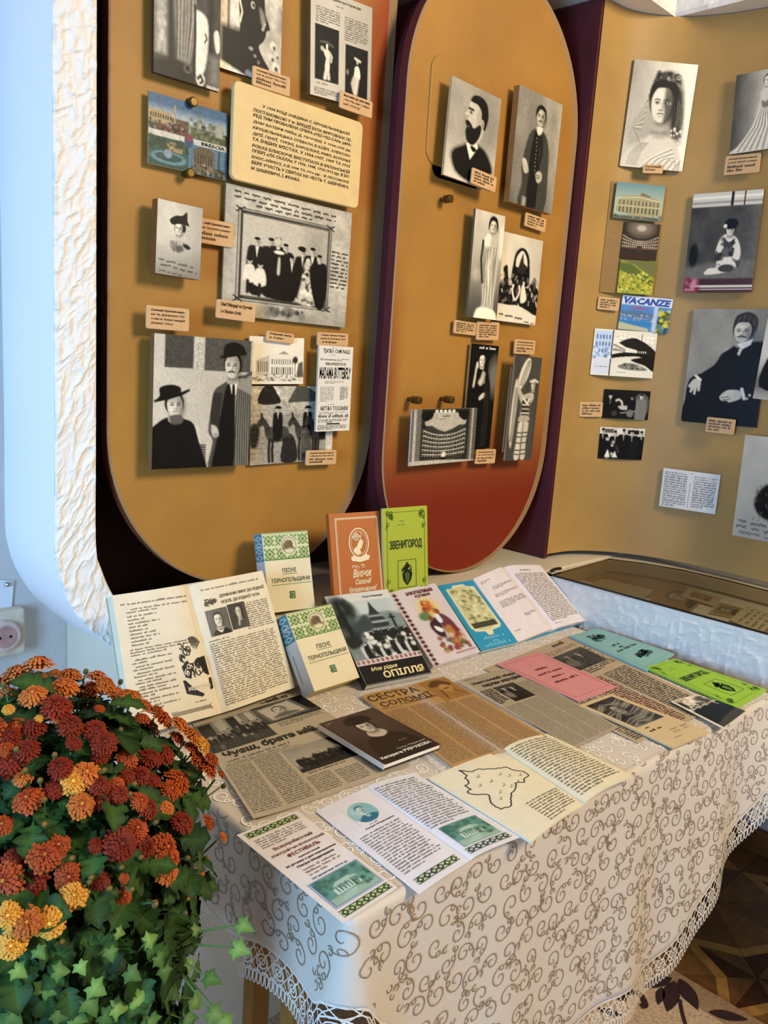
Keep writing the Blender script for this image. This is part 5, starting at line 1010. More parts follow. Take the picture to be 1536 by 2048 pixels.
mounted(PHOTO, 'photograph of a woman seated on the floor in a patterned kimono', 'photograph', [(1388, 389.6), (1529, 376), (1502.4, 585), (1364.5, 584)], 3, .02, .006, f_kimono, edge='#8a5626')
def f_seated(c):
    c.mix(np.ones_like(c.X), .58); c.noise(.16, .2, 4); c.gx(.35, .6, 1.2, .7)
    c.p([(.52, .345), (.62, .30), (.78, .28), (1.03, .33), (1.03, .92), (.9, 1.03), (.05, 1.03), (.02, .8), (.05, .62), (.2, .56), (.36, .48), (.43, .39)], .07, .012)
    c.mul(.5, .5, .06, .14, 1.7); c.l([(.62, .42), (.56, .62), (.52, .72)], .006, .14); c.l([(.42, .5), (.36, .6), (.2, .64)], .006, .13); c.l([(.76, .32), (.72, .42), (.64, .5)], .008, .16)
    c.face(.675, .19, .125, .09, .76, .2, -.3, None, .1); c.p([(.545, .165), (.55, .09), (.6, .045), (.72, .025), (.82, .06), (.85, .12), (.83, .2), (.8, .13), (.72, .095), (.6, .1)], .26, .012)
    for i in range(12): c.l([(.56+.022*i, .125-.01*math.sin(i)), (.585+.02*i, .05+.006*abs(i-5))], .004, .42 if i % 3 else .2, .45)
    c.p([(.62, .295), (.73, .275), (.81, .25), (.79, .3), (.68, .345)], .88, .008, False); c.p([(.635, .345), (.70, .325), (.665, .395), (.64, .39)], .8, .008, False); c.p([(.6, .36), (.65, .34), (.65, .36), (.61, .385)], .05, .006, False)
    c.p([(.04, .68), (.10, .62), (.17, .60), (.21, .64), (.205, .72), (.18, .72), (.165, .685), (.15, .755), (.125, .75), (.125, .70), (.09, .74), (.07, .73), (.08, .70)], .76, .008, False); c.l([(.13, .585), (.2, .62)], .01, .88)
    c.p([(.48, .755), (.56, .70), (.66, .69), (.74, .70), (.755, .755), (.68, .785), (.6, .80), (.58, .785), (.51, .79)], .76, .01); c.l([(.5, .765), (.6, .75)], .004, .4); c.l([(.52, .785), (.62, .768)], .004, .4); c.l([(.75, .68), (.795, .76)], .012, .9); c.spk(6, (.82, .98, .72, .77), .008, [.8], 3); c.noise(.06, .02, 5)
mounted(PHOTO, 'large photograph of a seated moustached man in a dark suit', 'photograph', [(1390, 617.4), (1543, 618), (1516, 856), (1360, 842)], 3, .016, .005, f_seated, edge='#7a4a22')
caption('caption card on the lower edge of the seated moustached man', [(1414.5, 834), (1471, 839), (1467, 870.5), (1409.4, 863.5)], 3, .028, 4)
def f_edge(c): c.gy(.82, 0, .4); c.mix(np.clip((c.Y-.45)*3, 0, 1)*.8, .3); c.gy(.7, .85, 1); c.face(.5, .25, .2, .1, .75, .2); c.p([(.2, .5), (.5, .4), (.85, .5), (.9, .85), (.1, .85)], .15); c.noise(.1, .1, 3)
mounted(PHOTO, 'pale photograph overlapping the seated moustached man on his chair side', 'photograph', [(1534.5, 629), (1606, 640), (1584, 806), (1508, 797)], 3, .034, .006, f_edge, edge='#8a5a34')
def f_fur(c):
    c.gy(.64, -.2, .8); c.noise(.12, .15, 3); c.gx(.74, .2, -.2, .4); c.p([(.5, .36), (.8, .36), (.85, .5), (.45, .5)], .7, .02); c.face(.66, .22, .2, .14, .78, .12, -.3); c.p([(.44, .2), (.47, .08), (.6, .02), (.8, .03), (.92, .16), (.9, .3), (.84, .14), (.64, .1), (.52, .12)], .12, .012); c.p([(.3, .52), (.42, .44), (.6, .41), (.95, .42), (1.03, .6), (1.02, .76), (.6, .8), (.36, .77), (.25, .66)], .1, .03); rg = random.Random(5)
    for i in range(120): x, y = rg.uniform(.26, 1), rg.uniform(.44, .8); c.l([(x, y), (x+rg.uniform(-.03, .03), y+.03)], .004, rg.choice((.06, .3, .42)), .7)
mounted(PHOTO, 'grey signed photograph of a woman in dark furs, low beside the page copy', 'photograph', [(1492, 866), (1636, 888), (1612, 1098), (1463, 1071)], 3, .04, .006, f_fur, edge='#5f4a30', ink=lambda k: (k.hand(.06, .9, .84, .014, 24, .007, '#2e281e', 3, .04), k.hand(.04, .9, .89, .016, 20, .008, '#2e281e', 4, .04), k.hand(.1, .9, .95, .014, 18, .007, '#2e281e', 5, .04)))

# --- wall socket and pinned paper on the left
s0 = ony(0, 1226, 1.53); s1 = ony(48, 1303, 1.53)
sk = empty('wall_socket', (.565, 1.55, s1[2]), 'old cream wall socket on the plaster beside the pier', 'socket')
o = box('housing', (.52, 1.522, s1[2]), (s1[0], 1.55, s0[2]+.004), mat('#d8c4a8', .55, var=.15, vscale=50), sk, bev=.004)
cx, cz = .558, (s0[2]+s1[2])/2; mb = Mesh(); tube(mb, [(cx, 1.523, cz), (cx, 1.512, cz), (cx, 1.511, cz)], [.031, .029, .026], 24); mb.build('round_rim', mat('#d6b8a8', .5, var=.15, vscale=60), sk)
mb = Mesh(); tube(mb, [(cx, 1.5115, cz), (cx, 1.5100, cz)], [.021, .021], 20); mb.build('insert', mat('#b98a80', .5, var=.2, vscale=60), sk)
for dx in (-.0095, .0095): mb = Mesh(); tube(mb, [(cx+dx, 1.512, cz), (cx+dx, 1.5096, cz)], [.0027, .0027], 10); mb.build('pin_hole', mat('#120d0a', .8), sk)
a = [ony(-30, 1158, 1.546), ony(28, 1162, 1.546), ony(23, 1219, 1.546), ony(-30, 1215, 1.546)]; p = Patch(*a); pp = empty('pinned_paper', (a[2]+a[3])/2, 'small white paper pinned to the wall above the socket', 'paper')
V, F = p.slab(.003); mk('sheet', V, F, mat('#e8e6e4', .7), pp); c0 = ony(15, 1168, 1.544); mb = Mesh(); tube(mb, [c0, c0+np.array([0, -.004, 0]), c0+np.array([0, -.006, 0])], [.0045, .0045, .002], 12); mb.build('push_pin', mat('#9a9a98', .25, metal=.9), pp)
# ================================================================== BOOKS AND PAPERS
def paper(hx): return mat(hx, .75, spec=.25, var=.04, vscale=40, name='paper')
def flat(name, label, cat, c, z, t, hx, ink=None, pics=(), bend=None, extra=None, pmat=None):
    """sheet lying on the table; c = photo corners TL TR BR BL of its upper face, z = height of its underside above the cloth"""
    R = [onz(*q, ZT+z+t) for q in c]; p = Patch(*R, bend=bend, N=(0, 0, 1)); ctr = sum(R)/4
    root = empty(name, (ctr[0], ctr[1], ZT+z), label, cat); V, F = p.slab(t); sh = mk('sheet' if t < .0015 else 'pages', V, F, pmat or paper(hx), root)
    for i, (bx, fn) in enumerate(pics): print_grid(p.sub(*bx), fn, sh, off=.0003)
    if ink: k = Ink(p, .0006); ink(k); k.build(sh)
    if extra: extra(root, p)
    return root, p
def ornament(k, u0, u1, v0, v1, n, bg, fg):
    k.rect(u0, u1, v0, v1, bg); k.o += .0002; du = (u1-u0)/n; vm = (v0+v1)/2
    for i in range(n):
        a = u0+i*du; k.quad([(a+du*.5, v0), (a+du, vm), (a+du*.5, v1), (a, vm)], fg)
    k.o += .0002
    for i in range(n):
        a = u0+i*du; k.quad([(a+du*.5, v0+(v1-v0)*.3), (a+du*.72, vm), (a+du*.5, v1-(v1-v0)*.3), (a+du*.28, vm)], bg); k.rect(a, a+du, v0, v0+(v1-v0)*.1, fg); k.rect(a, a+du, v1-(v1-v0)*.1, v1, fg)
    k.o -= .0004; return k
def f_greenhouse(c):
    c.mix(np.ones_like(c.X), '#5f8f84'); c.noise(.2, .15, 3); c.r(0, 1, .75, 1, '#9ab8a4', .08); c.p([(.2, .5), (.35, .34), (.6, .3), (.78, .4), (.78, .7), (.2, .72)], '#c9d8cc', .02, False)
    for i in range(7): c.r(.26+i*.07, .29+i*.07, .45, .68, '#47786c', .01)
    c.spk(40, (0, 1, .05, .55), .07, ['#3a6a5c', '#4a7a68', '#6a9a88'], 4); c.p([(.24, .44), (.36, .32), (.62, .3), (.76, .42)], '#b0c8b8', .02, False); c.p([(.1, .95), (.4, .74), (.6, .74), (.5, .95)], '#a8c4b4', .03, False); c.spk(20, (.6, 1, .55, .85), .05, ['#2a5a44', '#6aa088'], 6)
def f_oval(c):
    c.mix(np.ones_like(c.X), '#eae4de'); c.e(.5, .5, .5, .5, '#8ab8bc', .02); c.e(.3, .35, .2, .3, '#b8d0d0', 1, 0, .7); c.p([(.1, .85), (.3, .66), (.5, .62), (.75, .68), (.95, .8), (.8, .95), (.5, 1), (.25, .95)], '#2f6f88', .02); c.p([(.44, .66), (.54, .72), (.62, .64), (.56, .84)], '#d8e8e8', .01, False); c.p([(.53, .72), (.57, .72), (.58, .9), (.54, .88)], '#1f4a5c', .01, False)
    c.e(.5, .42, .16, .24, '#c2d6d2', .12).e(.58, .44, .07, .18, '#86aab0', .8); c.p([(.34, .36), (.36, .2), (.5, .14), (.64, .2), (.66, .34), (.58, .24), (.42, .24)], '#3a7284', .02)
    for q in (.44, .56): c.e(q, .42, .03, .02, '#2a5564', .5)
    c.e(.5, .56, .05, .014, '#5a8890', .5); c.l([(.5, .42), (.49, .5), (.52, .51)], .01, '#6a98a0')
    E_ = ((c.X-.5)/.5)**2+((c.Y-.5)/.5)**2; c.mix((E_ > 1)*1.0, '#e6dfdc')
def k_leaf1(k):
    ornament(k, .08, .92, .03, .085, 7, '#b9c98a', '#3c4a34'); k.lines(.1, .92, .11, .225, 5, 34, '#8a847e', 3)
    k.text('Всеукраїнський', .2, .84, .245, .285, '#8a5a4a', .02); k.text('етнографічно-фольклорний', .08, .96, .3, .335, '#8a5a4a', .015); k.text('ФЕСТИВАЛЬ', .26, .8, .348, .385, '#8a4a3c', .025)
    k.text('присвячений', .36, .72, .405, .425, '#4a3a3a', .03); k.text('80 річниці з дня народження', .1, .94, .438, .462, '#4a3a3a', .03); k.text('Петра Медведика', .22, .84, .475, .5, '#4a3a3a', .035); k.lines(.24, .86, .512, .60, 3, 22, '#a08070', 5); k.text('24 жовтня 2010 р.', .22, .84, .615, .635, '#4a5a6a', .03)
    k.rect(.09, .95, .645, .905, '#a8b4cc'); ornament(k, .08, .95, .925, .98, 7, '#b9c98a', '#3c4a34')
flat('festival_leaflet', 'festival leaflet panel with a green building picture at the table corner', 'leaflet', [(473, 1670), (594, 1621), (795, 1775), (686, 1846)], .002, .0006, '#e6dcd6', k_leaf1, [], None,
     lambda r, p: print_grid(p.sub(.12, .92, .655, .895), f_greenhouse, r, off=.0012))
def k_leaf2(k):
    k.lines(.42, .74, .335, .35, 1, 14, '#5a4a44'); k.text('Петра Медведика', .3, .86, .36, .378, '#5a4a44', .03); k.lines(.1, .95, .4, .84, 17, 36, '#857d79', 5, .12); ornament(k, .12, .92, .9, .955, 6, '#c6cfa8', '#3c4a34')
def k_leaf3(k): k.lines(.06, .95, .05, .64, 21, 36, '#84848a', 7, .14); ornament(k, .1, .9, .915, .968, 6, '#c6cfc0', '#3c5048')
R, p = flat('open_leaflet', 'open white leaflet with an oval blue portrait', 'leaflet', [(631.5, 1623), (731, 1580), (938, 1727), (838, 1788)], .0022, .0006, '#e2dcdc', k_leaf2, [((.3, .78, .1, .325), f_oval)], lambda u, v: .0025*np.sin(np.pi*u)+.004*u**4)
q = [onz(*a, ZT+.0028) for a in ((731, 1580), (829, 1545), (1041, 1674), (938, 1727))]; p2 = Patch(*q, bend=lambda u, v: .005*np.sin(np.pi*u**.6)+.003*(1-u)**4, N=(0, 0, 1)); V, F = p2.slab(.0006); mk('right_page', V, F, paper('#dedde2'), R); k = Ink(p2, .0006); k_leaf3(k); k.build(R)
print_grid(p2.sub(.14, .86, .66, .9), f_greenhouse, R, off=.0006)
# booklet open at a map
MAPP = [(.30, .06), (.40, .14), (.52, .15), (.62, .20), (.72, .24), (.84, .27), (.86, .34), (.97, .42), (.96, .5), (.84, .52), (.78, .56), (.66, .53), (.6, .58), (.5, .6), (.36, .66), (.28, .74), (.12, .72), (.1, .64), (.16, .56), (.22, .5), (.12, .44), (.05, .36), (.14, .34), (.12, .27), (.22, .26), (.24, .18), (.30, .16), (.30, .06)]
def k_map(k):
    rg = random.Random(4); P = []
    for a, b in zip(MAPP[:-1], MAPP[1:]):
        for t in (0, .33, .66): P.append((.06+.84*(a[0]+(b[0]-a[0])*t)+rg.uniform(-.008, .008), .02+.86*(a[1]+(b[1]-a[1])*t)+rg.uniform(-.008, .008)))
    P.append(P[0]); k.line(P, .011, '#1c1812')
    for x, y in ((.4, .22), (.3, .32), (.45, .33), (.62, .3), (.68, .36), (.8, .4), (.5, .43), (.38, .48), (.3, .54), (.55, .48), (.68, .46)): k.lines(x-.04, x+.05, y, y+.018, 1, 6, '#3a342a', int(x*99)); k.rect(x, x+.012, y-.012, y-.004, '#2a241c')
    k.lines(.42, .97, .70, .97, 9, 36, '#6a6048', 4)
R, p = flat('map_booklet', 'yellowed booklet open at an outline map of a district', 'booklet', [(857.5, 1556), (1006, 1499), (1169, 1605), (1062, 1683)], .002, .0035, '#e4dabb', k_map, (), lambda u, v: .003*np.sin(np.pi*u)-.002*u**6)
q = [onz(*a, ZT+.0055) for a in ((1006, 1499), (1094, 1467), (1266, 1551), (1169, 1605))]; p2 = Patch(*q, bend=lambda u, v: .006*np.sin(np.pi*u**.7), N=(0, 0, 1)); V, F = p2.slab(.0035); mk('right_pages', V, F, paper('#e2d8b8'), R); k = Ink(p2, .0006); k.lines(.06, .94, .04, .94, 24, 42, '#6a6048', 6, .04); k.build(R)
# newspapers
def f_meeting(c):
    c.mix(np.ones_like(c.X), .5); c.noise(.15, .1, 3); c.r(.02, .24, .05, .5, .22, .03); c.r(.3, .46, .0, .4, .62, .02); c.r(.5, .66, .05, .45, .18, .02); c.r(.66, .95, .02, .35, .66, .03); c.r(.72, .84, .02, .4, .5, .02)
    for x, y, h in ((.1, .45, .5), (.28, .4, .5), (.44, .36, .5), (.58, .34, .5), (.7, .3, .55), (.82, .32, .55), (.94, .36, .6)): c.man(x, y, h*1.2, .13, .6, 1.8, .5)
    c.p([(.0, .8), (.4, .7), (1, .75), (1, 1), (0, 1)], .28, .06); c.spk(50, (0, 1, .4, .9), .04, [.1, .2, .35, .6, .12], 5); c.noise(.15, .02, 6)
def f_framed(c):
    c.mix(np.ones_like(c.X), .3); c.r(.7, 1, 0, .8, .1, .05); c.p([(0, .1), (.75, .02), (.85, .85), (.1, .98)], .42, .01, False); c.p([(.07, .18), (.68, .1), (.77, .78), (.15, .88)], .68, .01, False); c.face(.4, .42, .11, .17, .7, .3, .1); c.p([(.2, .82), (.3, .66), (.52, .62), (.68, .76)], .42, .03); c.r(0, 1, .93, 1, .2, .02); c.noise(.1, .03, 3)
def f_landing(c):
    c.mix(np.ones_like(c.X), .56); c.gy(.62, 0, .5); c.noise(.1, .15, 3); c.p([(.0, .72), (1, .55), (1, .75), (.0, .9)], .5, .02, False); c.p([(0, .85), (1, .72), (1, 1), (0, 1)], .22, .04); c.p([(.58, .02), (.64, .0), (.74, .28), (.76, .5), (.66, .5)], .15, .02)
    for i in range(13): x = .08+.07*i; c.man(x, .42-.1*i/13+.04*(i % 3), .4, .12, .55, 1.7, .4)
    c.spk(50, (.05, 1, .5, .75), .04, [.12, .2, .4, .3], 6)
def k_chu(k):
    I = '#2c281f'; k.rect(.62, .86, .02, .032, '#6a6354'); k.lines(.68, .9, .008, .045, 1, 7, I, 3, 0, 1, .8); k.lines(.58, .98, .275, .33, 4, 40, '#5a5446', 4); k.text('Чуєш, брате мій...', .06, .84, .40, .475, I, .045); k.lines(.06, .98, .485, .51, 1, 70, I, 5); k.lines(.04, .98, .515, .53, 1, 80, '#4a4436', 6); k.rect(.03, .99, .54, .543, I)
    for a, b, v0, v1, n in ((.02, .2, .55, .97, 24), (.215, .40, .55, .97, 24), (.415, .58, .82, .97, 9), (.595, .77, .84, .97, 8), (.785, .97, .84, .97, 8)): k.lines(a, b, v0, v1, n, 26, '#625b4c', int(a*100), .02, .9)
    k.lines(.45, .97, .79, .81, 1, 60, '#4a4436', 9)
flat('newspaper', 'grey newspaper headlined about a brother, with three group photographs', 'newspaper', [(383, 1444), (590, 1383), (820, 1531), (506, 1645)], .0022, .0006, '#b5a78d', k_chu, [((.0, .5, .06, .39), f_meeting), ((.5, 1.0, .055, .27), f_framed), ((.42, .99, .555, .785), f_landing)], lambda u, v: .002*np.sin(np.pi*u)*np.sin(np.pi*v)+.006*(1-u)**6*v)
def f_kat0(c): c.mix(np.ones_like(c.X), '#a07238'); c.noise(.15, .1, 3); c.p([(.1, .3), (.3, .1), (.6, .05), (.9, .25), (.8, .4), (.4, .35)], '#5c3c18', .04); c.e(.55, .48, .2, .2, '#b88a4c', .2); c.l([(.3, .55), (.2, .9)], .02, '#4a3014'); c.l([(.7, .6), (.9, .9)], .02, '#5c3c18'); c.e(.55, .5, .12, .03, '#5c3c18', .5)
def k_ses(k):
    I = '#4c3210'; k.text('СЕСТРА', .02, .58, .03, .115, I, .012); k.text('СОЛОМІЇ', .06, .64, .13, .215, I, .012); k.rect(.04, .66, .222, .228, I); k.lines(.06, .4, .235, .25, 1, 30, I)
    for i, (a, b) in enumerate(((.03, .26), (.28, .5), (.52, .74), (.76, .97))): k.lines(a, b, .27 if i < 2 else .35, .97, 44, 26, '#7a5624', i+3, .02, .95, .45)
    k.lines(.5, .9, .33, .345, 1, 24, I, 7); k.lines(.56, .8, .52, .535, 1, 16, I, 8)
R, p = flat('brown_newspaper', 'browned old newspaper clipping headed СЕСТРА СОЛОМІЇ in a clear sleeve', 'newspaper', [(722, 1392), (888, 1353), (1096, 1474), (906, 1535)], .0066, .0005, '#b48c56', k_ses, [((.66, .98, .02, .32), f_kat0)], lambda u, v: .0012*np.sin(3*np.pi*u))
msl, nt, bs = newmat('clear_sleeve'); bs.inputs['Base Color'].default_value = (.9, .88, .84, 1); bs.inputs['Roughness'].default_value = .12; bs.inputs['Alpha'].default_value = .16
q = [onz(*a, ZT+.0062) for a in ((712, 1384), (896, 1343), (1106, 1476), (898, 1556))]; ps = Patch(*q, N=(0, 0, 1)); V, F = ps.slab(.0002); mk('plastic_sleeve', V, F, msl, R)['label'] = 'clear plastic sleeve'
def f_two(c): c.mix(np.ones_like(c.X), .3); c.noise(.2, .15, 3); c.man(.3, .1, 1.1, .1, .65, 1.6, .6); c.man(.62, .15, 1.1, .13, .65, 1.6, .7); c.e(.2, .6, .15, .2, .6, .6, 0, .5); c.r(.75, 1, .1, .9, .2, .1)
def k_zol(k):
    I = '#2e2a22'; k.lines(.05, .6, .02, .035, 1, 40, I); k.lines(.3, .5, .05, .06, 1, 14, I); k.text('Невтомний збирач', .12, .96, .075, .12, I, .03); k.text('перлин народних', .2, .93, .135, .18, I, .03); k.lines(.04, .26, .2, .4, 10, 18, I, 3, hgt=.6)
    for i, (a, b) in enumerate(((.03, .33), (.35, .65), (.67, .97))): k.lines(a, b, .44 if i < 2 else .22, .98, 34 if i < 2 else 48, 30, '#5e584a', i+5, .02, .9)
flat('newspaper', 'grey newspaper with one small photograph beside the pink booklet', 'newspaper', [(911.6, 1362), (1023, 1333), (1238, 1454), (1150, 1496)], .0046, .0005, '#a89a80', k_zol, [((.28, .66, .2, .42), f_two)])
def k_n3(k):
    I = '#2e2a22'; k.lines(.72, .9, .03, .06, 1, 5, I, 3, 0, 1, .8); k.lines(.5, .95, .08, .13, 4, 30, '#7a4a3c', 2); k.lines(.6, .98, .15, .4, 14, 22, '#5e584a', 3, hgt=.58); k.lines(.05, .48, .15, .4, 16, 24, '#5e584a', 4)
    for i, (a, b) in enumerate(((.03, .33), (.35, .65), (.67, .97))): k.lines(a, b, .44, .98, 34, 24, '#5e584a' if i != 1 else '#7a4a3c', i+15, .02, .9, .58)
flat('newspaper', 'tan newspaper lying under the pink booklet and the small white photo', 'newspaper', [(968, 1338), (1137, 1272), (1440, 1414), (1275, 1486)], .0024, .0005, '#b3a084', k_n3, [((.56, .92, .14, .34), f_two)])
def k_pink(k):
    I = '#7a3038'; k.frame(.07, .93, .06, .94, .006, '#b86a70'); [k.lines(a, b, y, y+.045, 1, n_, I, n_, 0, 1, .55) for a, b, y, n_ in ((.35, .62, .3, 8), (.22, .8, .4, 17), (.36, .66, .5, 9), (.24, .8, .6, 16))]
flat('pink_booklet', 'pink paper booklet with a thin printed frame', 'booklet', [(992, 1329), (1077, 1305), (1233, 1373), (1157, 1402)], .0036, .0026, '#d08a88', k_pink, (), lambda u, v: .0015*(1-v))
def vine(k, cx, cy, r, c, seed, n=5, asp=1.0):
    rg = random.Random(seed)
    for i in range(n):
        a0 = rg.uniform(0, 6.28); s = spiral(cx+rg.uniform(-r, r)*.8, cy+rg.uniform(-r, r)*.6*asp, r*.5, a0, .9, rg.choice((-1, 1)), 9); s[:, 1] = cy+(s[:, 1]-cy)*asp; k.line([tuple(q) for q in s], r*.14, c)
def k_teal(k):
    I = '#2c4a4c'; k.frame(.06, .94, .04, .96, .005, '#6a9a9c'); vine(k, .5, .2, .2, I, 3, 12, .55); [k.lines(a, b, y, y+.05, 1, n_, I, n_, 0, 1, .6) for a, b, y, n_ in ((.35, .6, .42, 6), (.42, .55, .485, 3), (.2, .85, .545, 13))]; vine(k, .55, .77, .2, I, 5, 14, .5)
flat('teal_booklet', 'pale teal booklet with dark vignettes against the show case', 'booklet', [(1139, 1272), (1196, 1256), (1349, 1307), (1293, 1340)], .0035, .0045, '#86b4b2', k_teal)
def k_zven(k, I='#3f5a1c', yl=None):
    k.frame(.07, .93, .045, .955, .006, I)
    for cx in (.14, .86):
        for cy in (.085, .915): vine(k, cx, cy, .08, I, int(cx*10+cy*7), 9, .75)
    for cy in (.2, .8): vine(k, .09, cy, .04, I, 4, 4, 1.4); vine(k, .91, cy, .04, I, 6, 4, 1.4)
    k.lines(.36, .6, .13, .15, 1, 8, I); k.lines(.3, .64, .17, .19, 1, 12, I); k.text('ЗВЕНИГОРОД', .12, .86, .345, .455, '#23301a', .03); k.frame(.3, .72, .56, .86, .008, '#23301a')
    J = '#1e2416'; k.quad([(.4, .7), (.51, .665), (.62, .7), (.6, .78), (.51, .84), (.42, .78)], J); k.o += .0002; k.quad([(.45, .71), (.51, .69), (.57, .71), (.555, .77), (.51, .81), (.465, .77)], I); k.o -= .0002
    vine(k, .51, .66, .11, J, 9, 12, .6); vine(k, .51, .75, .13, J, 11, 12, .6); k.quad([(.46, .62), (.51, .58), (.56, .62), (.54, .65), (.48, .65)], J)
flat('green_booklet', 'bright green booklet with an emblem lying at the far table corner', 'booklet', [(1291, 1334), (1350, 1317), (1533, 1379), (1472, 1414)], .0036, .0045, '#95c03c', lambda k: k_zven(k, '#54801e'))
def f_relief(c):
    c.mix(np.ones_like(c.X), .26); c.noise(.3, .12, 4); rg = random.Random(4)
    for i in range(26): a = rg.random(); c.e(rg.random(), rg.random(), .16, .09, .5 if i % 2 else .16, .9, rg.uniform(-60, 60), .7)
    for i in range(14): y = .1+.06*i; c.l([(.0, y+.1), (.3, y-.05*math.sin(i)), (.6, y+.05), (1, y-.06)], .012, .6 if i % 3 else .12, .6)
    c.face(.45, .4, .16, .16, .55, .2, .4)
def k_rel(k):
    I = '#3a3020'; k.lines(.2, .46, .64, .665, 1, 8, I, hgt=.6); k.lines(.16, .8, .70, .73, 1, 12, I, 4, hgt=.7); k.hand(.5, .97, .79, .012, 9, .006, '#6a624c', 3); k.hand(.48, .95, .83, .012, 9, .006, '#6a624c', 4); k.hand(.3, .6, .9, .008, 9, .005, '#8a8068', 5)
flat('relief_booklet', 'tan booklet with a dark carved relief picture on its cover', 'booklet', [(1157, 1411), (1222, 1387), (1420, 1464), (1346, 1495)], .0036, .003, '#c9b389', k_rel, [((.1, .88, .05, .6), f_relief)], lambda u, v: .001*np.sin(np.pi*v))
def f_bw(c):
    c.mix(np.ones_like(c.X), .74); c.r(.0, .45, .1, .45, .5, .03); c.spk(60, (0, 1, .05, .6), .05, [.15, .3, .85, .5, .9], 3)
    for i in range(7): c.man(.1+.13*i, .3+.03*(i % 2), .62, .12, .7, 1.5, .6)
    c.r(.0, .2, .1, .3, .2, .03); c.p([(0, .9), (1, .8), (1, 1), (0, 1)], .3, .05); c.r(.0, .06, 0, 1, .85, .01)
flat('loose_photograph', 'loose black and white group photo at the table edge', 'photograph', [(1341, 1403), (1394, 1388), (1492, 1422), (1445, 1457)], .0068, .0005, '#d8d2c4', None, [((.0, 1, .0, 1), f_bw)])
# ---- closed books
def frame_of(c, lean, T, z0):
    """cover rectangle of a book leaning back by lean degrees; rear bottom edge rests at z0"""
    TL, TR, BR, BL = c; t = math.radians(lean); z = z0+T*math.sin(t); b0, b1 = onz(*BL, z), onz(*BR, z); U = unit(b1-b0)
    bk = np.array([-U[1], U[0], 0]); V = np.array([0, 0, math.cos(t)])+math.sin(t)*bk; N = np.cross(U, V)
    Q = [onpl(*q, b0, N) for q in (TL, TR)]; w = (np.linalg.norm(b1-b0)+abs((Q[1]-Q[0]) @ U))/2; h = ((Q[0]-b0) @ V+(Q[1]-b0) @ V)/2
    u0 = (((Q[0]-b0) @ U)+((Q[1]-b0) @ U)-w)/4
    return b0+U*u0, U, V, N, w, h
def book(name, label, c, lean, T, z0, cover, pages='#e8ddc0', spine=None, fn=None, ink=None, inset=.0, spfn=None, ct=.0016, rough=.45, flatz=None):
    if flatz is None: O, U, V, N, w, h = frame_of(c, lean, T, z0)
    else:
        R = fitrect([onz(*q, flatz+T) for q in c]); O = R[3]; U = unit(R[2]-R[3]); V = unit(R[0]-R[3]); N = np.cross(U, V); w = np.linalg.norm(R[2]-R[3]); h = np.linalg.norm(R[0]-R[3])
    base = O+U*w/2-N*T; root = empty(name, base, label, 'book'); m = mat(cover, rough, spec=.4)
    bx = lambda nm, u0, u1, v0, v1, n0, n1, mm: mk(nm, *boxg(O+U*u0+V*v0+N*n0, U*(u1-u0), V*(v1-v0), N*(n1-n0)), mm, root)
    fc = bx('front_cover', 0, w, 0, h, -ct, 0, m); bx('back_cover', 0, w, 0, h, -T, -T+ct, m); sp_ = bx('spine', -.0006, ct, 0, h, -T, -.0001, mat(spine or cover, rough))
    bx('page_block', ct, w-inset-.0004, inset+.0003, h-inset-.0003, -T+ct, -ct, mat(pages, .8, bump=.3, bscale=900))
    p = Patch(O+V*h, O+U*w+V*h, O+U*w, O)
    if fn: print_grid(p, fn, fc, off=.0003)
    if ink: k = Ink(p, .0007); ink(k); k.build(fc)
    if spfn:
        so = -.0008; ps = Patch(O+V*h-N*T+U*so, O+V*h+U*so, O+U*so, O-N*T+U*so); spfn(sp_, ps)
    return root
def f_pisni(c):
    c.mix(np.ones_like(c.X), '#e2d6b2'); c.noise(.04, .2, 2); b = .355; G = '#4e7a3c'; c.r(0, 1, 0, b, '#c6c890', .004)
    for i in range(4):
        for j in range(2):
            x0, y0 = i*.25, .02+j*.165; c.l([(x0+.02, y0+.02), (x0+.23, y0+.15)], .006, G); c.l([(x0+.23, y0+.02), (x0+.02, y0+.15)], .006, G)
            c.p([(x0+.125, y0+.01), (x0+.24, y0+.085), (x0+.125, y0+.16), (x0+.01, y0+.085)], G, .006, False); c.p([(x0+.125, y0+.035), (x0+.2, y0+.085), (x0+.125, y0+.135), (x0+.05, y0+.085)], '#c6c890', .006, False); c.p([(x0+.125, y0+.055), (x0+.17, y0+.085), (x0+.125, y0+.115), (x0+.08, y0+.085)], G, .006, False)
            for q in ((x0+.03, y0+.03), (x0+.22, y0+.03), (x0+.03, y0+.14), (x0+.22, y0+.14)): c.e(q[0], q[1], .018, .012, G, .4)
    for y in (0.005, .178, .35): c.r(0, 1, y-.006, y+.006, '#dfe0b8', .003)
    for x in (.0, .25, .5, .75, 1): c.r(x-.006, x+.006, 0, b, '#dfe0b8', .003)
    c.r(0, 1, .0, .012, G, .003); c.r(0, 1, .336, .35, G, .003); c.e(.56, .175, .185, .125, '#e2dcb8', .04).e(.56, .175, .165, .11, '#5c4f36', .06).e(.56, .175, .15, .10, '#d8d0a8', .06); c.spk(14, (.46, .66, .12, .23), .02, ['#5c4a30', '#6a5a3c'], 4, 1.6)
    c.spk(10, (.47, .57, .76, .84), .012, [G, '#3c5a3c'], 3)
def k_pisni(k): k.text('ПІСНІ', .36, .66, .46, .515, '#3c4a30', .02); k.rect(.36, .68, .53, .537, '#4e7a3c'); k.text('ТЕРНОПІЛЬЩИНИ', .1, .95, .58, .645, '#3c4a30', .02); k.rect(.1, .97, .66, .667, '#4e7a3c'); k.frame(.47, .59, .755, .85, .03, '#4e7a4c')
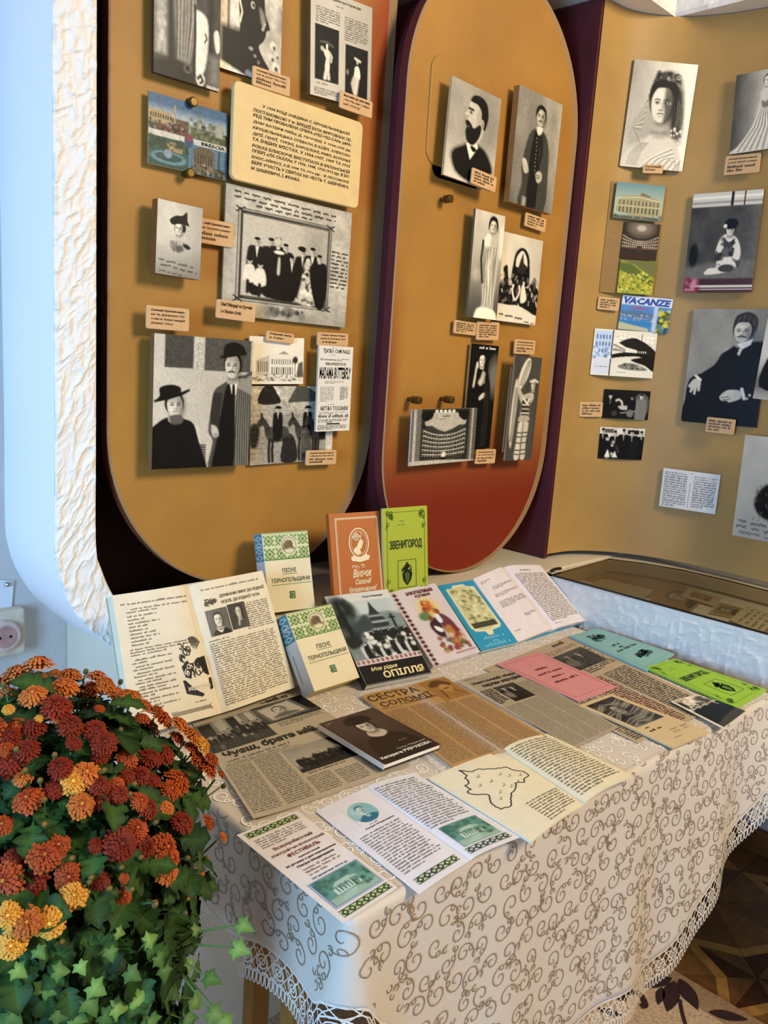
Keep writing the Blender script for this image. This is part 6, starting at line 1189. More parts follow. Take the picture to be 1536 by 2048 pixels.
def sp_pisni(root, ps):
    def fs(c):
        c.mix(np.ones_like(c.X), '#d2d6d4'); c.r(0, 1, 0, .355, '#4e8890', .003)
        for j in range(4):
            y = .03+j*.08; c.p([(.5, y), (.95, y+.035), (.5, y+.07), (.05, y+.035)], '#b8d4d4', .006, False); c.p([(.5, y+.018), (.75, y+.035), (.5, y+.052), (.25, y+.035)], '#3f7078', .006, False)
        c.r(0, 1, .172, .184, '#d2dcd8', .003)
    print_grid(ps, fs, root, 'spine_print', off=.0002)
    k = Ink(ps, .0005); k.lines(.3, .5, .5, .86, 16, 2, '#5a6a70', 3, hgt=.7); k.build(root)
book('songbook', 'thick cream songbook with a green embroidered band, leaning on the table', [(571, 1224), (663, 1210), (719, 1355), (629, 1383)], 37, .036, ZT+.002, '#e2d6b2', '#d8c48a', '#cfd2d0', f_pisni, k_pisni, 0, sp_pisni)
book('songbook', 'thick cream songbook with a green embroidered band, standing on the ledge behind', [(519, 1068), (608, 1060), (637, 1214), (545, 1226)], 18, .036, .851, '#e2d6b2', '#d8c48a', '#cfd2d0', f_pisni, k_pisni, 0, sp_pisni)
def k_orange(k):
    C = '#ecd9b0'; k.frame(.10, .95, .05, .99, .012, C); k.frame(.125, .925, .066, .974, .006, C)
    for i in range(28): y = .07+i*.0325; k.rect(.103, .122, y, y+.012, C); k.rect(.93, .947, y, y+.012, C)
    for i in range(18): x = .12+i*.045; k.rect(x, x+.02, .052, .064, C)
    e = [(.54+.19*math.cos(a), .325+.155*math.sin(a)) for a in np.linspace(0, 2*math.pi, 33)]; k.line(e, .02, C); e2 = [(.54+.155*math.cos(a), .325+.125*math.sin(a)) for a in np.linspace(0, 2*math.pi, 33)]; k.line(e2, .008, C)
    k.quad([(.42, .42), (.44, .38), (.5, .36), (.52, .33), (.56, .29), (.6, .29), (.63, .32), (.61, .34), (.6, .37), (.55, .4), (.58, .43), (.5, .46)], C); k.o += .0002; vine(k, .52, .26, .09, C, 4, 9, .7); k.quad([(.36, .475), (.42, .455), (.54, .48), (.66, .45), (.74, .47), (.72, .51), (.54, .53), (.38, .51)], C); k.o -= .0002
    k.text('Віночок', .38, .76, .6, .69, C, .03, .35); k.text('Соломії', .42, .74, .705, .765, C, .03, .35); k.text('Крушельницької', .28, .84, .785, .855, C, .03, .35); vine(k, .55, .9, .12, C, 6, 5, .4); vine(k, .5, .575, .1, C, 8, 3, .4)
book('orange_book', 'orange book with a cream oval portrait medallion and script title', [(658, 1027), (758, 1023), (773, 1206), (671, 1220)], 14, .012, .851, '#b5652a', '#e0d0a8', '#a85a26', None, k_orange, .002)
book('lime_book', 'lime green book titled ЗВЕНИГОРОД standing upright on the ledge', [(758, 1016), (843, 1014), (869, 1192), (780, 1206)], 8, .008, .851, '#a7b235', '#e0d8a8', '#c8cc7a', None, k_zven)
def f_black(c):
    c.mix(np.ones_like(c.X), '#b8c2c0'); c.noise(.18, .2, 4); c.r(0, 1, 0, .1, '#d4d2c8', .02); c.p([(0, .3), (.4, .26), (1, .3), (1, .78), (0, .78)], '#7d8a8a', .03); c.noise(.2, .06, 5, (0, 1, .25, .78))
    c.spk(40, (0, .26, .08, .45), .05, ['#1c2222', '#2e3836', '#4a5654'], 3, 1.5); c.l([(.12, .1), (.14, .5)], .02, '#1a1f1f'); c.p([(.5, .3), (.56, .2), (.6, .12), (.64, .2), (.7, .3), (.74, .34), (.74, .42), (.5, .42), (.48, .36)], '#2e3636', .012); c.l([(.5, .29), (.72, .29)], .012, '#8a9694'); c.l([(.48, .36), (.74, .36)], .012, '#98a4a2'); c.p([(.2, .4), (.45, .26), (.5, .42), (.3, .46)], '#3a4444', .03); c.l([(.84, .3), (.84, .44)], .014, '#1a1f1f'); c.l([(.8, .33), (.88, .33)], .01, '#1a1f1f')
    for i in range(15): c.man(.42+.04*i, .44+.015*math.sin(i*2), .14, '#1d2020', '#d8d8d0', 1.3)
    for i in range(18): c.man(.22+.045*i, .54+.03*math.sin(i*1.3), .2, '#181a1a' if i % 3 else '#c8ccc8', '#d8d8d0', 1.3)
    c.spk(50, (.3, .98, .45, .76), .018, ['#141616', '#e8e8e0', '#2a2e2e'], 7); c.p([(0, .5), (.2, .48), (.24, .58), (.05, .62)], '#222827', .03)
    c.r(0, 1, .745, .8, '#d8c4c0', .003)
    for i in range(14): c.e(.035+i*.072, .772, .022, .018, '#5a1f28', .3); c.e(.035+i*.072, .772, .008, .006, '#e0c8c4', .4)
    c.r(0, 1, .80, 1, '#171314', .003)
def k_black(k): k.text('Петро Медведик', .55, .88, .045, .075, '#2a2a2a', .02); k.text('Моє рідне', .16, .56, .832, .885, '#eedc9a', .02, .3); k.text('ОПІЛЛЯ', .3, .92, .892, .965, '#eedc9a', .03)
book('black_book', 'black-bottomed book with a village crowd photo titled ОПІЛЛЯ', [(649, 1191), (772, 1181), (870, 1344), (734, 1371)], 54, .016, ZT+.002, '#171314', '#e4e0d8', '#171314', f_black, k_black)
def f_neop(c):
    c.mix(np.ones_like(c.X), '#cfc4c4'); c.noise(.05, .2, 3); c.r(.0, .13, 0, 1, '#c8bcc0', .01)
    for i in range(17): y = .03+i*.058; c.p([(.075, y), (.125, y+.028), (.075, y+.056), (.025, y+.028)], '#5a2230', .012, False); c.e(.075, y+.028, .02, .012, '#2a1a20', .4)
    c.e(.56, .3, .2, .14, '#d8c070', .9).e(.56, .3, .12, .1, '#d8a850', .8); c.spk(26, (.46, .66, .22, .4), .022, ['#a03c28', '#c86a3a', '#7a2c20', '#e0b060'], 4)
    c.e(.4, .4, .12, .06, '#5a7a4a', .5); c.p([(.4, .5), (.52, .44), (.62, .46), (.6, .6), (.56, .72), (.44, .68), (.38, .58)], '#3a2228', .02); c.p([(.46, .54), (.58, .6), (.54, .64), (.46, .6)], '#e8e4e0', .012); c.e(.48, .44, .05, .035, '#7a4a34', .3)
    c.p([(.6, .46), (.72, .4), (.84, .5), (.88, .66), (.8, .8), (.66, .8), (.62, .62)], '#6a3440', .02); c.p([(.58, .42), (.66, .4), (.68, .5), (.6, .52)], '#d8dce4', .012); c.e(.68, .37, .05, .035, '#8a4a34', .3); c.p([(.62, .62), (.76, .58), (.78, .84), (.66, .86)], '#b07838', .02); c.p([(.8, .62), (.9, .66), (.9, .8), (.82, .78)], '#7a2c34', .02); c.spk(50, (.36, .9, .7, .9), .022, ['#5a6a3a', '#8a3a34', '#b8885a', '#3a2c28', '#d0b8a8'], 6)
    for i in range(13): c.p([(.56+i*.033, .915), (.575+i*.033, .93), (.56+i*.033, .945), (.545+i*.033, .93)], '#8a4a54', .006, False)
def k_neop(k): k.text('неопалима', .3, .86, .045, .095, '#5c1f28', .04); k.text('купина', .44, .76, .105, .155, '#5c1f28', .04)
book('spiral_book', 'spiral-bound pale lilac book with embroidered folk figures on its cover', [(775, 1181), (868.6, 1171), (967, 1302), (868.6, 1332)], 51, .012, ZT+.002, '#cfc4c4', '#dedce4', '#b0acb8', f_neop, k_neop)
def f_blue(c):
    c.mix(np.ones_like(c.X), '#2f8fb4'); c.noise(.06, .2, 3); G = '#c6c290'; c.p([(.14, .08), (.3, .08), (.36, .04), (.64, .04), (.7, .08), (.88, .1), (.9, .7), (.84, .74), (.6, .76), (.56, .82), (.44, .82), (.4, .76), (.18, .74), (.12, .68)], '#dcd8ac', .008, False); c.p([(.17, .1), (.4, .07), (.64, .07), (.84, .12), (.86, .68), (.58, .74), (.42, .74), (.2, .7), (.16, .66)], G, .01, False); rg = random.Random(3)
    for i in range(70): x, y = rg.uniform(.2, .82), rg.uniform(.12, .62); c.e(x, y, .05, .02, rg.choice(('#e0dcae', '#8a8a5c', '#a8a878', '#70734a')), .7, rg.uniform(-80, 80), .8)
    for i in range(14): x = .2+.045*i; c.l([(x, .63), (x+.03, .69)], .01, '#3a3c30'); c.l([(x+.03, .63), (x, .69)], .008, '#3a3c30')
def k_blue(k):
    for n_, a, b, y in ((9, .24, .8, .83), (3, .42, .58, .885), (11, .16, .86, .93)): k.lines(a, b, y, y+.05, 1, n_, '#6fb4cc', n_, 0, 1, .6)
book('blue_book', 'blue book with a cream carved relief ornament on its cover', [(875, 1173), (947, 1158), (1035, 1284), (962, 1302)], 55, .010, ZT+.002, '#2f8fb4', '#e0dcd4', '#2a7c9c', f_blue, k_blue)
def f_kater(c):
    c.mix(np.ones_like(c.X), '#3a2820'); c.noise(.2, .2, 3); c.e(.6, .2, .5, .3, '#54403a', 1.2, 0, .7); c.p([(.1, .82), (.2, .6), (.4, .5), (.62, .5), (.84, .62), (.92, .86), (.9, 1.0), (.08, 1.0)], '#2a1a14', .02); c.p([(.36, .5), (.42, .4), (.6, .4), (.66, .5), (.52, .56)], '#c8b4a0', .015)
    c.face(.5, .3, .13, .12, .72, .12, .1); c.p([(.3, .22), (.32, .1), (.5, .04), (.7, .1), (.72, .22), (.6, .2), (.4, .2)], '#1a100c', .012); c.e(.51, .15, .22, .09, '#1a100c', .1); c.mix(np.zeros_like(c.X), .1)
    for i in range(3): c.e(.62+.05*i, .72, .01, .006, '#c8b8a8', .4)
def k_kater(k): k.text('Петро Медведик', .42, .93, .83, .865, '#b8a898', .015); k.text('Катерина РУБЧАКОВА', .06, .94, .885, .945, '#f0ece4', .03); k.lines(.05, .2, .04, .09, 2, 12, '#a89888')
book('portrait_book', 'dark brown paperback with a woman in a round hat lying flat on newspapers', [(640, 1447), (745, 1416), (879.5, 1486.5), (766, 1531)], 0, .009, 0, '#33231c', '#eee6d4', '#e8e0d0', f_kater, k_kater, flatz=ZT+.0086)
# ---- two open books
def open_book(name, label, pts, lean, T, z0, hx, inkL, inkR, cover, amp=.009, picR=(), picL=()):
    TL, ST, TR, BR, SB, BL = pts; t = math.radians(lean); z = z0+T*math.sin(t); a, b = onz(*SB, z), onz(*BR, z); a2 = onz(*BL, z)
    U = unit(b-a2); U[2] = 0; U = unit(U); bk = np.array([-U[1], U[0], 0]); V = np.array([0, 0, math.cos(t)])+math.sin(t)*bk; N = np.cross(U, V)
    P = [onpl(*q, a, N) for q in pts]; root = empty(name, a-N*T, label, 'book')
    L = Patch(P[0], P[1], P[4], P[5], bend=lambda u, v: amp*np.sin(np.pi*(1-u)**.45)-.004*u**8, N=N); R = Patch(P[1], P[2], P[3], P[4], bend=lambda u, v: amp*np.sin(np.pi*u**.45)-.004*(1-u)**8, N=N)
    PG = []
    for nm, q in (('left_pages', L), ('right_pages', R)): Vv, F = q.slab(T-.002); PG.append(mk(nm, Vv, F, paper(hx), root, smooth=False))
    cv = Patch(P[0]-U*.002+V*.001, P[2]+U*.002+V*.001, P[3]+U*.002-V*.0, P[5]-U*.002-V*.0, N=N); Vv, F = cv.slab(.0015); mk('cover', Vv-N*(T-.0018), F, mat(cover, .5), root)
    for q, ik, pc, pg in ((L, inkL, picL, PG[0]), (R, inkR, picR, PG[1])):
        for bx, fn in pc: print_grid(q.sub(*bx), fn, pg, off=.0003)
        k = Ink(q, .0006); ik(k); k.build(pg)
    return root
def k_ol(k):
    I = '#4e463a'; k.lines(.16, .92, .075, .09, 1, 50, '#8a8274', 2, 0, 1, .7); k.text('56', .08, .13, .07, .085, I, .02)
    k.lines(.13, .93, .11, .15, 2, 40, I, 3, .05, .5, indent=3)
    for i in range(9):
        wd_ = .17+.22*random.Random(i).random(); k.lines(.13, .13+wd_, .16+i*.026, .182+i*.026, 1, max(6, int(wd_*52)), I, i+4, 0, 1)
    k.lines(.1, .93, .40, .46, 3, 44, I, 15)
    for i in range(8): k.lines(.1, .58, .475+i*.048, .518+i*.048, 2, 28, I, i+16, .04, .4+.07*(i % 5), indent=2)
    k.rect(.42, .90, .905, .908, I); k.rect(.42, .9, .945, .948, I); [k.quad([(.43+.023*j, .912), (.453+.023*j, .941), (.443+.023*j, .941), (.42+.023*j, .912)], I) for j in range(20)]
    B = '#1e1a16'; k.quad([(.62, .70), (.98, .72), (.97, .80), (.80, .845), (.63, .80)], B); k.o += .0002; k.text('МЕДВЕДИКА', .66, .94, .755, .79, '#eadfc4', .03); k.quad([(.64, .6), (.72, .56), (.76, .62), (.72, .7), (.66, .68)], B); k.quad([(.84, .56), (.96, .55), (.96, .7), (.9, .68)], B)
    for i in range(8): a = -1.9+i*.17; k.quad([(.84+.03*math.cos(a), .52+.03*math.sin(a)), (.84+.13*math.cos(a-.05), .52+.13*math.sin(a-.05)), (.84+.13*math.cos(a+.05), .52+.13*math.sin(a+.05))], B)
    vine(k, .72, .5, .07, B, 3, 9); vine(k, .8, .63, .08, B, 5, 9); vine(k, .72, .64, .05, '#eadfc4', 7, 5); k.text('ПЕТРА', .78, .93, .585, .615, B, .03); k.lines(.7, .97, .865, .88, 1, 22, I); k.o -= .0002
def k_or(k):
    I = '#4e463a'; k.lines(.12, .9, .055, .07, 1, 50, '#8a8274', 2, 0, 1, .7); vine(k, .2, .165, .07, I, 3, 12, .5); k.text('ДУМКАМИ ЛИНУ ДО РІДНОЇ', .32, .95, .115, .15, I, .025); k.text('ОСЕЛІ, ДО РІДНОЇ ХАТИ', .32, .86, .165, .2, I, .025); k.lines(.58, .96, .225, .445, 13, 24, I, 4, .03, 1); k.lines(.06, .55, .45, .47, 1, 26, I, 5); k.lines(.06, .96, .475, .96, 28, 48, I, 6, .04, .6)
def f_wom(c): c.mix(np.ones_like(c.X), .4); c.noise(.15, .2, 3); c.p([(.1, 1), (.25, .78), (.5, .72), (.75, .78), (.95, 1)], .12, .03); c.face(.47, .42, .2, .24, .8, .12, .1); c.p([(.3, .74), (.5, .84), (.68, .72), (.6, .82), (.5, .92), (.38, .84)], .85, .02)
def f_man(c): c.mix(np.ones_like(c.X), .3); c.noise(.15, .2, 4); c.p([(.2, 1), (.35, .68), (.6, .62), (.9, .75), (1, 1)], .34, .04); c.face(.55, .35, .17, .22, .75, .25, -.4); c.l([(.5, .62), (.42, .85)], .03, .7)
open_book('open_book', 'large open book with a woman and man portrait, beside the chrysanthemum', [(224, 1191), (376, 1171), (525, 1141), (590, 1375), (445, 1426), (268, 1474)], 27, .02, ZT+.002, '#e6d8b8', k_ol, k_or, '#c8bca0', .006, [((.1, .37, .225, .43), f_wom), ((.38, .62, .215, .42), f_man)])
def k_l2(k):
    I = '#6a6672'; k.lines(.1, .4, .08, .12, 2, 18, I, 3); k.lines(.3, .9, .2, .25, 3, 30, I, 4); k.lines(.22, .92, .31, .36, 3, 34, I, 5); k.lines(.2, .95, .42, .52, 5, 34, I, 6); k.lines(.55, .9, .68, .73, 3, 18, I, 7); k.lines(.1, .4, .85, .87, 1, 14, I, 8)
def k_r2(k): I = '#6e6862'; k.lines(.3, .85, .08, .1, 1, 26, '#3e3a36', 2, hgt=.7); k.lines(.08, .94, .13, .9, 30, 44, I, 3, .03); k.lines(.1, .5, .93, .95, 1, 26, I, 4)
open_book('open_book', 'open book with plain pages of verse, next to the stucco show case', [(946, 1158), (1007, 1134), (1080, 1130), (1174, 1241), (1108, 1258), (1035, 1284)], 53, .012, ZT+.002, '#dfd6d6', k_l2, k_r2, '#3a8fb0', .006)
# ---- papers inside the show case
def inside(label, c, hx, fn=None, ink=None, dz=0.0, box_=(0.1, .9, .1, .9)):
    R = [onz(*q, .812+dz) for q in c]; p = Patch(*R, N=(0, 0, 1)); ctr = sum(R)/4; root = empty('archive_paper', (ctr[0], ctr[1], .810+dz), label, 'paper', 'old papers under the glass'); V, F = p.slab(.0012); sh = mk('sheet', V, F, paper(hx), root)
    if fn: print_grid(p.sub(*box_), fn, sh, off=.0003)
    if ink: k = Ink(p, .0005); ink(k); k.build(sh)
def f_sep(c): c.mix(np.ones_like(c.X), '#a07a4a'); c.noise(.25, .2, 4); c.face(.5, .4, .2, .24, .7, .25); c.p([(.15, 1), (.3, .75), (.7, .75), (.9, 1)], '#4a3018', .04)
def f_sep2(c): c.mix(np.ones_like(c.X), '#8a5c30'); c.noise(.3, .2, 5); c.e(.5, .5, .3, .35, '#c89a60', .5); c.spk(20, (.2, .8, .2, .9), .05, ['#5a3818', '#b8884c'], 3)
inside('brown photo album leaf under the glass lid', [(1165, 1157), (1235, 1137), (1360, 1166), (1300, 1196)], '#a58a62', f_sep2, None, 0, (.1, .45, .15, .5))
inside('cream paper laid over the brown album leaf under the glass', [(1176, 1171), (1205, 1157), (1308, 1180), (1285, 1198)], '#d6c49c', None, None, .0015)
inside('old portrait photograph lying in the middle of the show case', [(1296, 1202), (1350, 1166), (1420, 1188), (1378, 1226)], '#b8935c', f_sep, None, .001, (.05, .95, .05, .95))
inside('small oval vignette card tilted in the show case', [(1360, 1192), (1378, 1176), (1443, 1194), (1428, 1212)], '#d2bc92', f_sep2, None, .0035, (.25, .75, .2, .8))
inside('small brown portrait print near the handwritten letter under glass', [(1416, 1226), (1440, 1204), (1494, 1218), (1478, 1238)], '#c4a878', f_sep, None, .001, (.1, .9, .1, .8))
inside('handwritten letter under the glass lid', [(1458, 1240), (1495, 1212), (1600, 1245), (1570, 1285)], '#d8cca8', None, lambda k: [k.hand(.1, .9, .15+.12*i, .03, 16, .008, '#6a5434', i+3) for i in range(6)], .002)
# ================================================================== POTTED CHRYSANTHEMUM WITH IVY
BC = np.array([.338, .815, .80]); BR_ = np.array([.168, .168, .208]); RG = random.Random(12)
M_PETAL = attrmat('chrysanthemum_petal', .6, .2, .18, .0); M_LEAF = attrmat('chrysanthemum_leaf', .6, .18, .3); M_IVY = attrmat('ivy_leaf', .5, .25, .22)
def on_bush(x, y, f=1.0):
    d = unit(ray(x, y)); r = BR_*f; o = (CAM-BC)/r; e = d/r; a, b, c = e @ e, 2*o @ e, o @ o-1; q = b*b-4*a*c
    t = (-b-math.sqrt(q))/(2*a) if q > 0 else -b/(2*a); P = CAM+d*t; return P, unit((P-BC)/BR_**2), t
def flower_mesh(name, base, mid, tip, ctr, seed):
    rg = random.Random(seed); m = Mesh(); cb, cm, ct = gcol(base), gcol(mid), gcol(tip); V, F, C = [], [], []
    for k, (n, ro, zo, w) in enumerate(((20, 1.0, -.10, .25), (20, .94, .06, .24), (17, .80, .20, .23), (14, .62, .32, .22), (11, .44, .40, .19), (7, .26, .43, .14))):
        for i in range(n):
            a = 2*math.pi*(i+.5*(k % 2)+rg.uniform(-.18, .18))/n; L = ro*rg.uniform(.88, 1.08); z1 = zo+rg.uniform(-.05, .05); c, s = math.cos(a), math.sin(a)
            ww = w*rg.uniform(.85, 1.15)
            prof = ((.12*ro, zo-.12, ww*.3), (.62*L, (z1+.06), ww*.95), (.93*L, z1+.02, ww*.85), (L, z1-.05, ww*.3)); n0 = len(V)
            for j, (r, z, q) in enumerate(prof):
                up = .05*ww if j in (1, 2) else 0
                for sg in (-1, 1): V.append((r*c-sg*q/2*s, r*s+sg*q/2*c, z+up)); C.append(cb*(1-j/3)*.9+(cm if j < 2 else ct)*(j/3)*1.0+cm*.05 if j else cb)
            for j in range(3): F.append((n0+2*j, n0+2*j+2, n0+2*j+3, n0+2*j+1))
    n0 = len(V); cc = gcol(ctr)
    for i in range(8): a = math.pi*i/4; V.append((.16*math.cos(a), .16*math.sin(a), .40)); C.append(cc)
    V.append((0, 0, .47)); C.append(cc); F += [(n0+i, n0+(i+1) % 8, n0+8) for i in range(8)]
    # calyx
    n0 = len(V); g = gcol('#4a5a2c')
    for i in range(8): a = math.pi*i/4; V.append((.3*math.cos(a), .3*math.sin(a), -.12)); C.append(g)
    V.append((0, 0, -.32)); C.append(g); F += [(n0+(i+1) % 8, n0+i, n0+8) for i in range(8)]
    me = bpy.data.meshes.new(name); me.from_pydata(V, [], F); me.materials.append(M_PETAL); setcol(me, C); return me
FM = {'d': [flower_mesh('flower', '#520f06', '#781c0a', '#963214', '#8a3414', s) for s in (1, 2)], 'r': [flower_mesh('flower', '#7c2008', '#a43c14', '#c05a24', '#c07a28', s) for s in (3, 4)],
      'o': [flower_mesh('flower', '#9c3c08', '#c25c18', '#d88038', '#d89a38', s) for s in (5, 6)], 'y': [flower_mesh('flower', '#c46a08', '#e08c1c', '#eeb048', '#eec050', s) for s in (7, 8)]}
FL = [(210,80,75,'o'),(95,130,75,'o'),(15,180,50,'d'),(40,240,60,'o'),(180,250,65,'o'),(210,145,45,'o'),(350,205,70,'o'),(380,140,60,'o'),(300,125,30,'o'),(530,150,60,'o'),(500,225,65,'o'),(580,185,50,'o'),(640,245,60,'o'),(700,255,60,'o'),(790,305,50,'o'),(740,250,40,'o'),(310,315,75,'d'),(45,325,30,'y'),(90,410,45,'r'),(185,425,60,'d'),(215,375,25,'y'),(330,370,35,'y'),(385,415,65,'d'),(545,320,28,'r'),(520,440,60,'d'),(50,480,60,'d'),(150,545,60,'d'),(60,620,75,'d'),(30,545,40,'r'),(570,510,65,'d'),(550,580,45,'d'),(405,510,40,'d'),(330,645,60,'d'),(125,705,45,'o'),(695,595,55,'r'),(820,590,60,'d'),(895,570,60,'d'),(890,380,65,'r'),(860,330,40,'r'),(985,410,55,'o'),(970,485,50,'r'),(1050,470,60,'o'),(1050,540,50,'r'),(1110,520,50,'y'),(1080,600,60,'r'),(1140,650,60,'r'),(1160,600,45,'r'),(780,375,40,'r'),(400,720,65,'y'),(470,680,70,'o'),(150,820,70,'r'),(300,760,50,'d'),(445,850,65,'o'),(540,740,55,'d'),(570,810,65,'d'),(640,740,40,'r'),(660,790,45,'d'),(700,690,40,'d'),(770,690,55,'d'),(840,710,40,'d'),(970,720,75,'r'),(930,770,55,'r'),(765,830,50,'r'),(810,865,55,'d'),(915,870,40,'o'),(1000,945,60,'d'),(1140,945,45,'r'),(10,960,50,'r'),(750,980,55,'r'),(660,1060,80,'d'),(790,1075,60,'d'),(900,1080,70,'r'),(935,1140,50,'r'),(910,1210,65,'o'),(240,1130,75,'r'),(320,1070,55,'r'),(530,1070,40,'d'),(80,1160,60,'d'),(30,1265,85,'r'),(170,1255,75,'d'),(375,1240,65,'r'),(405,1345,65,'y'),(545,1270,50,'d'),(680,1345,40,'r'),(1095,1215,30,'o'),(1040,1350,45,'o'),(45,1455,60,'y'),(145,1490,70,'o'),(275,1495,70,'y'),(65,1610,65,'y'),(1225,1025,25,'o'),(1212,680,25,'r'),(680,1250,25,'r'),(850,1390,18,'o')]
plant = empty('chrysanthemum_plant', (BC[0], BC[1], .60), 'bushy potted chrysanthemum covered in rust red and orange flowers', 'plant')
PR = rootloc(plant)
def place(name, me, parent, P, Zd, X0, scale):
    Z = unit(Zd); X = np.asarray(X0, float); X = unit(X-Z*(X @ Z)); Y = np.cross(Z, X); s = scale if hasattr(scale, '__len__') else (scale,)*3
    M = Matrix(((X[0]*s[0], Y[0]*s[1], Z[0]*s[2], P[0]), (X[1]*s[0], Y[1]*s[1], Z[1]*s[2], P[1]), (X[2]*s[0], Y[2]*s[1], Z[2]*s[2], P[2]), (0, 0, 0, 1)))
    o = bpy.data.objects.new(name, me); COL.objects.link(o); o.parent = parent; o.matrix_basis = Matrix.Translation(-Vector(rootloc(parent))) @ M; return o
rv = lambda a=1.0: np.array([RG.uniform(-a, a) for _ in range(3)])
stems = Mesh(); GS = gcol('#6f8450')
def stem(P, N, r=.0016):
    a = BC+np.array([RG.uniform(-.05, .05), RG.uniform(-.05, .05), -.17]); b = P-N*.05-np.array([0, 0, .02]); tube(stems, [b*.6+a*.4, b, P-N*.004], [r*1.2, r, r*.8], 4, GS, False)
for i, (x, y, r, c) in enumerate(FL):
    px, py = x*.3652, 1300+y*.3652; P, N, t = on_bush(px, py, 1.0+.05*RG.uniform(-1, .6)+(.11 if y > 1380 and x < 400 else 0)); n = unit(N*.8+np.array([0, 0, .35])+unit(CAM-P)*.25+rv(.22))
    place('flower', FM[c][i % 2], plant, P, n, rv(), r*.3652*t/FPX*1.08); stem(P-n*.006, n)
for k in range(34):      # flowers round the far side and the cut-off left side
    a = RG.uniform(0, 2*math.pi); el = RG.uniform(.05, 1.3); N = np.array([math.cos(el)*math.cos(a), math.cos(el)*math.sin(a), math.sin(el)]); P = BC+BR_*N; q = topx(P)
    if N @ (CAM-P) > .0 and q[0] > -15: continue
    place('flower', FM[RG.choice('drro')][k % 2], plant, P, unit(N+[0, 0, .3]+rv(.2)), rv(), RG.uniform(.014, .021)); stem(P, N)
# buds
mb_ = bpy.data.meshes.new('bud'); bm = bmesh.new(); bmesh.ops.create_uvsphere(bm, u_segments=8, v_segments=6, radius=1); bm.to_mesh(mb_); bm.free(); mb_.materials.append(M_PETAL)
setcol(mb_, [gcol('#8a5a1c') if v.co.z > .55 else gcol('#4a5526') for v in mb_.vertices])
for x, y in ((470,118),(660,175),(140,660),(220,715),(245,820),(735,735),(710,790),(850,945),(245,955),(395,1140),(500,1245),(600,1305),(1025,1140),(770,1135),(340,1595),(1225,745),(490,1270),(850,1390),(660,440),(570,660),(90,545),(20,190),(300,575),(665,1190),(720,1310),(1130,1140),(1010,1440)):
    P, N, t = on_bush(x*.3652, 1300+y*.3652, 1.04); place('bud', mb_, plant, P, N+[0, 0, .4], rv(), (.0030, .0030, .0036)); stem(P, N, .0011)
# leaves
def leaf_mesh(name, out, cols, fold, mat_, seed):
    """out: half outline (x along the leaf, y half width); veined and folded along the midrib"""
    rg = random.Random(seed); V, F, C = [], [], []; n = len(out)
    for i, (x, y) in enumerate(out):
        sag = -.25*x*x
        V += [(x, 0, sag), (x, y, sag+fold*y+rg.uniform(-.03, .03)), (x, -y, sag+fold*y+rg.uniform(-.03, .03))]; C += [gcol(cols[0])*1.25, gcol(cols[1]), gcol(cols[1])]
    for i in range(n-1): a = 3*i; F += [(a, a+3, a+4, a+1), (a, a+2, a+5, a+3)]
    me = bpy.data.meshes.new(name); me.from_pydata(V, [], F); me.materials.append(mat_); setcol(me, C); return me
MUM = [(0, .02), (.12, .05), (.22, .24), (.30, .30), (.36, .20), (.46, .34), (.56, .42), (.62, .26), (.72, .30), (.80, .27), (.86, .17), (1.0, .01)]
LM = [leaf_mesh('leaf', MUM, c, .25, M_LEAF, i) for i, c in enumerate((('#35521f', '#1f3a12'), ('#3f5c26', '#284416'), ('#2c4a22', '#183212')))]
nl = 0; jl = Mesh()
def leaf_at(P, N, L, joined, me=None):
    global nl
    n = unit(N*.6+np.array([0, 0, .5])+rv(.45)); x = unit(np.cross(n, rv())+N*.35)
    if not joined: place('leaf', me or RG.choice(LM), plant, P, n, x, L)
    else:
        m = RG.choice(LM); x = unit(x-n*(x @ n)); y = np.cross(n, x); cols = m.color_attributes['Col'].data; nn = len(jl.V)
        for i, v in enumerate(m.vertices): jl.V.append(P+L*(v.co.x*x+v.co.y*y+v.co.z*n)); jl.C.append(np.array(cols[i].color[:3])*.9)
        jl.F += [tuple(q+nn for q in p.vertices) for p in m.polygons]
for k in range(900):
    a = RG.uniform(0, 2*math.pi); el = math.asin(RG.uniform(-.75, 1)); N = np.array([math.cos(el)*math.cos(a), math.cos(el)*math.sin(a), math.sin(el)]); P = BC+BR_*N*RG.uniform(.82, .97); q = topx(P); vis = N @ unit(CAM-P) > -.1 and -20 < q[0] < 520 and q[1] < 2080
    if vis and nl < 170: leaf_at(P, N, RG.uniform(.028, .046)*(1.25 if q[1] > 1820 else 1), False); nl += 1
    else: leaf_at(P, N, RG.uniform(.03, .05), True)
for k in range(1100):
    N = unit(rv()); P = BC+BR_*N*RG.uniform(.45, .85); leaf_at(P, N, RG.uniform(.035, .055), True)
for k in range(118):      # lower leaves
    x, y = RG.uniform(-20, 400), RG.uniform(1850, 2070); P, N, t = on_bush(x, y, RG.uniform(.94, 1.03)); P = P-np.array([0, 0, .01]); place('leaf', RG.choice(LM), plant, P, unit(N*.7+np.array([0, 0, .35])+rv(.4)), np.cross(N, rv())+np.array([0, 0, -.4]), RG.uniform(.028, .046))
o = mk('inner_foliage', jl.V, jl.F, M_LEAF, plant, cols=jl.C); o['kind'] = 'stuff'
o = stems.build('stems', M_LEAF, plant); o['kind'] = 'stuff'
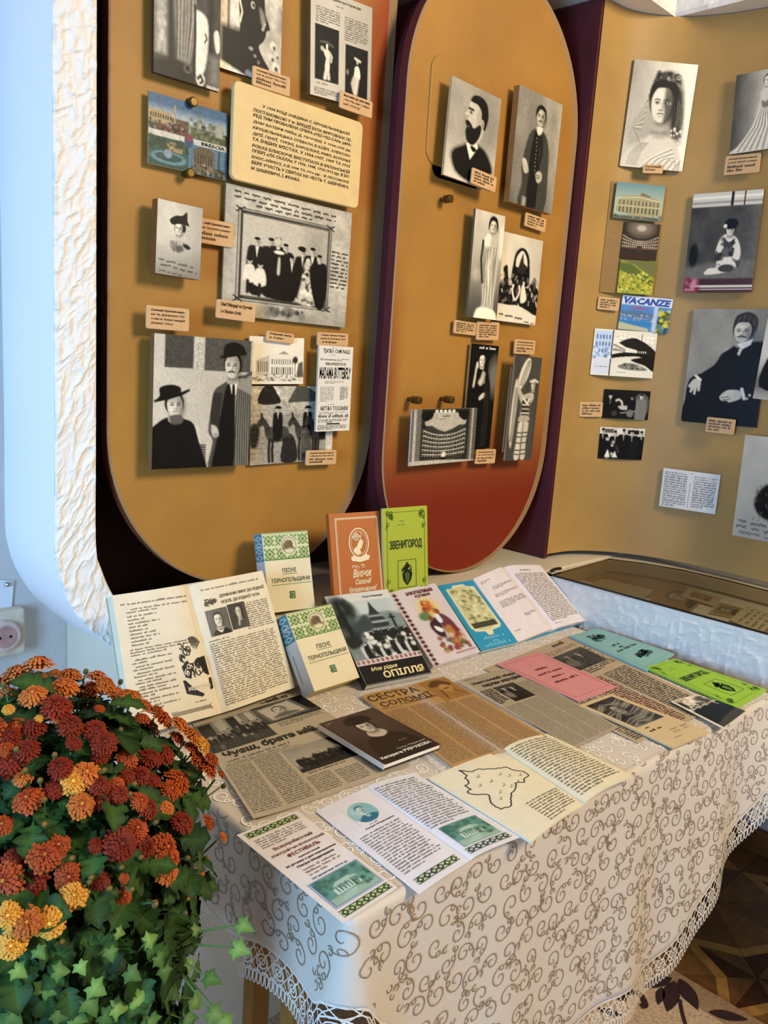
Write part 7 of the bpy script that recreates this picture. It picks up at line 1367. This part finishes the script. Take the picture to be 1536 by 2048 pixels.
# ivy
IVO = [(0, .0), (-.14, .12), (-.22, .36), (-.02, .35), (.10, .48), (.24, .66), (.32, .45), (.44, .33), (.68, .22), (1.0, .0)]
def ivy_mesh(cols, seed):
    """five-pointed leaf: fan of triangles about the midrib"""
    rg = random.Random(seed); out = IVO+[(x, -y) for x, y in IVO[-2:0:-1]]; V = [(.22, 0, .03)]; C = [gcol(cols[0])]
    for x, y in out: V.append((x, y, .05*abs(y)-.22*x*x-.12*y*y+rg.uniform(-.015, .015))); C.append(gcol(cols[1]))
    n = len(out); F = [(0, 1+i, 1+(i+1) % n) for i in range(n)]; F = [f[::-1] for f in F]
    me = bpy.data.meshes.new('leaf'); me.from_pydata(V, [], F); me.materials.append(M_IVY); setcol(me, C); return me
IM = [ivy_mesh(c, i) for i, c in enumerate((('#76924c', '#4a7030'), ('#86a254', '#5a8036'), ('#5c7c40', '#385e26')))]
ivy = empty('ivy', (BC[0]+.02, BC[1]-.06, .60), 'light green trailing ivy growing at the foot of the chrysanthemum', 'plant'); ib = Mesh(); GI = gcol('#6a7a3c')
IVL = [(1310,1500,80),(1280,1630,85),(1130,1790,80),(1060,1540,55),(500,1840,85),(480,1910,90),(230,1880,90),(800,1600,70),(860,1680,70),(600,1640,60),(620,1960,80),(560,2000,80),(1150,1980,90),(1220,2010,80),(300,1985,85),(390,1990,85),(80,1745,70),(920,1860,80),(1060,1910,80),(740,1900,85),(50,1995,80),(200,1640,60),(640,1545,50),(900,1740,70),(300,1760,70),(1040,1700,60),(1000,2020,80),(820,2010,85),(430,1720,60),(700,1760,75)]
prev = None
for i, (x, y, s) in enumerate(IVL):
    px, py = x*.3652, 1300+y*.3652; out = px > 395
    if out: d = unit(ray(px, py)); t = .93; P = CAM+d*t; N = unit(CAM-P+[0, 0, .6])
    else: P, N, t = on_bush(px, py, 1.10); P = P+np.array([0, 0, -.0])
    n = unit(N*.6+unit(CAM-P)*.5+np.array([0, 0, .5])+rv(.3)); L = s*.3652*t/FPX*1.05
    xd = unit(RT*RG.uniform(.2, 1)-UP*RG.uniform(-.2, .9)+rv(.3)); place('leaf', IM[i % 3], ivy, P, n, xd, L)
    root_ = np.array([BC[0]+.03, BC[1]-.08, .66]) if not out else np.array([.42, .72, .70]); mid = (P+root_)/2+np.array([0, 0, .012])-unit(P-root_)*.0; tube(ib, [root_, mid, P], [.0018, .0014, .001], 4, GI, False)
o = ib.build('vines', M_IVY, ivy); o['kind'] = 'stuff'
# pot and stool (below the frame)
def lathe(prof, c, n=28):
    V, F = [], []
    for r, z in prof:
        for i in range(n): a = 2*math.pi*i/n; V.append((c[0]+r*math.cos(a), c[1]+r*math.sin(a), z))
    for j in range(len(prof)-1):
        for i in range(n): F.append((j*n+i, j*n+(i+1) % n, (j+1)*n+(i+1) % n, (j+1)*n+i))
    F.append(tuple(range(n))[::-1]); F.append(tuple((len(prof)-1)*n+i for i in range(n))); return V, F
pot = empty('flower_pot', (BC[0], BC[1], .42), 'brown clay flower pot under the chrysanthemum', 'pot'); V, F = lathe([(.075, .42), (.10, .52), (.115, .585), (.125, .585), (.125, .605), (.112, .605), (.108, .59)], BC); mk('pot_body', V, F, mat('#7a4a30', .6), pot, smooth=False)
V, F = lathe([(.106, .575), (.106, .5895)], BC); mk('soil', V, F, mat('#2a1c12', .95), pot)
stl = empty('wooden_stool', (BC[0], BC[1], 0.0), 'low wooden stool carrying the flower pot', 'stool'); V, F = lathe([(.14, .395), (.14, .42)], BC); mk('seat', V, F, M_TW, stl)
for dx, dy in ((-.085, -.085), (.085, -.085), (.085, .085), (-.085, .085)): box('leg', (BC[0]+dx-.013, BC[1]+dy-.013, .0101), (BC[0]+dx+.013, BC[1]+dy+.013, .395), M_TW, stl)
